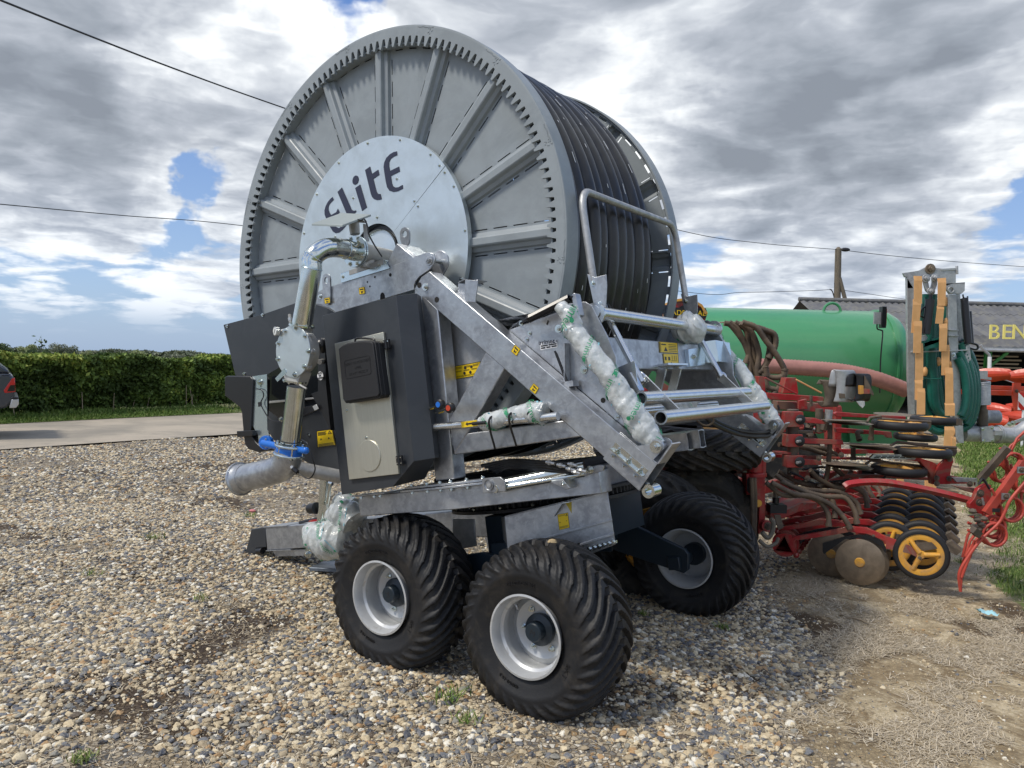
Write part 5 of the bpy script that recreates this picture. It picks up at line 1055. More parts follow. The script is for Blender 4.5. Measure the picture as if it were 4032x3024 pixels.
for i in range(6):
    q = cp('S3',1660+60*i,815-17*i)+inw*-.004; mb.cyl(q-V((0,0,.008)), q+V((0,0,.006)), .016, 10); mb.cyl(q+inw*-.002, q+inw*-.05, .009, 8); mb.cyl(q+inw*-.018, q+inw*-.03, .015, 6); 
mb.cyl(cp('S3',1650,820)+inw*-.03, cp('S3',1960,735)+inw*-.03, .007, 8); mb.build('grease_manifold', 'zinc', chs)
def csticker(pts):
    P = [cp('S3',x,y_)+inw*-.001 for x, y_ in pts]; mb = MB(); mb.prism(P, inw*-.001, 'sticker_yellow')
    def pt(a, b): return (P[0]*(1-a)+P[1]*a)*(1-b)+(P[3]*(1-a)+P[2]*a)*b+inw*-.0015
    def q(a0,b0,a1,b1): mb.add([pt(a0,b0),pt(a0,b1),pt(a1,b1),pt(a1,b0)], [(0,1,2,3)], 'ink')
    for z in ((0,0,1,.02),(0,.98,1,1),(0,0,.03,1),(.97,0,1,1),(.06,.08,.7,.10),(.06,.13,.7,.15),(.06,.8,.9,.82),(.06,.85,.9,.87),(.06,.90,.9,.92),(.12,.5,.2,.56),(.75,.5,.83,.54)): q(*z)
    mb.add([pt(.84,.03),pt(.74,.2),pt(.94,.2)], [(0,1,2)], 'ink'); mb.add([pt(.84,.08),pt(.78,.18),pt(.90,.18)], [(0,1,2)], 'sticker_yellow'); mb.build('warning_sticker', 'sticker_yellow', chs)
csticker([(1247,398),(1380,372),(1402,560),(1272,592)])
mb = MB(); g0, g1, g2 = cp('S3',1345,245), cp('S3',1425,235), cp('S3',1425,380); mb.prism([g0+inw*-.0, g1, g2, ], inw*-.004, 'grease_yellow'); mb.prism([g0, cp('S3',1205,425), g0+inw*-.07], (.006,0,0)); mb.prism([g0, g1, g1+inw*-.05, g0+inw*-.07], (0,0,.005)); mb.build('gusset', 'galv', chs)
mb = MB(); mb.prism([V((x, y, .70)) for x, y in ((-.60,.66),(.28,.66),(-.02,1.1),(-.02,1.70),(-.75,1.74))], (0,0,.24)); mb.prism(us('S3', [(-60,455),(210,455),(240,790),(-60,850)], .62), (0,.01,0), 'galv_dull'); mb.build('chassis_core', 'navy', reel, bevel=.004)
# drawbar: runs forward under the machine to the resting foot
mb = MB(); DBn = 1.08; Q = us('S4', [(645,915),(668,1205),(1260,1205),(1700,1195),(1750,820),(1220,890)], DBn); Q = [V((q.x, DBn, q.z)) for q in Q]; zt = (Q[0].z+Q[5].z)/2; zb = (Q[1].z+Q[2].z)/2
mb.prism([V((Q[0].x, DBn, zt)), V((Q[1].x, DBn, zb)), V((-.5, DBn, zb+.04)), V((-.5, DBn, zt+.04))], (0,.22,0)); db = mb.build('drawbar', 'galv', reel, bevel=.006)
mb = MB(); mb.prism([V((Q[0].x-.01, DBn-.01, zt)), V((Q[0].x+.30, DBn-.01, zt)), V((Q[0].x+.30, DBn+.23, zt)), V((Q[0].x-.01, DBn+.23, zt))], (0,0,.008)); mb.prism([V((Q[0].x-.01, DBn-.012, zb)), V((Q[0].x+.32, DBn-.012, zb)), V((Q[0].x+.32, DBn+.23, zb)), V((Q[0].x-.01, DBn+.23, zb))], (0,0,-.008))
mb.prism([V((Q[0].x+.04, DBn+.02, zb-.008)), V((Q[0].x+1.0, DBn+.02, zb-.008)), V((Q[0].x+1.0, DBn+.02, zb-.06)), V((Q[0].x+.08, DBn+.02, zb-.06))], (0,.18,0)); mb.bolt(u('S4',1215,1260,DBn), r=.025); mb.build('bolted_plate', 'galv', db, bevel=.001)
mb = MB(); H = us('S4', [(640,915),(460,940),(435,1060),(385,1240),(400,1275),(545,1262),(520,1190),(660,1178)], DBn+.02); mb.prism(H, (0,.18,0)); hk = mb.build('hitch_head', 'charcoal', db, bevel=.006)
mb = MB(); H = us('S4', [(395,1200),(260,1258),(275,1275),(400,1275)], DBn+.04); mb.prism(H, (0,.12,0)); mb.cyl(u('S4',545,1230,DBn+.02), u('S4',610,1225,DBn+.02), .028, 14, 'black_plastic'); mb.build('hitch_tongue', 'navy', db, bevel=.004)
mb = MB(); a, b = u('S4',1370,800,1.05), u('S4',1438,275,1.05); mb.cyl(a-V((0,0,.1)), b, .047, 28); mb.lathe([(0,0),(.044,0)], b+(b-a).normalized()*.001, (b-a), 24); mb.cyl(u('S4',1448,700,1.0), u('S4',1500,340,1.0), .014, 12); mb.cyl(u('S4',1478,335,1.0), u('S4',1522,350,1.0), .014, 10); mb.box(u('S4',1440,700,.99), (.05,.03,.10)); jk = mb.build('support_cylinder', 'zinc', db)
mb = MB(); c = u('S4',1255,670,1.03); mb.lathe([(0,0),(.040,0),(.045,.02),(.042,.06),(.048,.065),(.048,.085),(0,.09)], c-V((.03,0,0)), (1,0,0), 20); mb.build('knob', 'black_plastic', db)
mb = MB(); mb.tube(smoothpath([u('S4',1095,855,1.15), u('S4',1200,830,1.15), u('S4',1360,795,1.15)]), .014, 6, 'black_plastic'); mb.prism([u('S4',1205,850,1.12), u('S4',1225,822,1.12), u('S4',1360,808,1.12), u('S4',1340,835,1.12)], (0,.08,0), 'red'); mb.build('chock_cable', 'black_plastic', db)
bb = wrap([u('S4',1215,960,.98), u('S4',1330,1050,.95), u('S4',1450,1080,.93), u('S4',1570,1100,.93), u('S4',1700,1110,.93)], [.07,.12,.15,.15,.10], seed=23, rows=6, fs=.05); wrap([u('S4',1480,800,1.0), u('S4',1600,740,1.0), u('S4',1700,760,1.0), u('S4',1820,870,1.0)], [.05,.10,.13,.11], seed=29, rows=3, fs=.05); wrap([u('S4',1560,640,1.1), u('S4',1650,580,1.1), u('S4',1800,640,1.1)], [.04,.08,.06], seed=31, rows=2, fs=.05)
mb = MB(); mb.prism([W2U((q.x, q.y, .06)) for q in (gr('S4',1215,1440,.06), gr('S4',1400,1360,.06), gr('S4',1560,1350,.06), gr('S4',1600,1460,.06))], (0,0,-.03)); mb.build('foot_plate', 'navy_galv', db, bevel=.004)
# ---------------------------------------------------------------- wheels
def tyre_mesh(name='tyre', R=.437, Rr=.212, w=.41, lugs=33, n=660, depth=.026, mt='tyre', flat=.035):
    # half profile: (radius, offset from centre) from bead to crown
    pr = [(Rr-.004, w*.40), (Rr+.012, w*.435), (Rr+.03, w*.455), (Rr+.055, w*.475), (Rr+.09, w*.495), (Rr+.098, w*.500), (Rr+.112, w*.503), (Rr+.135, w*.499), (Rr+.155, w*.487), (Rr+.172, w*.465), (R-.040, w*.435), (R-.028, w*.39), (R-.019, w*.335), (R-.013, w*.27), (R-.009, w*.20), (R-.0065, w*.135), (R-.0055, w*.07), (R-.005, w*.02)]
    fine = []
    for i in range(len(pr)-1):
        k = 4 if pr[i][0] > Rr+.1 else 1
        for j in range(k): t = j/k; fine.append((pr[i][0]*(1-t)+pr[i+1][0]*t, pr[i][1]*(1-t)+pr[i+1][1]*t))
    fine.append(pr[-1]); full = fine+[(r, -y) for r, y in fine[::-1]]; P = np.array(full); m = len(P)
    T_ = np.gradient(P, axis=0); Nn = np.stack([T_[:,1], -T_[:,0]], -1); Nn /= np.linalg.norm(Nn, axis=1)[:,None]+1e-9; Nn *= np.where((Nn[:,0]*(P[:,0]-R*.7)+Nn[:,1]*P[:,1]) < 0, -1, 1)[:,None]
    th = np.linspace(0, 2*pi, n, endpoint=False)[:,None]; yy = P[:,1][None]; rr = P[:,0][None]; sgn = np.sign(yy+1e-6); s_ = np.abs(yy)/(w/2)
    rad = (rr-Rr)/(R-Rr); q = np.where(s_ > .86, 1+(1-rad)*.9, s_)            # 0 at centre, ~1 shoulder, larger down the sidewall
    sweep = 2.6*(np.clip(q-.12, 0, 1.5)/1.3)**1.15
    ph = (th*lugs/(2*pi)+sgn*.25+sweep*1.5) % 1.0
    wdt = np.clip(.46-.16*np.clip(q-.5, 0, 1), .2, .6)+(q < .25)*.12
    dph = ph-.5; lug = np.clip((wdt/2+dph)/.07+.5, 0, 1)*np.clip((wdt/2-dph)/np.clip(.05+.30*(q-.35), .06, .34)+.5, 0, 1)
    lim = np.clip((1.42-q)/.25, 0, 1)*np.clip((rr-(Rr+.105))/.02, 0, 1)
    hgt_ = lug*lim*depth*np.clip(1.1-.35*q, .4, 1)+.0025*np.exp(-((rr-(Rr+.100))/.006)**2)
    r2 = rr+Nn[:,0][None]*hgt_; y2 = yy+Nn[:,1][None]*hgt_+0*th
    X_ = r2*np.cos(th); Z_ = r2*np.sin(th)
    bot = Z_ < -(R-flat); y2 = y2*(1+.045*np.clip((-Z_-R*.55)/(R*.45), 0, 1)); Z_ = np.where(bot, -(R-flat)+(Z_+(R-flat))*.12, Z_)
    co = np.stack([X_, y2, Z_], -1).reshape(-1, 3); I = np.arange(n*m).reshape(n, m); I2 = np.roll(I, -1, 0); qd = np.stack([I[:,:-1], I[:,1:], I2[:,1:], I2[:,:-1]], -1).reshape(-1, 4)
    o = npmesh(name, co, qd, mt, None, True); o.data.set_sharp_from_angle(angle=radians(38)); return o
def tyre_text(o, txt, r, a0, size, y, s):
    mb = MB(); tv, tf = textmesh(txt, size, ext=.0015)
    mb.add([V((cos(a0+px0/r)*(r+py0), y+pz*s, sin(a0+px0/r)*(r+py0))) for px0, py0, pz in [(-a, b, c) for a, b, c in tv]], tf); return mb
def rim_mesh(side=-1):
    """deep-dish steel wheel, open side towards -y"""
    mb = MB(); pr = [(.197,.165),(.215,.195),(.217,.203),(.206,.205),(.200,.19),(.196,.165),(.192,.145),(.178,.135),(.176,.10),(.186,.085),(.188,-.02),(.170,-.035),(.165,-.055),(.172,-.075),(.192,-.16),(.196,-.165),(.215,-.195),(.217,-.203),(.206,-.205)]
    mb.lathe([(r, -y) for r, y in pr], (0,0,0), n=72); mb.lathe([(.186,-.030),(.155,-.046),(.125,-.034),(.075,-.034),(.075,-.024),(.155,-.028)], (0,0,0), n=72, closed=True)
    return mb
def wheel(loc, outward=-1, lab=None, proto=None):
    r_ = empty('wheel'); r_.parent = reel; r_.location = W2U(loc); r_.rotation_euler = (0, TH, 0 if outward < 0 else pi)
    if outward > 0: r_.rotation_euler = (0, -TH, pi)
    return r_
WH = []
tire = tyre_mesh(); rimo = rim_mesh().build('rim', 'rim', None, angle=40)
mb = MB()
mb.cyl((0,.03,0), (0,-.06,0), .082, 24, 'navy'); mb.lathe([(.086,-.055),(.084,-.068),(.064,-.076),(.052,-.08),(.049,-.122),(.044,-.128),(0,-.128)], (0,0,0), n=32, m='navy')
put_text(mb, 'M', .045, (0,-.1282,-.016), (1,0,0), (0,0,1), 'black_rough'); hubo = mb.build('hub', 'navy', None); mb = MB()
for k in range(6): mb.seg(); q = V((cos(k*pi/3+.4)*.112, -.036, sin(k*pi/3+.4)*.112)); mb.cyl(q, q-V((0,.006,0)), .017, 12, 'zinc'); mb.cyl(q-V((0,.006,0)), q-V((0,.020,0)), .012, 6, 'zinc'); mb.cyl(q-V((0,.02,0)), q-V((0,.028,0)), .007, 8, 'zinc')
nuts0 = set(bpy.data.objects); mb.build('wheel_nut', 'zinc', None); nuts = [o for o in bpy.data.objects if o not in nuts0]
mb = MB(); mb.prism([V((a, -.02, b)) for a, b in ((-.185,.03),(-.14,.045),(-.13,.065),(-.16,.075),(-.185,.07))], (0,-.06,0)) if False else mb.tube(arc((-.165,-.09,.045), .022, .2, 3.6, 10), .007, 8); vg = mb.build('valve_guard', 'rim', None)
tt = MB(); 
for s_ in (-1, 1):
    for tx, a0, sz in (('TRACTION 882', 2.05, .026), ('400/60-15.5', 4.6, .026), ('BKT', 6.0, .045), ('TRACTION 882', 5.2-.3, .0), ): 
        if sz: m2 = tyre_text(tire, tx, .262, a0, sz, s_*-.001+(-.2005 if s_ < 0 else .2005), s_); tt.add(m2.v, m2.f)
ttx = tt.build('raised_lettering', 'black_plastic', None)
def put_wheel(loc, spin, flip):
    r_ = empty('wheel'); r_.parent = reel; q = W2U(loc); r_.location = q; r_.rotation_euler = (0, TH, 0) if not flip else (0, -TH, pi)
    for o in [tire, rimo, hubo, vg, ttx]+nuts:
        c = o.copy(); COL.objects.link(c); c.parent = r_
        if o is not tire and o is not ttx: c.rotation_euler = (0, spin, 0)
    return r_
Wc = lambda l, a: O1+Lw*l+Aw*a+Zw*.402
put_wheel(Wc(0,.205), .3, False); put_wheel(Wc(-1.024,.205), 1.2, False); put_wheel(Wc(0,2.0557+.205), .7, True); put_wheel(Wc(-1.024,2.0557+.205), 2.1, True)
for o in [tire, rimo, hubo, vg, ttx]+nuts: bpy.data.objects.remove(o)
# walking beams between the wheels of each side and the cross axle
for a_ in (.47, 1.93):
    mb = MB(); s_ = 1 if a_ < 1 else -1
    P = [Wc(.10,a_), Wc(.10,a_), Wc(-.51,a_), Wc(-1.12,a_)]; z = [(-.07,.09),(-.02,.22),(-.07,.09)]
    poly = [Wc(.07,a_)+Zw*-.06, Wc(.10,a_)+Zw*-.03, Wc(.10,a_)+Zw*.08, Wc(.07,a_)+Zw*.11, Wc(-.38,a_)+Zw*.24, Wc(-.64,a_)+Zw*.24, Wc(-1.09,a_)+Zw*.11, Wc(-1.12,a_)+Zw*.08, Wc(-1.12,a_)+Zw*-.03, Wc(-1.09,a_)+Zw*-.06, Wc(-.51,a_)+Zw*.02]
    mb.prism([W2U(q) for q in poly], (0, .04*s_, 0))
    for l in (0, -1.024): mb.cyl(W2U(Wc(l,a_)), W2U(Wc(l,a_-.20*s_)), .045, 20); mb.bar(W2U(Wc(l-.0,a_+.06*s_)), W2U(Wc(l,a_-.06*s_)), .09, .09, side=(0,0,1))
    mb.build('walking_beam', 'navy', reel, bevel=.005)
mb = MB(); mb.cyl(W2U(Wc(-.51,.5)+Zw*.12), W2U(Wc(-.51,1.9)+Zw*.12), .06, 20); mb.bar(W2U(Wc(-.51,.5)+Zw*.24), W2U(Wc(-.51,1.9)+Zw*.24), .14, .14, side=(1,0,0)); mb.build('cross_axle', 'navy', reel)
mb = MB(); mb.ball((0,0,0), .022, sc=(1.2,.9,.8), n=8)
st = mb.build('flint_stone', mat('flint_pale', (.48,.36,.20), .8, 0, .3, 60).name, None, loc=Wc(.03,.20)+Zw*.455+Aw*0); tag(st, 'small tan stone lying on top of the nearest tyre', 'stone')
# ================================================================ red seed drill behind the reel
dl = empty('seed_drill', (3.0, 7.2, 0)); tag(dl, 'muddy red seed drill with its wings folded up and yellow press wheels', 'seed drill')
DI = V((3.0, 7.2, 0))
def w(k, x, y, Y): return at(k, x, y, Y)-DI
def ws(k, pts, Y): return [w(k, x, y, Y) for x, y in pts]
def copyo(o, parent, loc=None, rot=None):
    c = o.copy(); COL.objects.link(c); c.parent = parent
    if loc is not None: c.location = loc
    if rot is not None: c.rotation_euler = rot
    return c
# prototype coulter in its own frame: x rearwards, y across, z up; disc centre at origin
Y0 = 6.4; q0 = w('T1', 710, 578, Y0); YAW = radians(-28); DX = V((cos(YAW), sin(YAW), 0)); DY = V((-sin(YAW), cos(YAW), 0))   # the drill stands turned towards the camera
def q(x, y):
    p = hit('T1', x, y, q0+DI, DY)-DI-q0; return V((p.dot(DX), 0, p.z))
RD, RWH = .190, .205
pdisc = MB(); pdisc.lathe([(.0,-.012),(.05,-.012),(.09,-.010),(RD*.98,.0),(RD,.002),(.09,.0),(0,0)], (0,0,0), n=48); pdisc = pdisc.build('disc', 'disc_steel', None)
mb = MB(); mb.lathe([(0,-.020),(.034,-.020),(.040,-.012),(0,-.011)], (0,0,0), n=24); pcap = mb.build('cap', 'yellow', None)
mb = MB(); mb.prism([q(x,y) for x, y in ((440,440),(590,395),(700,378),(800,385),(880,430),(905,490),(895,515),(870,470),(800,420),(720,402),(600,412),(450,520),(440,500))], (0,.02,0)); pscr = mb.build('scraper', 'black_plastic', None)
mb = MB(); P1 = [q(x,y) for x, y in ((225,395),(520,345),(620,318),(760,330),(895,392),(900,425),(760,372),(640,358),(520,380),(230,425))]; mb.prism(P1, (0,.045,0), 'red'); mb.prism([q(x,y) for x, y in ((895,385),(1010,430),(1160,500),(1180,530),(1150,555),(1080,520),(960,490),(900,480))], (0,.012,0), 'red_dirty'); mb.bolt(q(1145,545),r=.016,m='dirt_metal'); mb.bolt(q(810,388),r=.008,m='dirt_metal'); parm = mb.build('coulter_arm', 'red', None, bevel=.003)
mb = MB(); mb.prism([q(x,y) for x, y in ((1065,440),(1300,430),(1350,445),(1410,480),(1450,500),(1410,530),(1340,485),(1280,478),(1180,495),(1080,462))], (0,.01,0)); mb.prism([q(x,y) for x, y in ((1340,440),(1380,425),(1450,490),(1410,530))], (0,.09,0)); pdef = mb.build('deflector', 'dirt_metal', None)
mb = MB(); mb.lathe([(.165,-.030),(.187,-.034),(.203,-.022),(.207,0),(.203,.022),(.187,.034),(.165,.030)], (0,0,0), n=56, closed=True); ptyr = mb.build('tyre', 'black_rough', None, angle=60)
mb = MB(); mb.lathe([(.169,-.022),(.161,-.026),(.120,-.018),(.120,.0),(.161,.012),(.169,.02)], (0,0,0), n=56, closed=True); mb.lathe([(0,-.03),(.028,-.03),(.034,-.015),(.034,.02),(0,.02)], (0,0,0), n=24)
for k in range(3):
    a = 2*pi*k/3+.5; mb.prism([V((cos(a+e)*r, -.014, sin(a+e)*r)) for e, r in ((-.7,.03),(-.13,.135),(.13,.135),(.7,.03))], (0,.018,0)); mb.tube([V((cos(a)*.02,-.02,sin(a)*.02)), V((cos(a)*.135,-.018,sin(a)*.135))], [.022,.014], 10)
for k in range(12): a = 2*pi*k/12; mb.lathe([(.006,-.0005),(0,-.0005)], V((cos(a)*.15,-.0235,sin(a)*.15)), (0,1,0), 8, 'dirt_metal') if False else None
prim = mb.build('rim', 'yellow', None, angle=40)
PW = q(1155,525)
def coulter(pos, dx=0, vertical=True, rot=None, lab=None, arm_=True, short=False):
    c = empty('coulter', pos); c.parent = dl; c.rotation_euler = (0, 0, YAW)
    d = copyo(pdisc, c); copyo(pcap, c); copyo(pdisc, c, (.03-.06*0, .05, 0), (0,0,.10))
    if arm_: copyo(parm, c); copyo(pscr, c)
    wv = PW+V((dx, .02, 0)); t = copyo(prim, c, wv, (0, random.uniform(0, 3), 0)); t.name = 'press_wheel'; copyo(ptyr, c, wv); copyo(pdef, c, (dx*.8, 0, 0)); return c
rows = 13
for i in range(rows):
    off = (-.26 if i % 2 else 0); c = coulter(q0+DX*off*.9+DY*(.150*i)+V((0, 0, .008*i)), 0)
    if i == 0: copyo(pdisc, c, (-.19,.17,-.02), None)
# pivot pipe with clamps, receding
pv = q(160,455); mb = MB(); T3 = [(0,.075),(.066,-.05),(-.066,-.05)]
mb.ring([pv+V((cos(t)*.105, 0, sin(t)*.10)) for t in np.linspace(pi/2, pi/2+2*pi, 25)[:-1]], [pv+V((a, 0, b)) for k in range(3) for a, b in [(T3[k][0]*(1-j/8)+T3[(k+1)%3][0]*j/8, T3[k][1]*(1-j/8)+T3[(k+1)%3][1]*j/8) for j in range(8)][::1]][::-1], (0,.06,0)) if False else None
hexo = [pv+V((cos(t)*.100, 0, sin(t)*.10)) for t in [pi/2-2*pi*k/24 for k in range(24)]]; tri = []
for k in range(3):
    A_, B_ = T3[k], T3[(k+1) % 3]; tri += [pv+V((A_[0]+(B_[0]-A_[0])*j/8, 0, A_[1]+(B_[1]-A_[1])*j/8)) for j in range(8)]
mb.ring(hexo, tri, (0, .05, 0)); mb.ring([pv+(p-pv)*1.25 for p in tri], tri, (0, 2.1, 0))
for i in range(14):
    c = pv+V((0, .07+.15*i, 0)); mb.ring([c+(p-pv)*1.1 for p in hexo], [c+(p-pv)*1.22 for p in tri], (0, .05, 0)); mb.ball(c+V((-.075,.02,.09)), .022, n=8); mb.ball(c+V((.09,.02,-.09)), .028, n=8)
cbar = mb.build('coulter_bar', 'red', dl); cbar.location = q0; cbar.rotation_euler = (0, 0, YAW)
# main columns, beams
def bx(name, k, pts, Y, t, m='red', bev=.004, par=None): 
    mb = MB(); mb.prism(ws(k, pts, Y), (0, t, 0)); return mb.build(name, m, par or dl, bevel=bev)
mb = MB(); mb.cyl(w('R6',603,720,6.75), w('R6',603,840,6.75), .070, 24); mb.lathe([(.10,0),(.10,.03),(0,.03)], w('R6',603,848,6.75)-V((0,0,.02)), (0,0,1), 24); mb.lathe([(.09,0),(.09,.02),(0,.02)], w('R6',603,722,6.75), (0,0,1), 24)
mb.prism(ws('R6', [(560,850),(655,845),(655,1080),(650,1130),(640,1155),(620,1150),(625,1010),(590,955),(562,955)], 6.68), (0,.14,0)); mb.prism(ws('R6', [(645,600),(660,600),(660,850),(640,850)], 6.7), (0,.10,0)); mb.build('wing_post', 'red', dl, bevel=.005)
mb = MB(); mb.lathe([(.032,-.001),(0,-.002)], w('R6',620,998,6.68), (0,1,0), 20, 'yellow'); mb.cyl(w('R6',655,1110,6.66), w('R6',668,1112,6.60), .05, 16, 'red'); mb.bolt(w('R6',668,1112,6.60), (0,-1,0), .022, 'dirt_metal'); mb.tube(smoothpath(ws('R6', [(585,870),(590,960),(592,1060),(596,1170)], 6.62)), .018, 8, 'seed_hose'); mb.tube(smoothpath(ws('R6', [(600,870),(605,960),(604,1060),(602,1165)], 6.62)), .018, 8, 'seed_hose'); mb.prism(ws('R6', [(563,880),(575,865),(588,880),(588,940),(575,950),(563,935)], 6.675), (0,.004,0), 'dark_inside'); mb.build('reflector', 'yellow', dl)
bx('lower_beam', 'R6', [(520,1045),(640,1045),(640,1125),(560,1130),(520,1100)], 6.85, .2); bx('brace', 'R6', [(470,830),(510,830),(560,1010),(590,1050),(540,1050)], 6.9, .1, 'red_dirty'); bx('deck_beam', 'R6', [(140,795),(560,815),(570,850),(140,850)], 6.9, .3, 'red_dirty'); bx('upper_post', 'R6', [(560,500),(640,560),(640,720),(560,720)], 7.0, .2, 'red')
bx('rear_beam', 'V1', [(300,360),(845,400),(845,450),(300,425)], 7.6, .12); bx('tower', 'V1', [(480,215),(580,215),(600,365),(450,365)], 7.7, .15); bx('tower', 'V1', [(215,200),(272,205),(282,360),(215,360)], 7.7, .15)
bx('crossmember', 'V1', [(395,440),(760,460),(1010,480),(1030,545),(840,550),(395,520)], 7.9, .15, 'red_dirty'); bx('carrier', 'V1', [(1040,400),(1240,400),(1240,440),(1050,440)], 7.5, .06)
# long link bars, arched tube
for pts, Y in (([(945,560),(975,545),(1320,572),(1640,590),(1640,618),(1320,605),(960,590)], 7.3), ([(960,705),(1000,700),(1500,740),(1510,800),(1460,795),(1440,770),(970,745)], 7.2), ([(960,905),(1000,905),(1640,915),(1640,945),(960,955)], 7.4), ([(650,600),(760,605),(870,640),(870,665),(650,650)], 6.85), ([(650,800),(1030,820),(1040,865),(650,850)], 6.85), ([(640,1000),(820,1015),(830,1060),(640,1060)], 6.85), ([(350,955),(1000,985),(1400,990),(1400,1015),(900,1005),(350,985)], 7.1)):
    bx('link_bar', 'V1', pts, Y, .05)
mb = MB(); mb.bar(w('V1',360,545,6.9), w('V1',590,555,6.9), .06, .02, m='dirt_metal'); mb.bar(w('V1',360,935,6.9), w('V1',590,945,6.9), .08, .02, m='red_dirty'); mb.bar(w('V1',500,735,6.9), w('V1',730,735,6.9), .06, .02, m='dirt_metal')
for (a, b, c, d) in ((465,545,655,692),(485,765,650,885),(485,970,650,1085)):
    mb.seg(); P = ws('V1', [(a,b),(c-10,b),(c,b+70),(c-10,d),(a,d)], 6.80); mb.prism(P, (0,.12,0), 'red_dirty'); qq = w('V1',c-45,(b+d)/2,6.80); mb.lathe([(.045,-.02),(.03,-.03),(0,-.03)], qq, (0,1,0), 16, 'black_rough'); mb.cyl(qq+V((0,-.03,0)), qq+V((-.05,-.09,0)), .013, 8, 'alu_cast')
mb.cyl(w('V1',545,520,6.9), w('V1',545,1150,6.9), .05, 12, 'dirt_metal'); mb.build('clamp_column', 'red_dirty', dl, bevel=.003)
# folded wing: discs and wheels lying flat
def flat(k, x, y, Y, r, what, tilt=.04):
    p = w(k, x, y, Y)
    if what == 'disc':
        o = copyo(pdisc, dl, p, (pi/2+tilt, 0, 0)); return o
    t = copyo(prim, dl, p, (-pi/2+tilt, 0, random.uniform(0, 3))); t.name = 'press_wheel'; t.scale = (r/.216,)*3; copyo(ptyr, t); return t
for x, y, Y in ((1040,628,6.85),(1262,864,6.75),(1040,1050,6.75)): flat('V1', x, y, Y, .2, 'disc', -.03); flat('V1', x+60, y+25, Y+.05, .2, 'disc', .03)
flat('V1', 1530, 570, 7.6, .2, 'disc')
for x, y, Y, r in ((1575,672,6.85,.24),(1730,785,7.4,.20),(1800,935,6.75,.24),(1570,1105,6.75,.235),(1920,628,7.2,.22)): flat('V1', x, y, Y, r, 'wheel', .02)
mb = MB()
for pts in ([(1830,635),(1885,635),(1885,690),(1860,725),(1830,722)], [(2060,890),(2130,885),(2135,940),(2110,975),(2060,975)], [(1830,1075),(1890,1070),(1893,1115),(1870,1160),(1830,1155)], [(2140,610),(2180,615),(2190,680),(2140,672)]): mb.seg(); mb.prism(ws('V1', pts, 6.8), (0,.02,0), 'dirt_metal')
for a in ([(1260,650),(1290,600),(1400,585)], [(1490,870),(1560,835),(1850,860)], [(1250,1050),(1300,1015),(1600,1050)], [(1400,610),(1600,625),(1880,640)], [(1310,1000),(1500,1040),(1870,1075)], [(1560,840),(1900,880),(2130,890)]): mb.tube(ws('V1', a, 6.78), .012, 6, 'dirt_metal')
mb.build('wheel_bracket', 'dirt_metal', dl)
# seed hoses
def hose(k, pts, Y0_, Y1_, r=.021, m='seed_hose', rib=True):
    n = len(pts); P = smoothpath([w(k, x, y, Y0_+(Y1_-Y0_)*i/(n-1)) for i, (x, y) in enumerate(pts)], 10 if rib else 5); d = [0]
    if rib:
        Q = []; R_ = []
        for i in range(len(P)-1):
            L_ = (P[i+1]-P[i]).length; m_ = max(1, int(L_/.009))
            for j in range(m_): Q.append(P[i].lerp(P[i+1], j/m_)); R_.append(r*(1.08 if len(Q) % 2 else .94))
        Q.append(P[-1]); R_.append(r); mb = MB(); mb.tube(Q, R_, 10)
    else: mb = MB(); mb.tube(P, r, 10)
    mb.cyl(P[-1], P[-1]-(P[-1]-P[-2]).normalized()*.03, r*1.25, 10)
    return mb.build('seed_hose', m, dl, angle=60)
for pts, a, b in (([(30,0),(150,90),(300,95),(420,140),(480,230),(485,320)],6.55,6.45), ([(70,0),(230,80),(360,100),(500,160),(590,250),(640,335)],6.5,6.42), ([(140,-10),(300,60),(460,100),(600,110),(670,200),(690,300)],6.6,6.5), ([(100,-60),(220,30),(420,60),(560,70),(680,140),(715,230)],6.8,6.7), ([(120,-80),(300,10),(480,25),(620,20),(740,80),(765,185)],7.0,6.9), ([(350,-90),(420,-20),(560,40),(600,10)],6.8,6.9), ([(640,30),(700,25),(740,60),(780,150)],7.5,7.4), ([(700,20),(760,30),(790,80),(830,140)],7.7,7.6), ([(800,20),(850,60),(850,110)],7.8,7.7), ([(860,20),(890,60),(895,110)],8.0,7.9), ([(910,20),(930,60),(925,100)],8.2,8.1), ([(480,95),(520,150),(530,260)],6.9,6.8)): hose('T1', pts, a, b)
for pts, a, b in (([(905,670),(900,900),(870,1180),(800,1280)],6.95,6.9), ([(940,1080),(1040,1180),(1040,1290),(960,1300)],6.95,6.9), ([(1130,890),(1130,1010)],7.0,7.0), ([(410,860),(650,890),(850,950),(980,985)],7.0,7.2), ([(640,880),(840,900),(960,960)],7.1,7.2), ([(1210,735),(1170,750),(1190,820)],7.1,7.0), ([(1310,690),(1300,820)],7.1,7.1), ([(560,1220),(760,1250),(1000,1250),(1060,1290)],7.0,6.9), ([(1110,1120),(1060,1200),(980,1290)],7.0,6.9)): hose('V1', pts, a, b)
mb = MB()
for x, y0, y1, m_ in ((800,515,740,'dirt_metal'),(895,525,720,'galv_dull'),(722,385,490,'dirt_metal')): mb.seg(); mb.cyl(w('V1',x,y0,7.2), w('V1',x-(20 if x > 850 else 0),y1,7.2), .035 if x != 722 else .014, 12, m_)
mb.build('spring_tube', 'dirt_metal', dl)
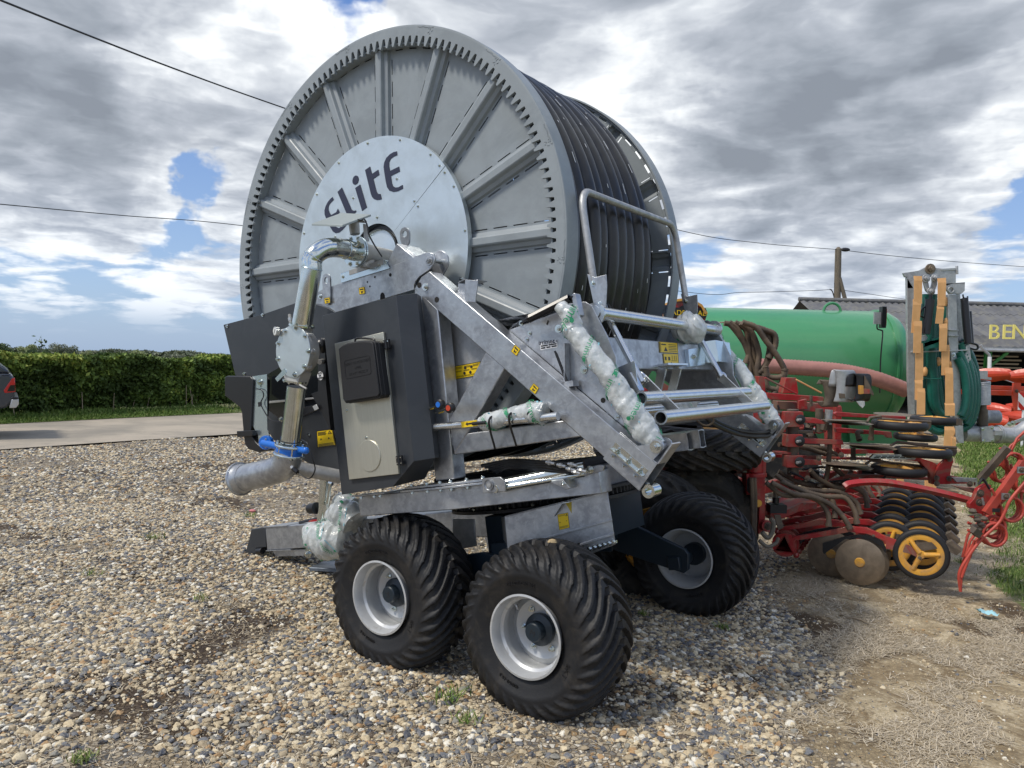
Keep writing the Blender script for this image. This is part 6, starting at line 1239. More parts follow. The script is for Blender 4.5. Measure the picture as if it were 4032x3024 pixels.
# hose bundle hanging at the top left, on a wooden-edged holder
for i, (pts, a) in enumerate((([(390,575),(430,590),(500,680),(540,760),(545,900)],8.6),([(420,570),(470,610),(520,720),(560,830),(600,930),(640,1000)],8.6),([(455,570),(520,620),(540,740),(520,820)],8.6),([(490,575),(560,640),(600,760),(590,860),(610,960)],8.5),([(500,570),(580,600),(640,680),(700,760),(755,860),(740,930),(690,1010)],8.4),([(560,600),(640,620),(665,700),(650,800),(620,870)],8.5),([(590,600),(680,650),(690,730),(640,830),(600,880)],8.5),([(610,610),(690,640),(700,710),(660,790)],8.45),([(520,575),(560,640),(560,700),(580,800),(640,900)],8.6),([(640,840),(660,900),(740,900),(760,850)],8.4),([(700,980),(650,960),(640,880)],8.4),([(670,1040),(700,1100),(720,1140)],8.3))): hose('R7', pts, a, a, .030)
bx('hose_rack', 'R7', [(265,570),(505,563),(512,578),(400,572),(265,582)], 8.7, .05, 'wood_pale'); bx('hose_rack', 'R7', [(540,590),(610,588),(614,604),(545,602)], 8.7, .05, 'wood_pale')
# curved straps (marker scrapers)
def strap(pts, Y, wd, m): 
    P = smoothpath(ws('V1', pts, Y), 5); mb = MB(); n = len(P); v = [p+V((0, s*wd/2, 0)) for p in P for s in (-1, 1)]; v2 = [p+V((s*wd*.42*.9, s*wd*.1, 0)) for p in P for s in (-1, 1)]
    mb.add(v2, [(2*i, 2*i+1, 2*i+3, 2*i+2) for i in range(n-1)]); o = mb.build('marker_strap', m, dl); md = o.modifiers.new('s', 'SOLIDIFY'); md.thickness = .008; return o
strap([(985,300),(1015,160),(1050,158),(1060,250),(1055,360),(1030,450)], 7.0, .26, 'galv_dull'); strap([(1130,300),(1150,200),(1220,190),(1230,300),(1210,430),(1150,420)], 7.0, .20, 'black_plastic'); strap([(850,280),(880,240),(910,300),(925,400),(900,490),(850,440)], 7.0, .20, 'dirt_metal')
mb = MB(); mb.prism(ws('V1', [(1240,190),(1275,250),(1330,370),(1325,390),(1240,330)], 6.98), (0,.01,0), 'dirt_metal'); mb.prism(ws('V1', [(1200,290),(1230,290),(1232,370),(1200,375)], 6.9), (0,.05,0), 'yellow'); mb.prism(ws('V1', [(1232,320),(1290,325),(1290,370),(1232,372)], 6.9), (0,.06,0), 'red'); mb.prism(ws('V1', [(925,290),(1115,310),(1115,370),(925,360)], 7.05), (0,.05,0), 'red_dirty'); mb.prism(ws('V1', [(1000,365),(1050,370),(1055,415),(1005,412)], 6.95), (0,.08,0), 'dirt_metal'); mb.prism(ws('V1', [(1160,440),(1240,440),(1245,480),(1220,510),(1190,480)], 6.98), (0,.02,0), 'film'); mb.build('marker_mount', 'red', dl, bevel=.002)
# arched tube, tail frame and steps
def tubeP(k, pts, Y, r, m, nm, n=8, par=None, sub=6, Y1=None):
    N_ = len(pts); mb = MB(); mb.tube(smoothpath([w(k, x, y, Y if Y1 is None else Y+(Y1-Y)*i/(N_-1)) for i, (x, y) in enumerate(pts)], sub), r, n); return mb.build(nm, m, par or dl, angle=50)
tubeP('V1', [(1040,1270),(1100,1240),(1300,1222),(1500,1235),(1750,1280),(2000,1335),(2330,1420)], 6.5, .030, 'red', 'arched_tube', 4)
bx('tail_beam', 'V1', [(1640,985),(1770,990),(1900,1030),(1950,1060),(2040,1160),(2212,1185),(2250,1200),(2250,1240),(1890,1245),(1885,1200),(1870,1140),(1780,1030),(1650,1010)], 6.7, .06)
bx('bracket_fin', 'V1', [(1890,1245),(1925,1240),(1930,1150),(1960,1060),(2020,1000),(2050,985),(2095,1000),(2100,1030),(2080,1080),(2070,1150),(2070,1245)], 6.66, .03)
bx('lower_rail', 'V1', [(880,1215),(1100,1150),(1700,1165),(1880,1185),(1880,1210),(1500,1190),(1100,1180),(900,1240)], 6.9, .05, 'red_dirty')
mb = MB(); mb.prism(ws('V1', [(1330,955),(1760,962),(1725,1008),(1290,995)], 6.68), (0,.03,0), 'galv')
for i in range(6):
    for j in range(2): a = w('V1', 1370+62*i-j*14, 973+j*14, 6.678); mb.prism([a+V((-.022,0,-.004)), a+V((.022,0,-.004)), a+V((.026,0,.004)), a+V((-.018,0,.004))], (0,-.001,0), 'dark_inside')
mb.prism(ws('V3', [(360,547),(590,555),(592,620),(572,624),(575,590),(398,590)], 6.55), (0,.03,0), 'galv'); mb.build('step_plate', 'galv', dl)
mb = MB()
for k, x, y, Y in (('V1',1937,1185,6.65),('V1',2057,1190,6.65),('V1',1937,1238,6.65),('V1',2062,1000,6.65),('V1',797,992,6.8),('V1',1013,962,6.8),('V1',685,1187,6.7),('V3',615,693,6.25),('V3',609,778,6.25),('V3',517,606,6.5)): mb.bolt(w(k,x,y,Y), r=.016 if Y > 6.3 else .02, m='dirt_metal')
mb.build('bolt', 'dirt_metal', dl)
# following harrow: bars, coil tines
bx('harrow_bracket', 'V3', [(515,790),(560,740),(600,650),(680,600),(720,620),(722,760),(690,850),(620,900),(590,870),(515,830)], 6.3, .05, 'red'); bx('tail_beam', 'V3', [(370,625),(590,650),(580,700),(500,680)], 6.5, .06, 'red_dirty'); tubeP('V3', [(700,650),(640,560),(600,610)], 6.3, .01, 'ink', 'cable', 5)
mb = MB(); mb.bar(w('V3',875,265,6.25), w('V3',615,565,6.35), .05, .05, m='dirt_metal'); mb.bar(w('V3',1020,400,6.1), w('V3',670,880,6.1), .05, .055, m='red_tine'); qh = w('V3',725,850,6.05); mb.bar(qh+V((.0,-.003,.0)), qh+V((.06,-.004,.0)), .002, .03, m='ink'); mb.build('harrow_bar', 'red_tine', dl, bevel=.003)
def tine(k, loop, r_, y, legs, n=2.6, wd=.011):
    """spring tine: straight arm, coil, long curved finger"""
    c = w(k, *loop, y); P = [w(k, *legs[0], y)]
    a0 = atan2((P[0]-c).z, (P[0]-c).x); N_ = int(n*20)
    for i in range(N_+1): a = a0+.6+2*pi*n*i/N_; P.append(c+V((cos(a)*r_*.62, .022*n*i/N_*1.6, sin(a)*r_*.62)))
    for x_, y_ in legs[1:]: P.append(w(k, x_, y_, y+.07))
    mb = MB(); mb.tube(P, wd, 8); return mb.build('spring_tine', 'red_tine', dl, angle=60)
tine('V3', (768,1085), .14, 6.0, [(500,1035),(640,1110),(560,1180),(500,1290),(440,1450),(432,1610)])
tine('V3', (765,1015), .135, 6.1, [(500,965),(640,1060),(560,1150),(490,1260),(430,1400),(418,1500)])
tine('V3', (760,935), .13, 6.25, [(520,900),(620,1000),(520,1140),(470,1300),(455,1330)])
tine('V3', (755,870), .12, 6.45, [(560,850),(600,960),(500,1080),(450,1290)])
tine('V3', (925,850), .15, 6.1, [(720,650),(950,700),(1060,600)]); tine('V3', (840,510), .12, 6.4, [(690,395),(800,440),(900,250),(980,190)]); tine('V3', (955,410), .12, 6.3, [(800,270),(890,330),(960,180),(1060,90)]); tine('V3', (1040,600), .12, 6.3, [(900,420),(1000,620),(1000,900)])
tubeP('V3', [(1060,560),(900,750),(840,880),(780,980),(620,1130),(500,1290),(420,1440),(430,1600)], 6.0, .012, 'red_tine', 'long_tine'); tubeP('V3', [(560,1130),(530,1250),(490,1350),(440,1480)], 6.05, .011, 'red_tine', 'long_tine')
mb = MB()
for x, y in ((590,940),(620,980),(700,990),(560,1000),(650,930),(545,860),(600,1030),(640,1000)): mb.ball(w('V3',x,y,6.05), .028, 'dirt_metal', (1.1,1,.8), 8)
mb.bar(w('V3',545,1030,5.98), w('V3',600,1080,6.0), .05, .05, m='dirt_metal'); mb.tube(smoothpath(ws('V3', [(500,900),(540,895),(610,890),(622,905),(560,912)], 6.0)), .007, 6, 'dirt_metal'); mb.prism(ws('V3',[(632,735),(646,735),(660,800),(645,806)],6.2), (0,.01,0), 'galv_dull'); mb.build('clamp', 'dirt_metal', dl)
mb = MB()
for x, y in ((853,722),(1000,475)): 
    mb.seg(); c = w('V3',x,y,6.04); mb.box(c, (.065,.01,.05), m='galv'); mb.bolt(c+V((0,-.005,0)), r=.014, m='dirt_metal')
mb.build('clamp_plate', 'galv', dl)
# packer tyres: standing one with yellow rim, lying one above, dark ones deeper under
def big(k, x, y, Y, R, wd, rot, nm='packer_wheel'):
    r_ = empty(nm, w(k, x, y, Y)); r_.parent = dl; r_.rotation_euler = rot
    t = tyre_mesh('tyre', R, R*.52, wd, 22, 220, .030, 'tyre_old', 0); t.parent = r_
    mb = MB(); s = R*.52; mb.lathe([(s,-wd*.38),(s*.96,-wd*.42),(s*.9,-wd*.30),(s*.86,-wd*.05),(s*.5,-wd*.10),(s*.42,-wd*.16),(0,-wd*.16),(0,-wd*.1),(s*.5,wd*.1),(s*.9,wd*.3),(s,wd*.38)], (0,0,0), n=48)
    mb.build('rim', 'yellow', r_); return r_
big('R5', 1620, 250, 6.35, .52, .40, (0,0,.1)); big('R5', 1840, 190, 6.9, .52, .40, (0,0,.05)); big('R5', 1500, 240, 8.0, .52, .40, (0,0,.1))
big('R6', 330, 700, 6.75, .50, .33, (pi/2+.02,0,0)); big('D', 1400, 950, 7.1, .48, .35, (pi/2,0,0))
mb = MB(); mb.prism(ws('R6', [(190,600),(500,620),(500,590),(190,570)], 6.6), (0,.3,0), 'black_rough'); mb.build('tyre_strap', 'black_rough', dl)
bx('front_beam', 'D', [(1330,830),(1480,850),(1480,880),(1330,870)], 8.0, .15); bx('front_frame', 'R4', [(560,1060),(590,1030),(640,1060),(700,1110),(700,1140),(540,1130)], 7.6, .1); bx('chassis_rail', 'R5', [(1380,0),(1480,-30),(2060,-20),(2060,60),(1380,40)], 7.4, .2, 'red_dirty')
mb = MB(); mb.lathe([(.03,-.01),(.03,.04),(0,.04)], w('T1',100,140,6.7), (0,0,1), 12, 'black_plastic'); mb.box(w('T1',105,185,6.7), (.14,.12,.07), m='black_rough'); mb.cyl(w('T1',105,150,6.7), w('T1',95,60,6.7), .018, 10, 'dirt_metal'); mb.build('stop', 'black_rough', dl)
bx('inner_frame', 'T1', [(60,200),(150,215),(290,150),(400,150),(400,190),(300,200),(160,260),(60,270)], 6.8, .4, 'red_dirty'); bx('inner_frame', 'T1', [(-60,130),(120,190),(130,240),(-60,230)], 6.85, .3, 'red')
mb = MB(); mb.prism(ws('T1', [(90,235),(135,235),(158,325),(120,345)], 6.6), (0,.02,0), 'dirt_metal'); mb.tube(smoothpath(ws('T1', [(0,360),(40,400),(70,370),(85,300),(65,260)], 6.5)), .02, 8, 'rope'); mb.tube(smoothpath(ws('T1', [(-20,420),(40,465),(100,440),(120,400)], 6.5)), .016, 8, 'rope'); mb.build('rope', 'rope', dl)
bx('top_link', 'V1', [(280,205),(600,370),(590,382),(275,222)], 7.4, .02, 'red_dirty'); bx('top_link', 'V1', [(580,225),(830,355),(825,370),(578,240)], 7.6, .02, 'orange_rubber')
# smaller frame pieces, rams and springs between the wing and the bar
for k, pts, Y, t, m in (('V1',[(760,700),(860,690),(870,740),(800,760),(760,745)],7.3,.1,'red_dirty'),('V1',[(700,620),(760,625),(765,760),(700,755)],7.5,.06,'red_dirty'),('V1',[(960,490),(1020,495),(1015,920),(955,920)],7.6,.07,'red'),('V1',[(870,545),(940,550),(930,900),(880,900)],7.9,.08,'red_dirty'),('V1',[(960,890),(985,885),(1020,930),(1015,990),(965,985)],7.2,.04,'red'),('V1',[(1020,1110),(1160,1120),(1200,1150),(1180,1200),(1060,1190)],7.3,.06,'red'),('V1',[(560,1120),(700,1125),(720,1180),(640,1210),(560,1190)],6.95,.08,'red'),('V1',[(820,1170),(960,1120),(1010,1130),(900,1200),(830,1230)],7.2,.06,'red_dirty'),('V1',[(250,700),(480,705),(480,745),(250,740)],7.2,.1,'red'),('V1',[(280,560),(470,570),(470,600),(280,595)],7.3,.1,'red_dirty'),('R6',[(680,560),(760,565),(760,600),(680,595)],7.0,.1,'red'),('R6',[(655,900),(720,880),(830,950),(820,990),(700,940),(655,950)],7.4,.1,'red_dirty'),('V1',[(600,440),(680,420),(690,520),(610,520)],7.4,.05,'red'),('V1',[(640,880),(700,870),(860,900),(860,925),(650,915)],7.3,.05,'red_dirty')): bx('frame_plate', k, pts, Y, t, m)
for a, b, Y in (((700,1130),(835,1170),7.0),((1200,1135),(1390,1160),7.0),((640,700),(760,720),7.3),((420,650),(520,640),7.1)):
    mb = MB(); A, B = w('V1', *a, Y), w('V1', *b, Y); mb.cyl(A, A.lerp(B,.6), .045, 16, 'black_plastic'); mb.cyl(A.lerp(B,.6), B, .018, 10, 'silver'); mb.ball(A, .03, 'red_dirty'); mb.build('hydraulic_ram', 'black_plastic', dl)
for a, b, Y in (((700,660),(740,650),7.1),((690,790),(740,780),7.2),((720,640),(705,700),7.2),((860,640),(845,720),7.1)):
    A, B = w('V1', *a, Y), w('V1', *b, Y); x, y, d = frame(B-A); mb = MB(); mb.tube([A+(B-A)*(i/90)+x*cos(i*.7)*.032+y*sin(i*.7)*.032 for i in range(91)], .006, 5); mb.build('spring', 'dirt_metal', dl)
for pts, Y in (([(640,1105),(720,1090),(840,1075)],6.9), ([(515,1125),(600,1160),(700,1215),(760,1240)],6.85), ([(900,1220),(1100,1205),(1400,1190),(1450,1150)],6.85), ([(400,480),(430,560),(520,600),(540,700)],7.2), ([(640,1100),(760,1085),(860,1080)],6.88)): tubeP('V1', pts, Y, .010, 'ink', 'hydraulic_line', 6)
# hopper with maker's badge
mb = MB(); mb.prism(ws('R7', [(60,470),(95,440),(160,432),(215,440),(255,470),(285,520),(270,570),(60,580)], 9.2), (0,2.0,0), 'red'); mb.prism(ws('R7', [(95,430),(150,422),(205,432),(255,462),(288,515),(272,520),(250,478),(205,446),(150,438),(95,444)], 9.15), (0,2.1,0), 'yellow')
P = w('R7',150,512,9.18); mb.lathe([(.0,-.001),(.09,-.001)], P, (0,1,0), 32, 'ink'); mb.prism([P+V((a*.24, -.002, b*.10)) for a, b in [(-1,-.6),(1,-.6),(1.1,0),(1,.6),(-1,.6),(-1.1,0)]], (0,.004,0), 'ink'); put_text(mb, 'VÄDERSTAD', .085, P+V((-.21,-.01,-.03)), (1,0,0), (0,0,1), 'sticker_yellow', 'LEFT')
mb.build('seed_hopper', 'red', dl)
for o in (pdisc, pcap, pscr, parm, pdef, ptyr, prim): bpy.data.objects.remove(o)
# ================================================================ green tanker with folded hose boom
YT = 12.0; tk = empty('slurry_tanker', (4.9, YT, 0)); tag(tk, 'glossy green slurry tanker with a folded boom of orange flaps and green hoses', 'tanker'); DT = V((4.9, YT, 0))
def wt(k, x, y, Y): return at(k, x, y, Y)-DT
def wts(k, pts, Y): return [wt(k, x, y, Y) for x, y in pts]
a0 = wt('R7',1335,500,YT); cz = a0.z-.86; x1 = a0.x; mb = MB()
mb.lathe([(0,-6.4),(.5,-6.35),(.80,-6.15),(.86,-5.9),(.86,0),(.875,0),(.875,.05),(.86,.05),(.845,.12),(.80,.20),(.62,.27),(.3,.31),(0,.32)], (x1, .15, cz), (1,-.03,0), n=96); tkb = mb.build('tank', 'tank_green', tk, angle=25)
mb = MB()
for z_ in (0, 1): mb.seg(); mb.lathe([(.862,.0),(.885,.0),(.885,.03),(.862,.03)], (x1-2.9*z_-.02, .15+.09*z_, cz), (1,-.03,0), 96)
mb.build('weld_band', 'tank_green', tkb); mb = MB(); mb.tube(arc(wt('R7',1045,505,YT), .13, 0, pi, 10)+[], .022, 8); mb.build('lifting_eye', 'tank_green', tkb)
mb = MB(); c = wt('R7',1352,540,YT-.85); mb.box(c, (.06,.10,.30), m='black_plastic'); mb.box(wt('R7',1320,545,YT-.85), (.10,.03,.17), m='galv_dull'); mb.tube(smoothpath(wts('R7', [(1318,575),(1320,610),(1345,620),(1352,640),(1340,800),(1335,1000)], YT-.83)), .010, 6, 'black_plastic'); mb.box(c+V((.035,0,0)), (.01,.08,.24), m='lamp_red'); mb.build('marker_lamp', 'black_plastic', tk)
mb = MB(); mb.prism(wts('D', [(1640,895),(1960,895),(1960,960),(1640,950)], YT+.2), (0,.9,0), 'tank_green')
for x in (1700, 1830): mb.prism(wts('D', [(x,880),(x+70,880),(x+40,985),(x+10,985)], YT), (0,.05,0), 'tank_green')
for x in (1560, 1700): mb.lathe([(.0,-.2),(.45,-.2),(.5,-.12),(.5,.12),(.45,.2),(0,.2)], (wt('D',x,900,YT).x, 0, .5), (0,1,0), 40, 'tyre_old')
mb.build('undercarriage', 'tank_green', tk)
def ribhose(pts, r, m, nm, pitch=.035, par=None):
    P = smoothpath(pts, 10); Q, R_ = [], []
    for i in range(len(P)-1):
        k = max(1, int((P[i+1]-P[i]).length/(pitch/2)))
        for j in range(k): Q.append(P[i].lerp(P[i+1], j/k)); R_.append(r*(1.05 if len(Q) % 2 else .97))
    mb = MB(); mb.tube(Q, R_, 16); return mb.build(nm, m, par or tk, angle=60)
ribhose(wts('R7', [(560,835),(700,838),(900,850),(1100,868),(1280,905),(1400,945),(1510,990)], 10.9), .105, 'pink_hose', 'suction_hose')
YO = 10.4; bm = MB()
def pz(pts, t, m=None, k='S8', Y=YO): bm.prism(wts(k, pts, Y), (0, t, 0), m)
pz([(355,190),(410,280),(415,700),(420,1310),(378,1310),(365,1000)], .05); pz([(412,285),(440,285),(445,1310),(425,1310)], .04, 'galv_dull', Y=YO+.1)
pz([(325,155),(455,135),(500,112),(530,97),(565,100),(600,115),(755,125),(755,235),(680,260),(560,185),(480,200),(470,280),(358,282),(355,190),(340,188)], .04); pz([(670,245),(830,232),(828,300),(800,325),(700,328),(682,300)], .03); pz([(675,240),(830,230),(830,240),(676,252)], .15)
pz([(690,330),(760,330),(775,780),(790,1000),(822,1545),(780,1545),(755,1500),(725,900),(695,700)], .06); pz([(760,300),(790,320),(815,700),(770,720)], .03, Y=YO+.15); pz([(700,615),(780,618),(780,628),(700,625)], .08, Y=YO-.03); pz([(700,663),(780,663),(780,672),(700,672)], .08, Y=YO-.03)
pz([(390,795),(860,780),(860,790),(390,808)], .04, Y=YO-.02); pz([(840,745),(868,738),(880,860),(850,905),(800,918),(785,880),(830,860)], .03); pz([(465,665),(510,660),(527,685),(510,710),(468,714)], .03, Y=YO-.03)
bm.pipe(wt('S8',712,293,YO-.01), wt('S8',712,293,YO-.01)+V((0,-.02,0)), .045, .028, 20); bm.bolt(wt('S8',543,122,YO), r=.045, m='disc_steel'); bm.bolt(wt('S8',738,822,YO), r=.02)
for x, y in ((510,200),(583,195),(550,305)): bm.bolt(wt('S8',x,y,YO-.05), r=.035, m='galv_dull')
pz([(485,210),(535,190),(530,230),(540,280),(560,300),(575,320),(540,328),(510,300)], .03, 'galv_dull', Y=YO-.04); pz([(560,190),(605,185),(603,250),(580,310),(560,320),(548,290),(562,240)], .03, 'galv_dull', Y=YO-.04)
bm.bar(wt('S8',632,130,YO), wt('S8',765,122,YO), .02, .03); bm.cyl(wt('S8',762,98,YO), wt('S8',764,165,YO), .018, 8)
bm.build('boom_frame', 'galv_dull', tk, bevel=.004)
mb = MB(); mb.cyl(wt('S8',546,372,YO-.1), wt('S8',508,655,YO-.1), .055, 16, 'black_plastic'); mb.cyl(wt('S8',550,330,YO-.1), wt('S8',546,372,YO-.1), .022, 10); mb.tube(smoothpath(wts('S8', [(490,520),(460,500),(480,450),(505,430)], YO-.1)), .012, 6, 'black_plastic'); mb.build('folding_cylinder', 'black_plastic', tk)
def spring(k, a, b, Y, r, turns, m, th=.010, par=None):
    A, B = wt(k, *a, Y), wt(k, *b, Y); x, y, d = frame(B-A); mb = MB(); N_ = turns*10; mb.tube([A+(B-A)*(i/N_)+x*cos(i*2*pi/10)*r+y*sin(i*2*pi/10)*r for i in range(N_+1)], th, 5); return mb.build('spring', m, par or tk, angle=60)
spring('S8', (822,362), (855,730), YO, .040, 46, 'black_plastic', .012); spring('S8', (858,470), (878,730), YO+.2, .03, 34, 'black_plastic', .010)
mb = MB(); mb.tube(smoothpath(wts('S8', [(812,330),(815,350),(822,362)], YO)), .01, 6); mb.tube(smoothpath(wts('S8', [(780,715),(850,725),(920,740),(935,765),(915,780),(870,770)], YO+.1)), .014, 6, 'black_plastic'); mb.tube(smoothpath(wts('S8', [(850,345),(850,450)], YO+.2)), .01, 6); mb.build('hook', 'black_plastic', tk)
def flap(pts, i):
    P = wts('S8', pts, YO-.14-.012*(i % 3)); mb = MB(); n = 6; tl, tr, br, bl = P; v = []
    for j in range(n+1):
        t = j/n; a, b = tl.lerp(bl, t), tr.lerp(br, t); dy = -.012-.004*t+(.0 if t > .08 else .012*(1-t/.08)); v += [a+V((0,dy,0)), b+V((0,dy+.008*sin(i),0))]
    mb.add(v, [(2*j, 2*j+1, 2*j+3, 2*j+2) for j in range(n)]); o = mb.build('nozzle_flap', 'orange_rubber', tk, angle=-1); md = o.modifiers.new('s', 'SOLIDIFY'); md.thickness = .008
LF = [[(408,180),(474,182),(470,408),(405,405)],[(402,370),(470,372),(445,648),(382,645)],[(452,545),(476,548),(470,810),(400,808)][:0] or [(405,545),(476,548),(462,810),(400,808)],[(418,730),(482,730),(480,1030),(416,1028)],[(416,1028),(478,1030),(470,1195),(412,1192)],[(432,1085),(496,1100),(494,1310),(428,1310)],
      [(602,200),(670,196),(660,425),(598,425)],[(598,425),(657,425),(640,572),(580,568)],[(616,572),(684,568),(672,795),(612,795)],[(634,745),(700,742),(692,990),(630,990)],[(662,925),(724,930),(726,1220),(662,1218)],[(660,1218),(738,1218),(735,1320),(660,1320)],[(660,1410),(735,1410),(716,1590),(645,1590)],[(714,1480),(752,1500),(745,1600),(712,1600)],[(425,1430),(490,1430),(485,1510),(425,1510)]]
for i, f_ in enumerate(LF): flap(f_, i)
for i, f_ in enumerate(([(1555,1190),(1620,1190),(1622,1380),(1556,1390)], [(1825,1190),(1900,1190),(1905,1420),(1830,1400)], [(1905,1250),(1935,1250),(1935,1420),(1908,1420)])):
    mb = MB(); mb.prism(wts('V1', f_, YO), (0,.02,0)); mb.build('nozzle_flap', 'orange_rubber', tk, bevel=.003)
mb = MB()
for x, y in ((500,960),(610,880),(672,390),(675,560),(712,900),(740,1180),(738,1280),(740,1450)): mb.seg(); mb.ball(wt('S8',x,y,YO+.05), .05, None, (.8,.8,1.3), 10)
mb.build('nozzle', 'orange_rubber', tk)
ghp = [([(512,330),(500,500),(520,760),(510,1000),(505,1240),(560,1330),(650,1360)],.2),([(530,350),(535,600),(540,800),(545,1000),(560,1200),(620,1300),(700,1320)],.1),([(570,330),(560,560),(560,760),(575,1000),(600,1250),(680,1330)],.05),([(600,440),(575,700),(585,900),(610,1100),(640,1260),(720,1290)],.12),([(500,400),(490,650),(500,900),(520,1180),(580,1360),(690,1430)],.25),([(640,600),(600,760),(620,1000),(650,1200),(640,1300)],.2),
       ([(680,420),(675,600),(690,850),(700,1100),(720,1300)],.3),([(790,730),(840,850),(880,1000),(890,1150),(870,1300),(830,1400)],.05),([(780,760),(870,900),(905,1020),(915,1150),(900,1290),(850,1400),(780,1440)],.1),([(800,700),(900,900),(925,1100),(918,1250),(880,1370),(810,1440)],.15),([(780,800),(830,920),(860,1050),(865,1180),(845,1290),(800,1360)],.0),([(770,850),(815,950),(835,1060),(838,1170),(820,1270),(790,1330)],-.03),([(545,1420),(600,1450),(660,1440),(720,1400)],.2),([(860,800),(885,860),(890,900)],.2),([(480,1000),(490,1200),(540,1340),(600,1420)],.3)]
for pts, dy in ghp: ribhose(wts('S8', pts, YO+dy), .050, 'green_hose', 'distribution_hose', .03)
mb = MB()
for x0, y0, x1_, y1_ in ((478,735,600,715),(478,765,600,745),(470,748,605,700)): mb.bar(wt('S8',x0,y0,YO-.06), wt('S8',x1_,y1_,YO-.06), .12, .05)
mb.bar(wt('S8',565,690,YO-.1), wt('S8',590,760,YO-.1), .03, .05); mb.tube(smoothpath(wts('S8', [(484,1012),(560,1020),(640,1018)], YO-.08)), .010, 6); mb.build('strap', 'green_hose', tk)
# outlet pipe and gate at the right
YG = 10.6; mb = MB(); P = smoothpath(wts('S8', [(815,1468),(960,1470),(1100,1472),(1170,1482),(1240,1478),(1310,1440),(1380,1380)], YG), 6); mb.tube(P, .105, 32); op = mb.build('outlet_pipe', 'galv_dull', tk, angle=60)
mb = MB(); mb.prism(wts('S8', [(960,1415),(1062,1403),(1070,1530),(968,1537)], YG-.12), (0,.03,0)); 
for x, y in ((975,1430),(1050,1420),(1055,1520),(980,1525)): mb.bolt(wt('S8',x,y,YG-.12), r=.014)
for x in (1095,1112): c = wt('S8',x,1472,YG); mb.lathe([(.105,-.012),(.125,-.012),(.125,.012),(.105,.012)], c, (1,0,0), 32)
mb.box(wt('S8',1100,1462,YG-.13), (.10,.04,.06)); mb.prism(wts('S8',[(1175,1385),(1330,1330),(1330,1355),(1185,1405)],YG-.2),(0,.02,0)); mb.bolt(wt('S8',1192,1390,YG-.2), r=.02); mb.bolt(wt('S8',1220,1380,YG-.2), r=.02); mb.build('flange', 'galv_dull', op)
mb = MB(); mb.cyl(wt('S8',975,1270,YG), wt('S8',978,1410,YG), .06, 14, 'dirt_metal'); mb.cyl(wt('S8',968,1030,YG), wt('S8',972,1270,YG), .05, 12, 'dirt_metal'); mb.cyl(wt('S8',870,1375,YG+.1), wt('S8',950,1370,YG+.1), .08, 20, 'zinc'); mb.build('valve_stem', 'dirt_metal', op)
spring('S8', (967,1045), (970,1230), YG, .09, 14, 'galv_dull', .018); spring('S8', (990,1330), (1100,1330), YG+.2, .08, 14, 'galv_dull', .015)
mb = MB(); mb.prism(wts('S8', [(885,955),(1015,955),(1015,1005),(1045,1010),(1045,1030),(910,1015),(885,990)], YG+.5), (0,.03,0)); mb.build('guard', 'galv_dull', tk)
# ================================================================ barn
YBn = 30.0; bn_ = empty('barn', (16, YBn, 0)); tag(bn_, 'open fronted barn with a grey corrugated roof and yellow letters', 'barn'); DB = V((16, YBn, 0))
mat('roof', (.165,.165,.17), .85, 0, .3, 2, (.115,.115,.12), dirt=(.22,.21,.17), dscale=3, damt=.5, bump=.2, bscale=20, streak=(1,.25,.25))
ev = at('R7', 900, 700, YBn)-DB; ri = at('R7', 985, 440, YBn+5)-DB; exr = 22.0
mb = MB(); n = int((exr-ri.x+1.6)/.146); rows = []
L_b = at('R7', 905, 505, YBn+1.2)-DB; evz = ev.z; x0b = at('R7', 870, 690, YBn)-DB
def roofpt(t, s): # t along, s up the slope
    return V((x0b.x+ (ri.x-x0b.x)*s*0+t, s*5.0, evz+(ri.z-evz)*s))
vs = []; xa = ri.x-1.0
for i in range(n):
    x = xa+i*.146; z = .035*(1 if i % 2 else -1)
    for s in (0, .25, .25, .5, .5, .75, .75, 1.0): vs.append(V((x, s*5.0, evz+(ri.z-evz)*s+z)))
f = []; m8 = 8
for i in range(n-1):
    for j in range(7):
        a = i*m8+j; f.append((a, a+m8, a+m8+1, a+1))
k_ = []
for i in range(n):
    for j, s in enumerate((0,1,1,2,2,3,3,4)):
        v = vs[i*m8+j]; v.z += (.02 if j in (2,4,6) else 0)
mb.add(vs, f); rfb = mb.build('roof', 'roof', bn_, angle=70)
mb = MB(); mb.add([V((xa,5,ri.z)), V((xa+n*.146,5,ri.z)), V((xa+n*.146,10,evz)), V((xa,10,evz))], [(0,1,2,3)]); mb.tube([V((xa-.05,5,ri.z+.05)), V((xa+n*.146,5,ri.z+.05))], .10, 8); mb.build('ridge', 'roof', rfb)
mb = MB(); mb.bar((xa,-.08,evz-.03), (xa+n*.146,-.08,evz-.03), .05, .12, m='galv_dull'); mb.tube([V((xa,-.16,evz-.08)), V((xa+n*.146,-.16,evz-.08))], .06, 8, 'galv_dull'); mb.build('gutter', 'galv_dull', bn_)
mb = MB(); mb.prism([V((xa,.05,0)), V((xa,.05,evz-.1)), V((xa,9.8,evz-.1)), V((xa,9.8,0))], (.1,0,0), 'dark_inside'); mb.prism([V((xa,9.6,0)), V((xa+n*.146,9.6,0)), V((xa+n*.146,9.6,evz)), V((xa,9.6,evz))], (0,.1,0), 'dark_inside'); mb.prism([V((xa,1.2,evz-.15)), V((xa+n*.146,1.2,evz-.15)), V((xa+n*.146,9.6,evz-.15)), V((xa,9.6,evz-.15))], (0,0,.04), 'dark_inside'); mb.build('wall', 'dark_inside', bn_)
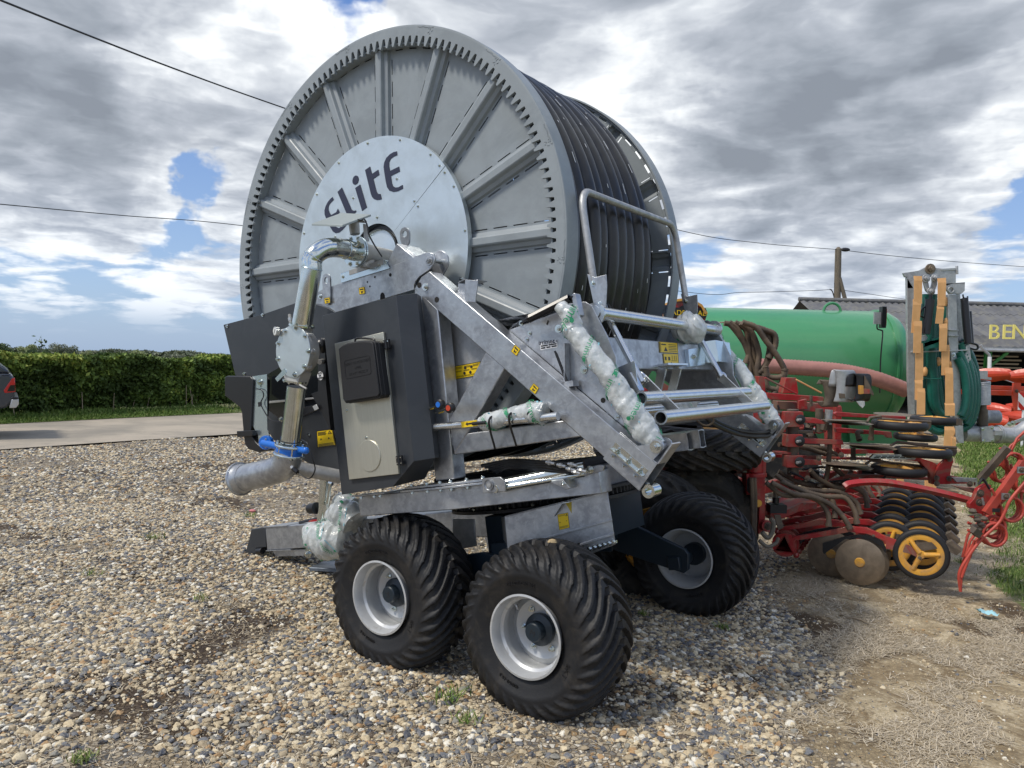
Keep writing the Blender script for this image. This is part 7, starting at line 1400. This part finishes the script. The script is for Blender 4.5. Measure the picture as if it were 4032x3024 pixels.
for x, y in ((2005,700),):
    for j in range(4):
        mb = MB(); p = at('R7',x,y,YBn)-DB+V((6.5*j, .1, 0)); mb.bar((p.x,p.y,evz-.1), (p.x,p.y,-.1), .2, .2, m='barn_green'); mb.bar((p.x,p.y,evz-.75), (p.x+.75,p.y,evz-.15), .1, .1, m='barn_green'); mb.build('post', 'barn_green', bn_)
mb = MB(); P = [at('R7',x,y,YBn-.2)-DB for x, y in ((1948,708),(1955,725),(1998,765),(2003,780),(2000,905))]; mb.tube(P[:4], .055, 10, 'galv_dull'); mb.tube(P[3:], .07, 10, 'white'); mb.build('downpipe', 'galv_dull', bn_)
sg_ = MB(); up = V((0, 5, ri.z-evz)).normalized(); 
for ch, x in (('B',2028),('E',2105),('N',2182)):
    o = at('R7', x, 672, YBn-.1)-DB; put_text(sg_, ch, .80, o, (1,0,0), (0,.0,1), 'sign_yellow', ext=.03)
sg_.build('sign_letters', 'sign_yellow', bn_)
for j, (dy, xx, yy, ww) in enumerate(((1.5,1990,840,2.0),(1.9,1985,770,2.2))):
    st_ = empty('timber_stack', at('R7',xx,yy+50,YBn+dy)); tag(st_, ('lower stack of pale boards in the barn shade' if j == 0 else 'upper stack of pale boards in the barn shade'), 'timber')
    for i in range(6):
        mb = MB(); mb.box((random.uniform(-.1,.1), 0, .15*i), (ww, .9, .06)); mb.build('board', 'wood_pale', st_, bevel=.004)
# ================================================================ poles and wires
YPo = 46; b_ = at('R7',1080,560,YPo); t_p = at('R7',1083,112,YPo); t_w = at('R7',1078,375,YPo)
pl = empty('utility_pole', (b_.x, YPo, 0)); tag(pl, 'weathered wooden utility pole with a leaning prop', 'utility pole'); DP = V((b_.x, YPo, 0))
mb = MB(); mb.tube([V((0,0,-.3)), V(((t_p-DP).x*.5, 0, t_p.z*.5)), t_p-DP+V((0,0,-.12)), t_p-DP], [.22,.20,.18,.06], 12); mb.build('post', 'wood', pl)
mb = MB(); pA = at('R7',1090,300,YPo-.1)-DP; pB = at('R7',1142,500,YPo-.1)-DP; d_ = (pB-pA); mb.tube([pA, pA+d_*(pA.z+.3)/(-d_.z)], [.11,.14], 10); mb.build('prop', 'wood', pl)
mb = MB(); mb.cyl(at('R7',1060,330,YPo)-DP, at('R7',1060,440,YPo)-DP, .03, 6, 'ink'); mb.tube(smoothpath([at('R7',x,y,YPo)-DP for x, y in ((1030,368),(1045,380),(1055,410),(1060,440))]), .03, 6, 'ink'); mb.ball(at('R7',1125,128,YPo)-DP, .12, 'ink', (2.4,1,1)); mb.build('bracket', 'ink', pl)
def wire(pts, r, lab, nm='overhead_wire'):
    mb = MB(); P = smoothpath([at(k, x, y, Y) for k, x, y, Y in pts], 8); o = P[0]; mb.tube([q-o for q in P], r, 6); ob = mb.build(nm, 'ink', None, loc=o, angle=80); tag(ob, lab, 'wire', 'overhead wires')
wire([('D',-60,-24,11.5),('D',0,0,12),('D',200,80,14.2),('D',400,157,17),('D',610,232,21),('D',1000,366,29),('D',1470,498,39.5),('D',1640,525,43),('R7',1083,128,46)], .017, 'thick black wire running from the top left corner behind the reel')
wire([('R7',1083,128,46),('R7',1400,165,50),('R7',1800,202,55),('R7',2212,232,60),('R7',2500,252,64)], .020, 'upper wire right of the utility pole')
wire([('D',-40,438,22),('D',0,441,22.5),('D',260,465,27),('D',520,487,32),('D',900,540,38),('D',1475,630,43),('R7',500,388,44),('R7',900,378,45.4),('R7',1045,370,46)], .014, 'thin lower wire left of the pole')
wire([('R7',1100,373,46),('R7',1250,395,46),('R7',1500,430,46),('R7',1880,468,45),('R7',2300,500,44)], .014, 'thin lower wire right of the pole')
# ================================================================ ploughs on the yard
def plough(k, x0, y0, Y, lab, n=4, s=1.0, cat='plough'):
    p = at(k, x0, y0, Y); r_ = empty('plough', (p.x, Y, 0)); tag(r_, lab, cat, 'orange-red ploughs parked by the barn'); z0 = p.z
    mb = MB(); mb.bar((-.4,.2,z0), (n*1.1*s,1.4,z0-.05), .13, .13); mb.build('beam', 'plough_red', r_, bevel=.01)
    for i in range(n):
        o = V((i*1.15*s, .3*i, z0)); mb = MB(); mb.prism([o+V(q) for q in ((-.08,-.03,.28),(.10,-.03,.28),(.10,-.03,-.1),(.16,-.03,-.42),(.05,-.03,-.62),(-.02,-.03,-.42),(-.08,-.03,-.1))], (0,.07,0)); mb.bolt(o+V((0,-.03,.05)), r=.03, m='dirt_metal'); mb.build('leg', 'plough_red', r_, bevel=.006)
        for sg, zz in ((1,.42),(-1,-.62)):
            mb = MB(); v = []; nu, nv = 9, 6
            for a in range(nu):
                for b in range(nv):
                    t = a/(nu-1); q = b/(nv-1); h_ = (.10+.24*sin(min(t*1.5, 1)*pi*.5))*(1-.35*max(t-.7, 0)/.3); v.append(o+V((-.40+t*.78*s-.10*q, -.10-.05*t-.50*t*t-.10*sin(q*pi), zz+sg*((q-.5)*h_+.10*t-.05))))
            mb.add(v, [(a*nv+b, (a+1)*nv+b, (a+1)*nv+b+1, a*nv+b+1) for a in range(nu-1) for b in range(nv-1)]); ob = mb.build('mouldboard', 'plough_red', r_, angle=-1); md = ob.modifiers.new('s', 'SOLIDIFY'); md.thickness = .02
            mb = MB(); mb.prism([o+V(q) for q in ((-.38,-.14,zz-sg*.10),(-.20,-.16,zz-sg*.16),(.05,-.16,zz-sg*.14),(-.05,-.14,zz-sg*.06))], (0,.02,0)); mb.build('share', 'silver', r_)
    return r_
plough('S8', 930, 1130, 19.5, 'nearer orange-red plough with curved mouldboards right of the folded boom'); plough('S8', 1000, 1090, 24, 'farther orange-red plough partly hidden behind the nearer one')
wd = empty('warning_board', at('S8',1282,1200,19)); tag(wd, 'red and white striped warning board at the right edge beside the ploughs', 'warning board'); mb = MB(); mb.prism([V((a,0,b)) for a, b in ((-.05,-.22),(.37,-.22),(.37,.20),(-.05,.20))], (0,.01,0), 'white'); mb.prism([V((a,-.002,b)) for a, b in ((-.05,.20),(.09,.20),(.37,-.06),(.37,-.2))], (0,.001,0), 'lamp_red'); mb.prism([V((a,-.002,b)) for a, b in ((-.05,.0),(.16,-.22),(.02,-.22),(-.05,-.14))], (0,.001,0), 'lamp_red'); mb.cyl((.1,.03,-.2), (.1,.03,-1.5), .03, 8); mb.build('board', 'white', wd)
# ================================================================ pickup truck at the left edge
YC_ = 15.2; e = at('R8', 85, 520, YC_); pk = empty('pickup_truck', (e.x, YC_, 0), (0, 0, radians(33))); tag(pk, 'dark grey pickup truck cut off by the left edge beside the hedge', 'pickup'); DPk = V((e.x, YC_, 0))
def wp(x, y, Y=YC_, k='R8'): return at(k, x, y, Y)-DPk
zt_ = wp(68,410).z; mb = MB(); side = [wp(90,575), wp(86,520), wp(84,440), wp(70,410), V((-.6,0,zt_)), V((-2.2,0,zt_)), V((-4.2,0,zt_-.05)), V((-4.9,0,zt_-.25)), V((-5.0,0,.5)), V((-4.6,0,.42)), V((-1.6,0,.42)), wp(40,612)]
side = [V((q.x, 0, q.z)) for q in side]; mb.prism(side, (0,1.8,0)); body = mb.build('body', 'car_grey', pk, bevel=.05)
mb = MB(); can = [wp(66,408), wp(50,385), wp(20,358), wp(0,347), V((-1.1,0,wp(-60,330).z)), V((-2.6,0,1.80)), V((-3.5,0,zt_)), V((-1,0,zt_-.02))]; can = [V((q.x,.08,q.z)) for q in can]; mb.prism(can, (0,1.64,0)); cn = mb.build('canopy', 'car_grey', pk, bevel=.04)
mb = MB(); mb.prism([V((a,.07,b)) for a, b in ((-.62,zt_+.06),(-.75,zt_+.34),(-1.5,zt_+.42),(-1.5,zt_+.06))], (0,.01,0)); mb.build('side_window', 'glass_dark', cn)
mb = MB(); mb.prism([q+V((.012,-.012,0)) for q in (wp(70,437), wp(84,433), wp(87,518), wp(34,523), wp(28,508))], (0,.20,0)); mb.build('tail_light', 'lamp_red', pk, bevel=.01); mb = MB(); mb.prism([q+V((.014,-.016,0)) for q in (wp(60,478), wp(84,476), wp(84,512), wp(44,514))], (0,.01,0)); mb.build('lamp_insert', 'glass_dark', pk)
mb = MB(); mb.prism([q+V((.03,-.05,0)) for q in (wp(62,560), wp(97,560), wp(98,590), wp(85,612), wp(50,612))], (0,1.9,0), 'silver'); mb.prism([q+V((.03,-.06,0)) for q in (wp(62,545), wp(97,548), wp(97,560), wp(62,560))], (0,1.92,0), 'black_plastic'); mb.build('bumper', 'silver', pk, bevel=.015)
mb = MB(); mb.bar(wp(20,406)+V((0,-.01,0)), wp(68,412)+V((0,-.01,0)), .03, .012); mb.build('trim', 'black_plastic', pk)
for x in (-1.15, -4.1):
    wl_ = MB(); wl_.lathe([(.24,-.12),(.37,-.12),(.40,-.08),(.40,.08),(.37,.12),(.24,.12)], (x,.12,.40), n=40, closed=True, m='black_rough'); wl_.lathe([(0,-.08),(.24,-.10),(.24,.1)], (x,.12,.40), n=32, m='silver'); wl_.build('wheel', 'black_rough', pk)
# ================================================================ litter, twigs, weeds
p = gr('D',2133,1330,.02); mb = MB(); n = 7; v = []
for i in range(n):
    for j in range(5): v.append(V(((i/6-.5)*.13+random.gauss(0,.006), (j/4-.5)*.09+random.gauss(0,.006), random.uniform(0,.035)+.008)))
mb.add(v, [(i*5+j, (i+1)*5+j, (i+1)*5+j+1, i*5+j+1) for i in range(n-1) for j in range(4)]); o = mb.build('paper_scrap', 'paper_blue', None, angle=10, loc=p); tag(o, 'crumpled pale blue paper scrap on the dry ground at the right', 'litter')
A = [gr('T1',x,y,.02) for x, y in ((572,948),(620,975),(700,990),(770,1020))]; mb = MB(); mb.tube(smoothpath([q-A[0] for q in A]), .006, 6); mb.tube([A[2]-A[0], A[2]-A[0]+V((-.06,.02,.01))], .003, 5); o = mb.build('twig', 'wood_pale', None, loc=A[0]); tag(o, 'thin pale twig on bare earth between the drill and the paper', 'twig')
A = [gr('R8',x,y,.02) for x, y in ((70,1090),(140,1078),(245,1070))]; mb = MB(); mb.tube(smoothpath([q-A[0] for q in A]), .007, 6); o = mb.build('twig', 'ink', None, loc=A[0]); tag(o, 'thin dark stick lying on the gravel at the left', 'twig')
o = MB().ball((0,0,0), .03, None, (1.3,.9,.6), 8).build('petal_litter', mat('pinkish', (.62,.22,.22), .7).name, None, loc=gr('S4',478,700,.025)); tag(o, 'small pink scrap on the gravel in front of the hitch', 'litter')
def weed(k, x, y, n, ln, lab, mt='grassy'):
    c = gr(k, x, y, 0); xs_, ys_ = RNG.normal(0, ln*.35, n), RNG.normal(0, ln*.35, n); o = blades('weed', xs_, ys_, np.full(n, .01), RNG.uniform(.4, 1, n)*ln, np.full(n, .006), (.5, 1.4), mt, RNG.uniform(.3, 1, n)); o.location = c; tag(o, lab, 'weed', 'weeds growing through the gravel')
for k, x, y, n, ln, lab in (('D',175,1648,60,.07,'bright green weed at the bottom edge of the gravel'),('S1',875,1290,45,.12,'tall pale weed in the gap in front of the two near tyres'),('S1',1010,1440,45,.09,'low green weed just left of the foot of the nearest tyre'),('R8',920,1398,50,.12,'green weed on the brown patch left of the hitch'),('R8',1490,1262,40,.10,'leafy green weed just before the hitch'),('R8',535,1610,30,.09,'tiny dull weed on the gravel farthest left of the hitch'),('D',435,1297,30,.08,'green weed on open gravel below the hitch'),('S2',1045,1605,50,.07,'small green weed in front of the far wheel'),('S2',320,1480,40,.05,'mossy tuft between the near and far wheels'),('V3',420,1350,60,.08,'green sprigs under the harrow tines')): weed(k, x, y, n, ln, lab)
# far tree line on the horizon
n = 60000; xx = RNG.uniform(-330, 130, n); zz = RNG.uniform(0, 1, n)**.7*(1.0+.7*nz(xx*.08, xx*0, 70, 1.)+.6*nz(xx*.3, xx*0, 71, 1.)); P = np.stack([xx, 260+RNG.uniform(-6, 6, n)-xx*.1, np.maximum(zz, .1)], -1)
tag(leafcloud('far_treeline', P, .9, 'leafs_brown', RNG.uniform(.2, .8, n)), 'distant tree line along the horizon', 'trees', kind='stuff')
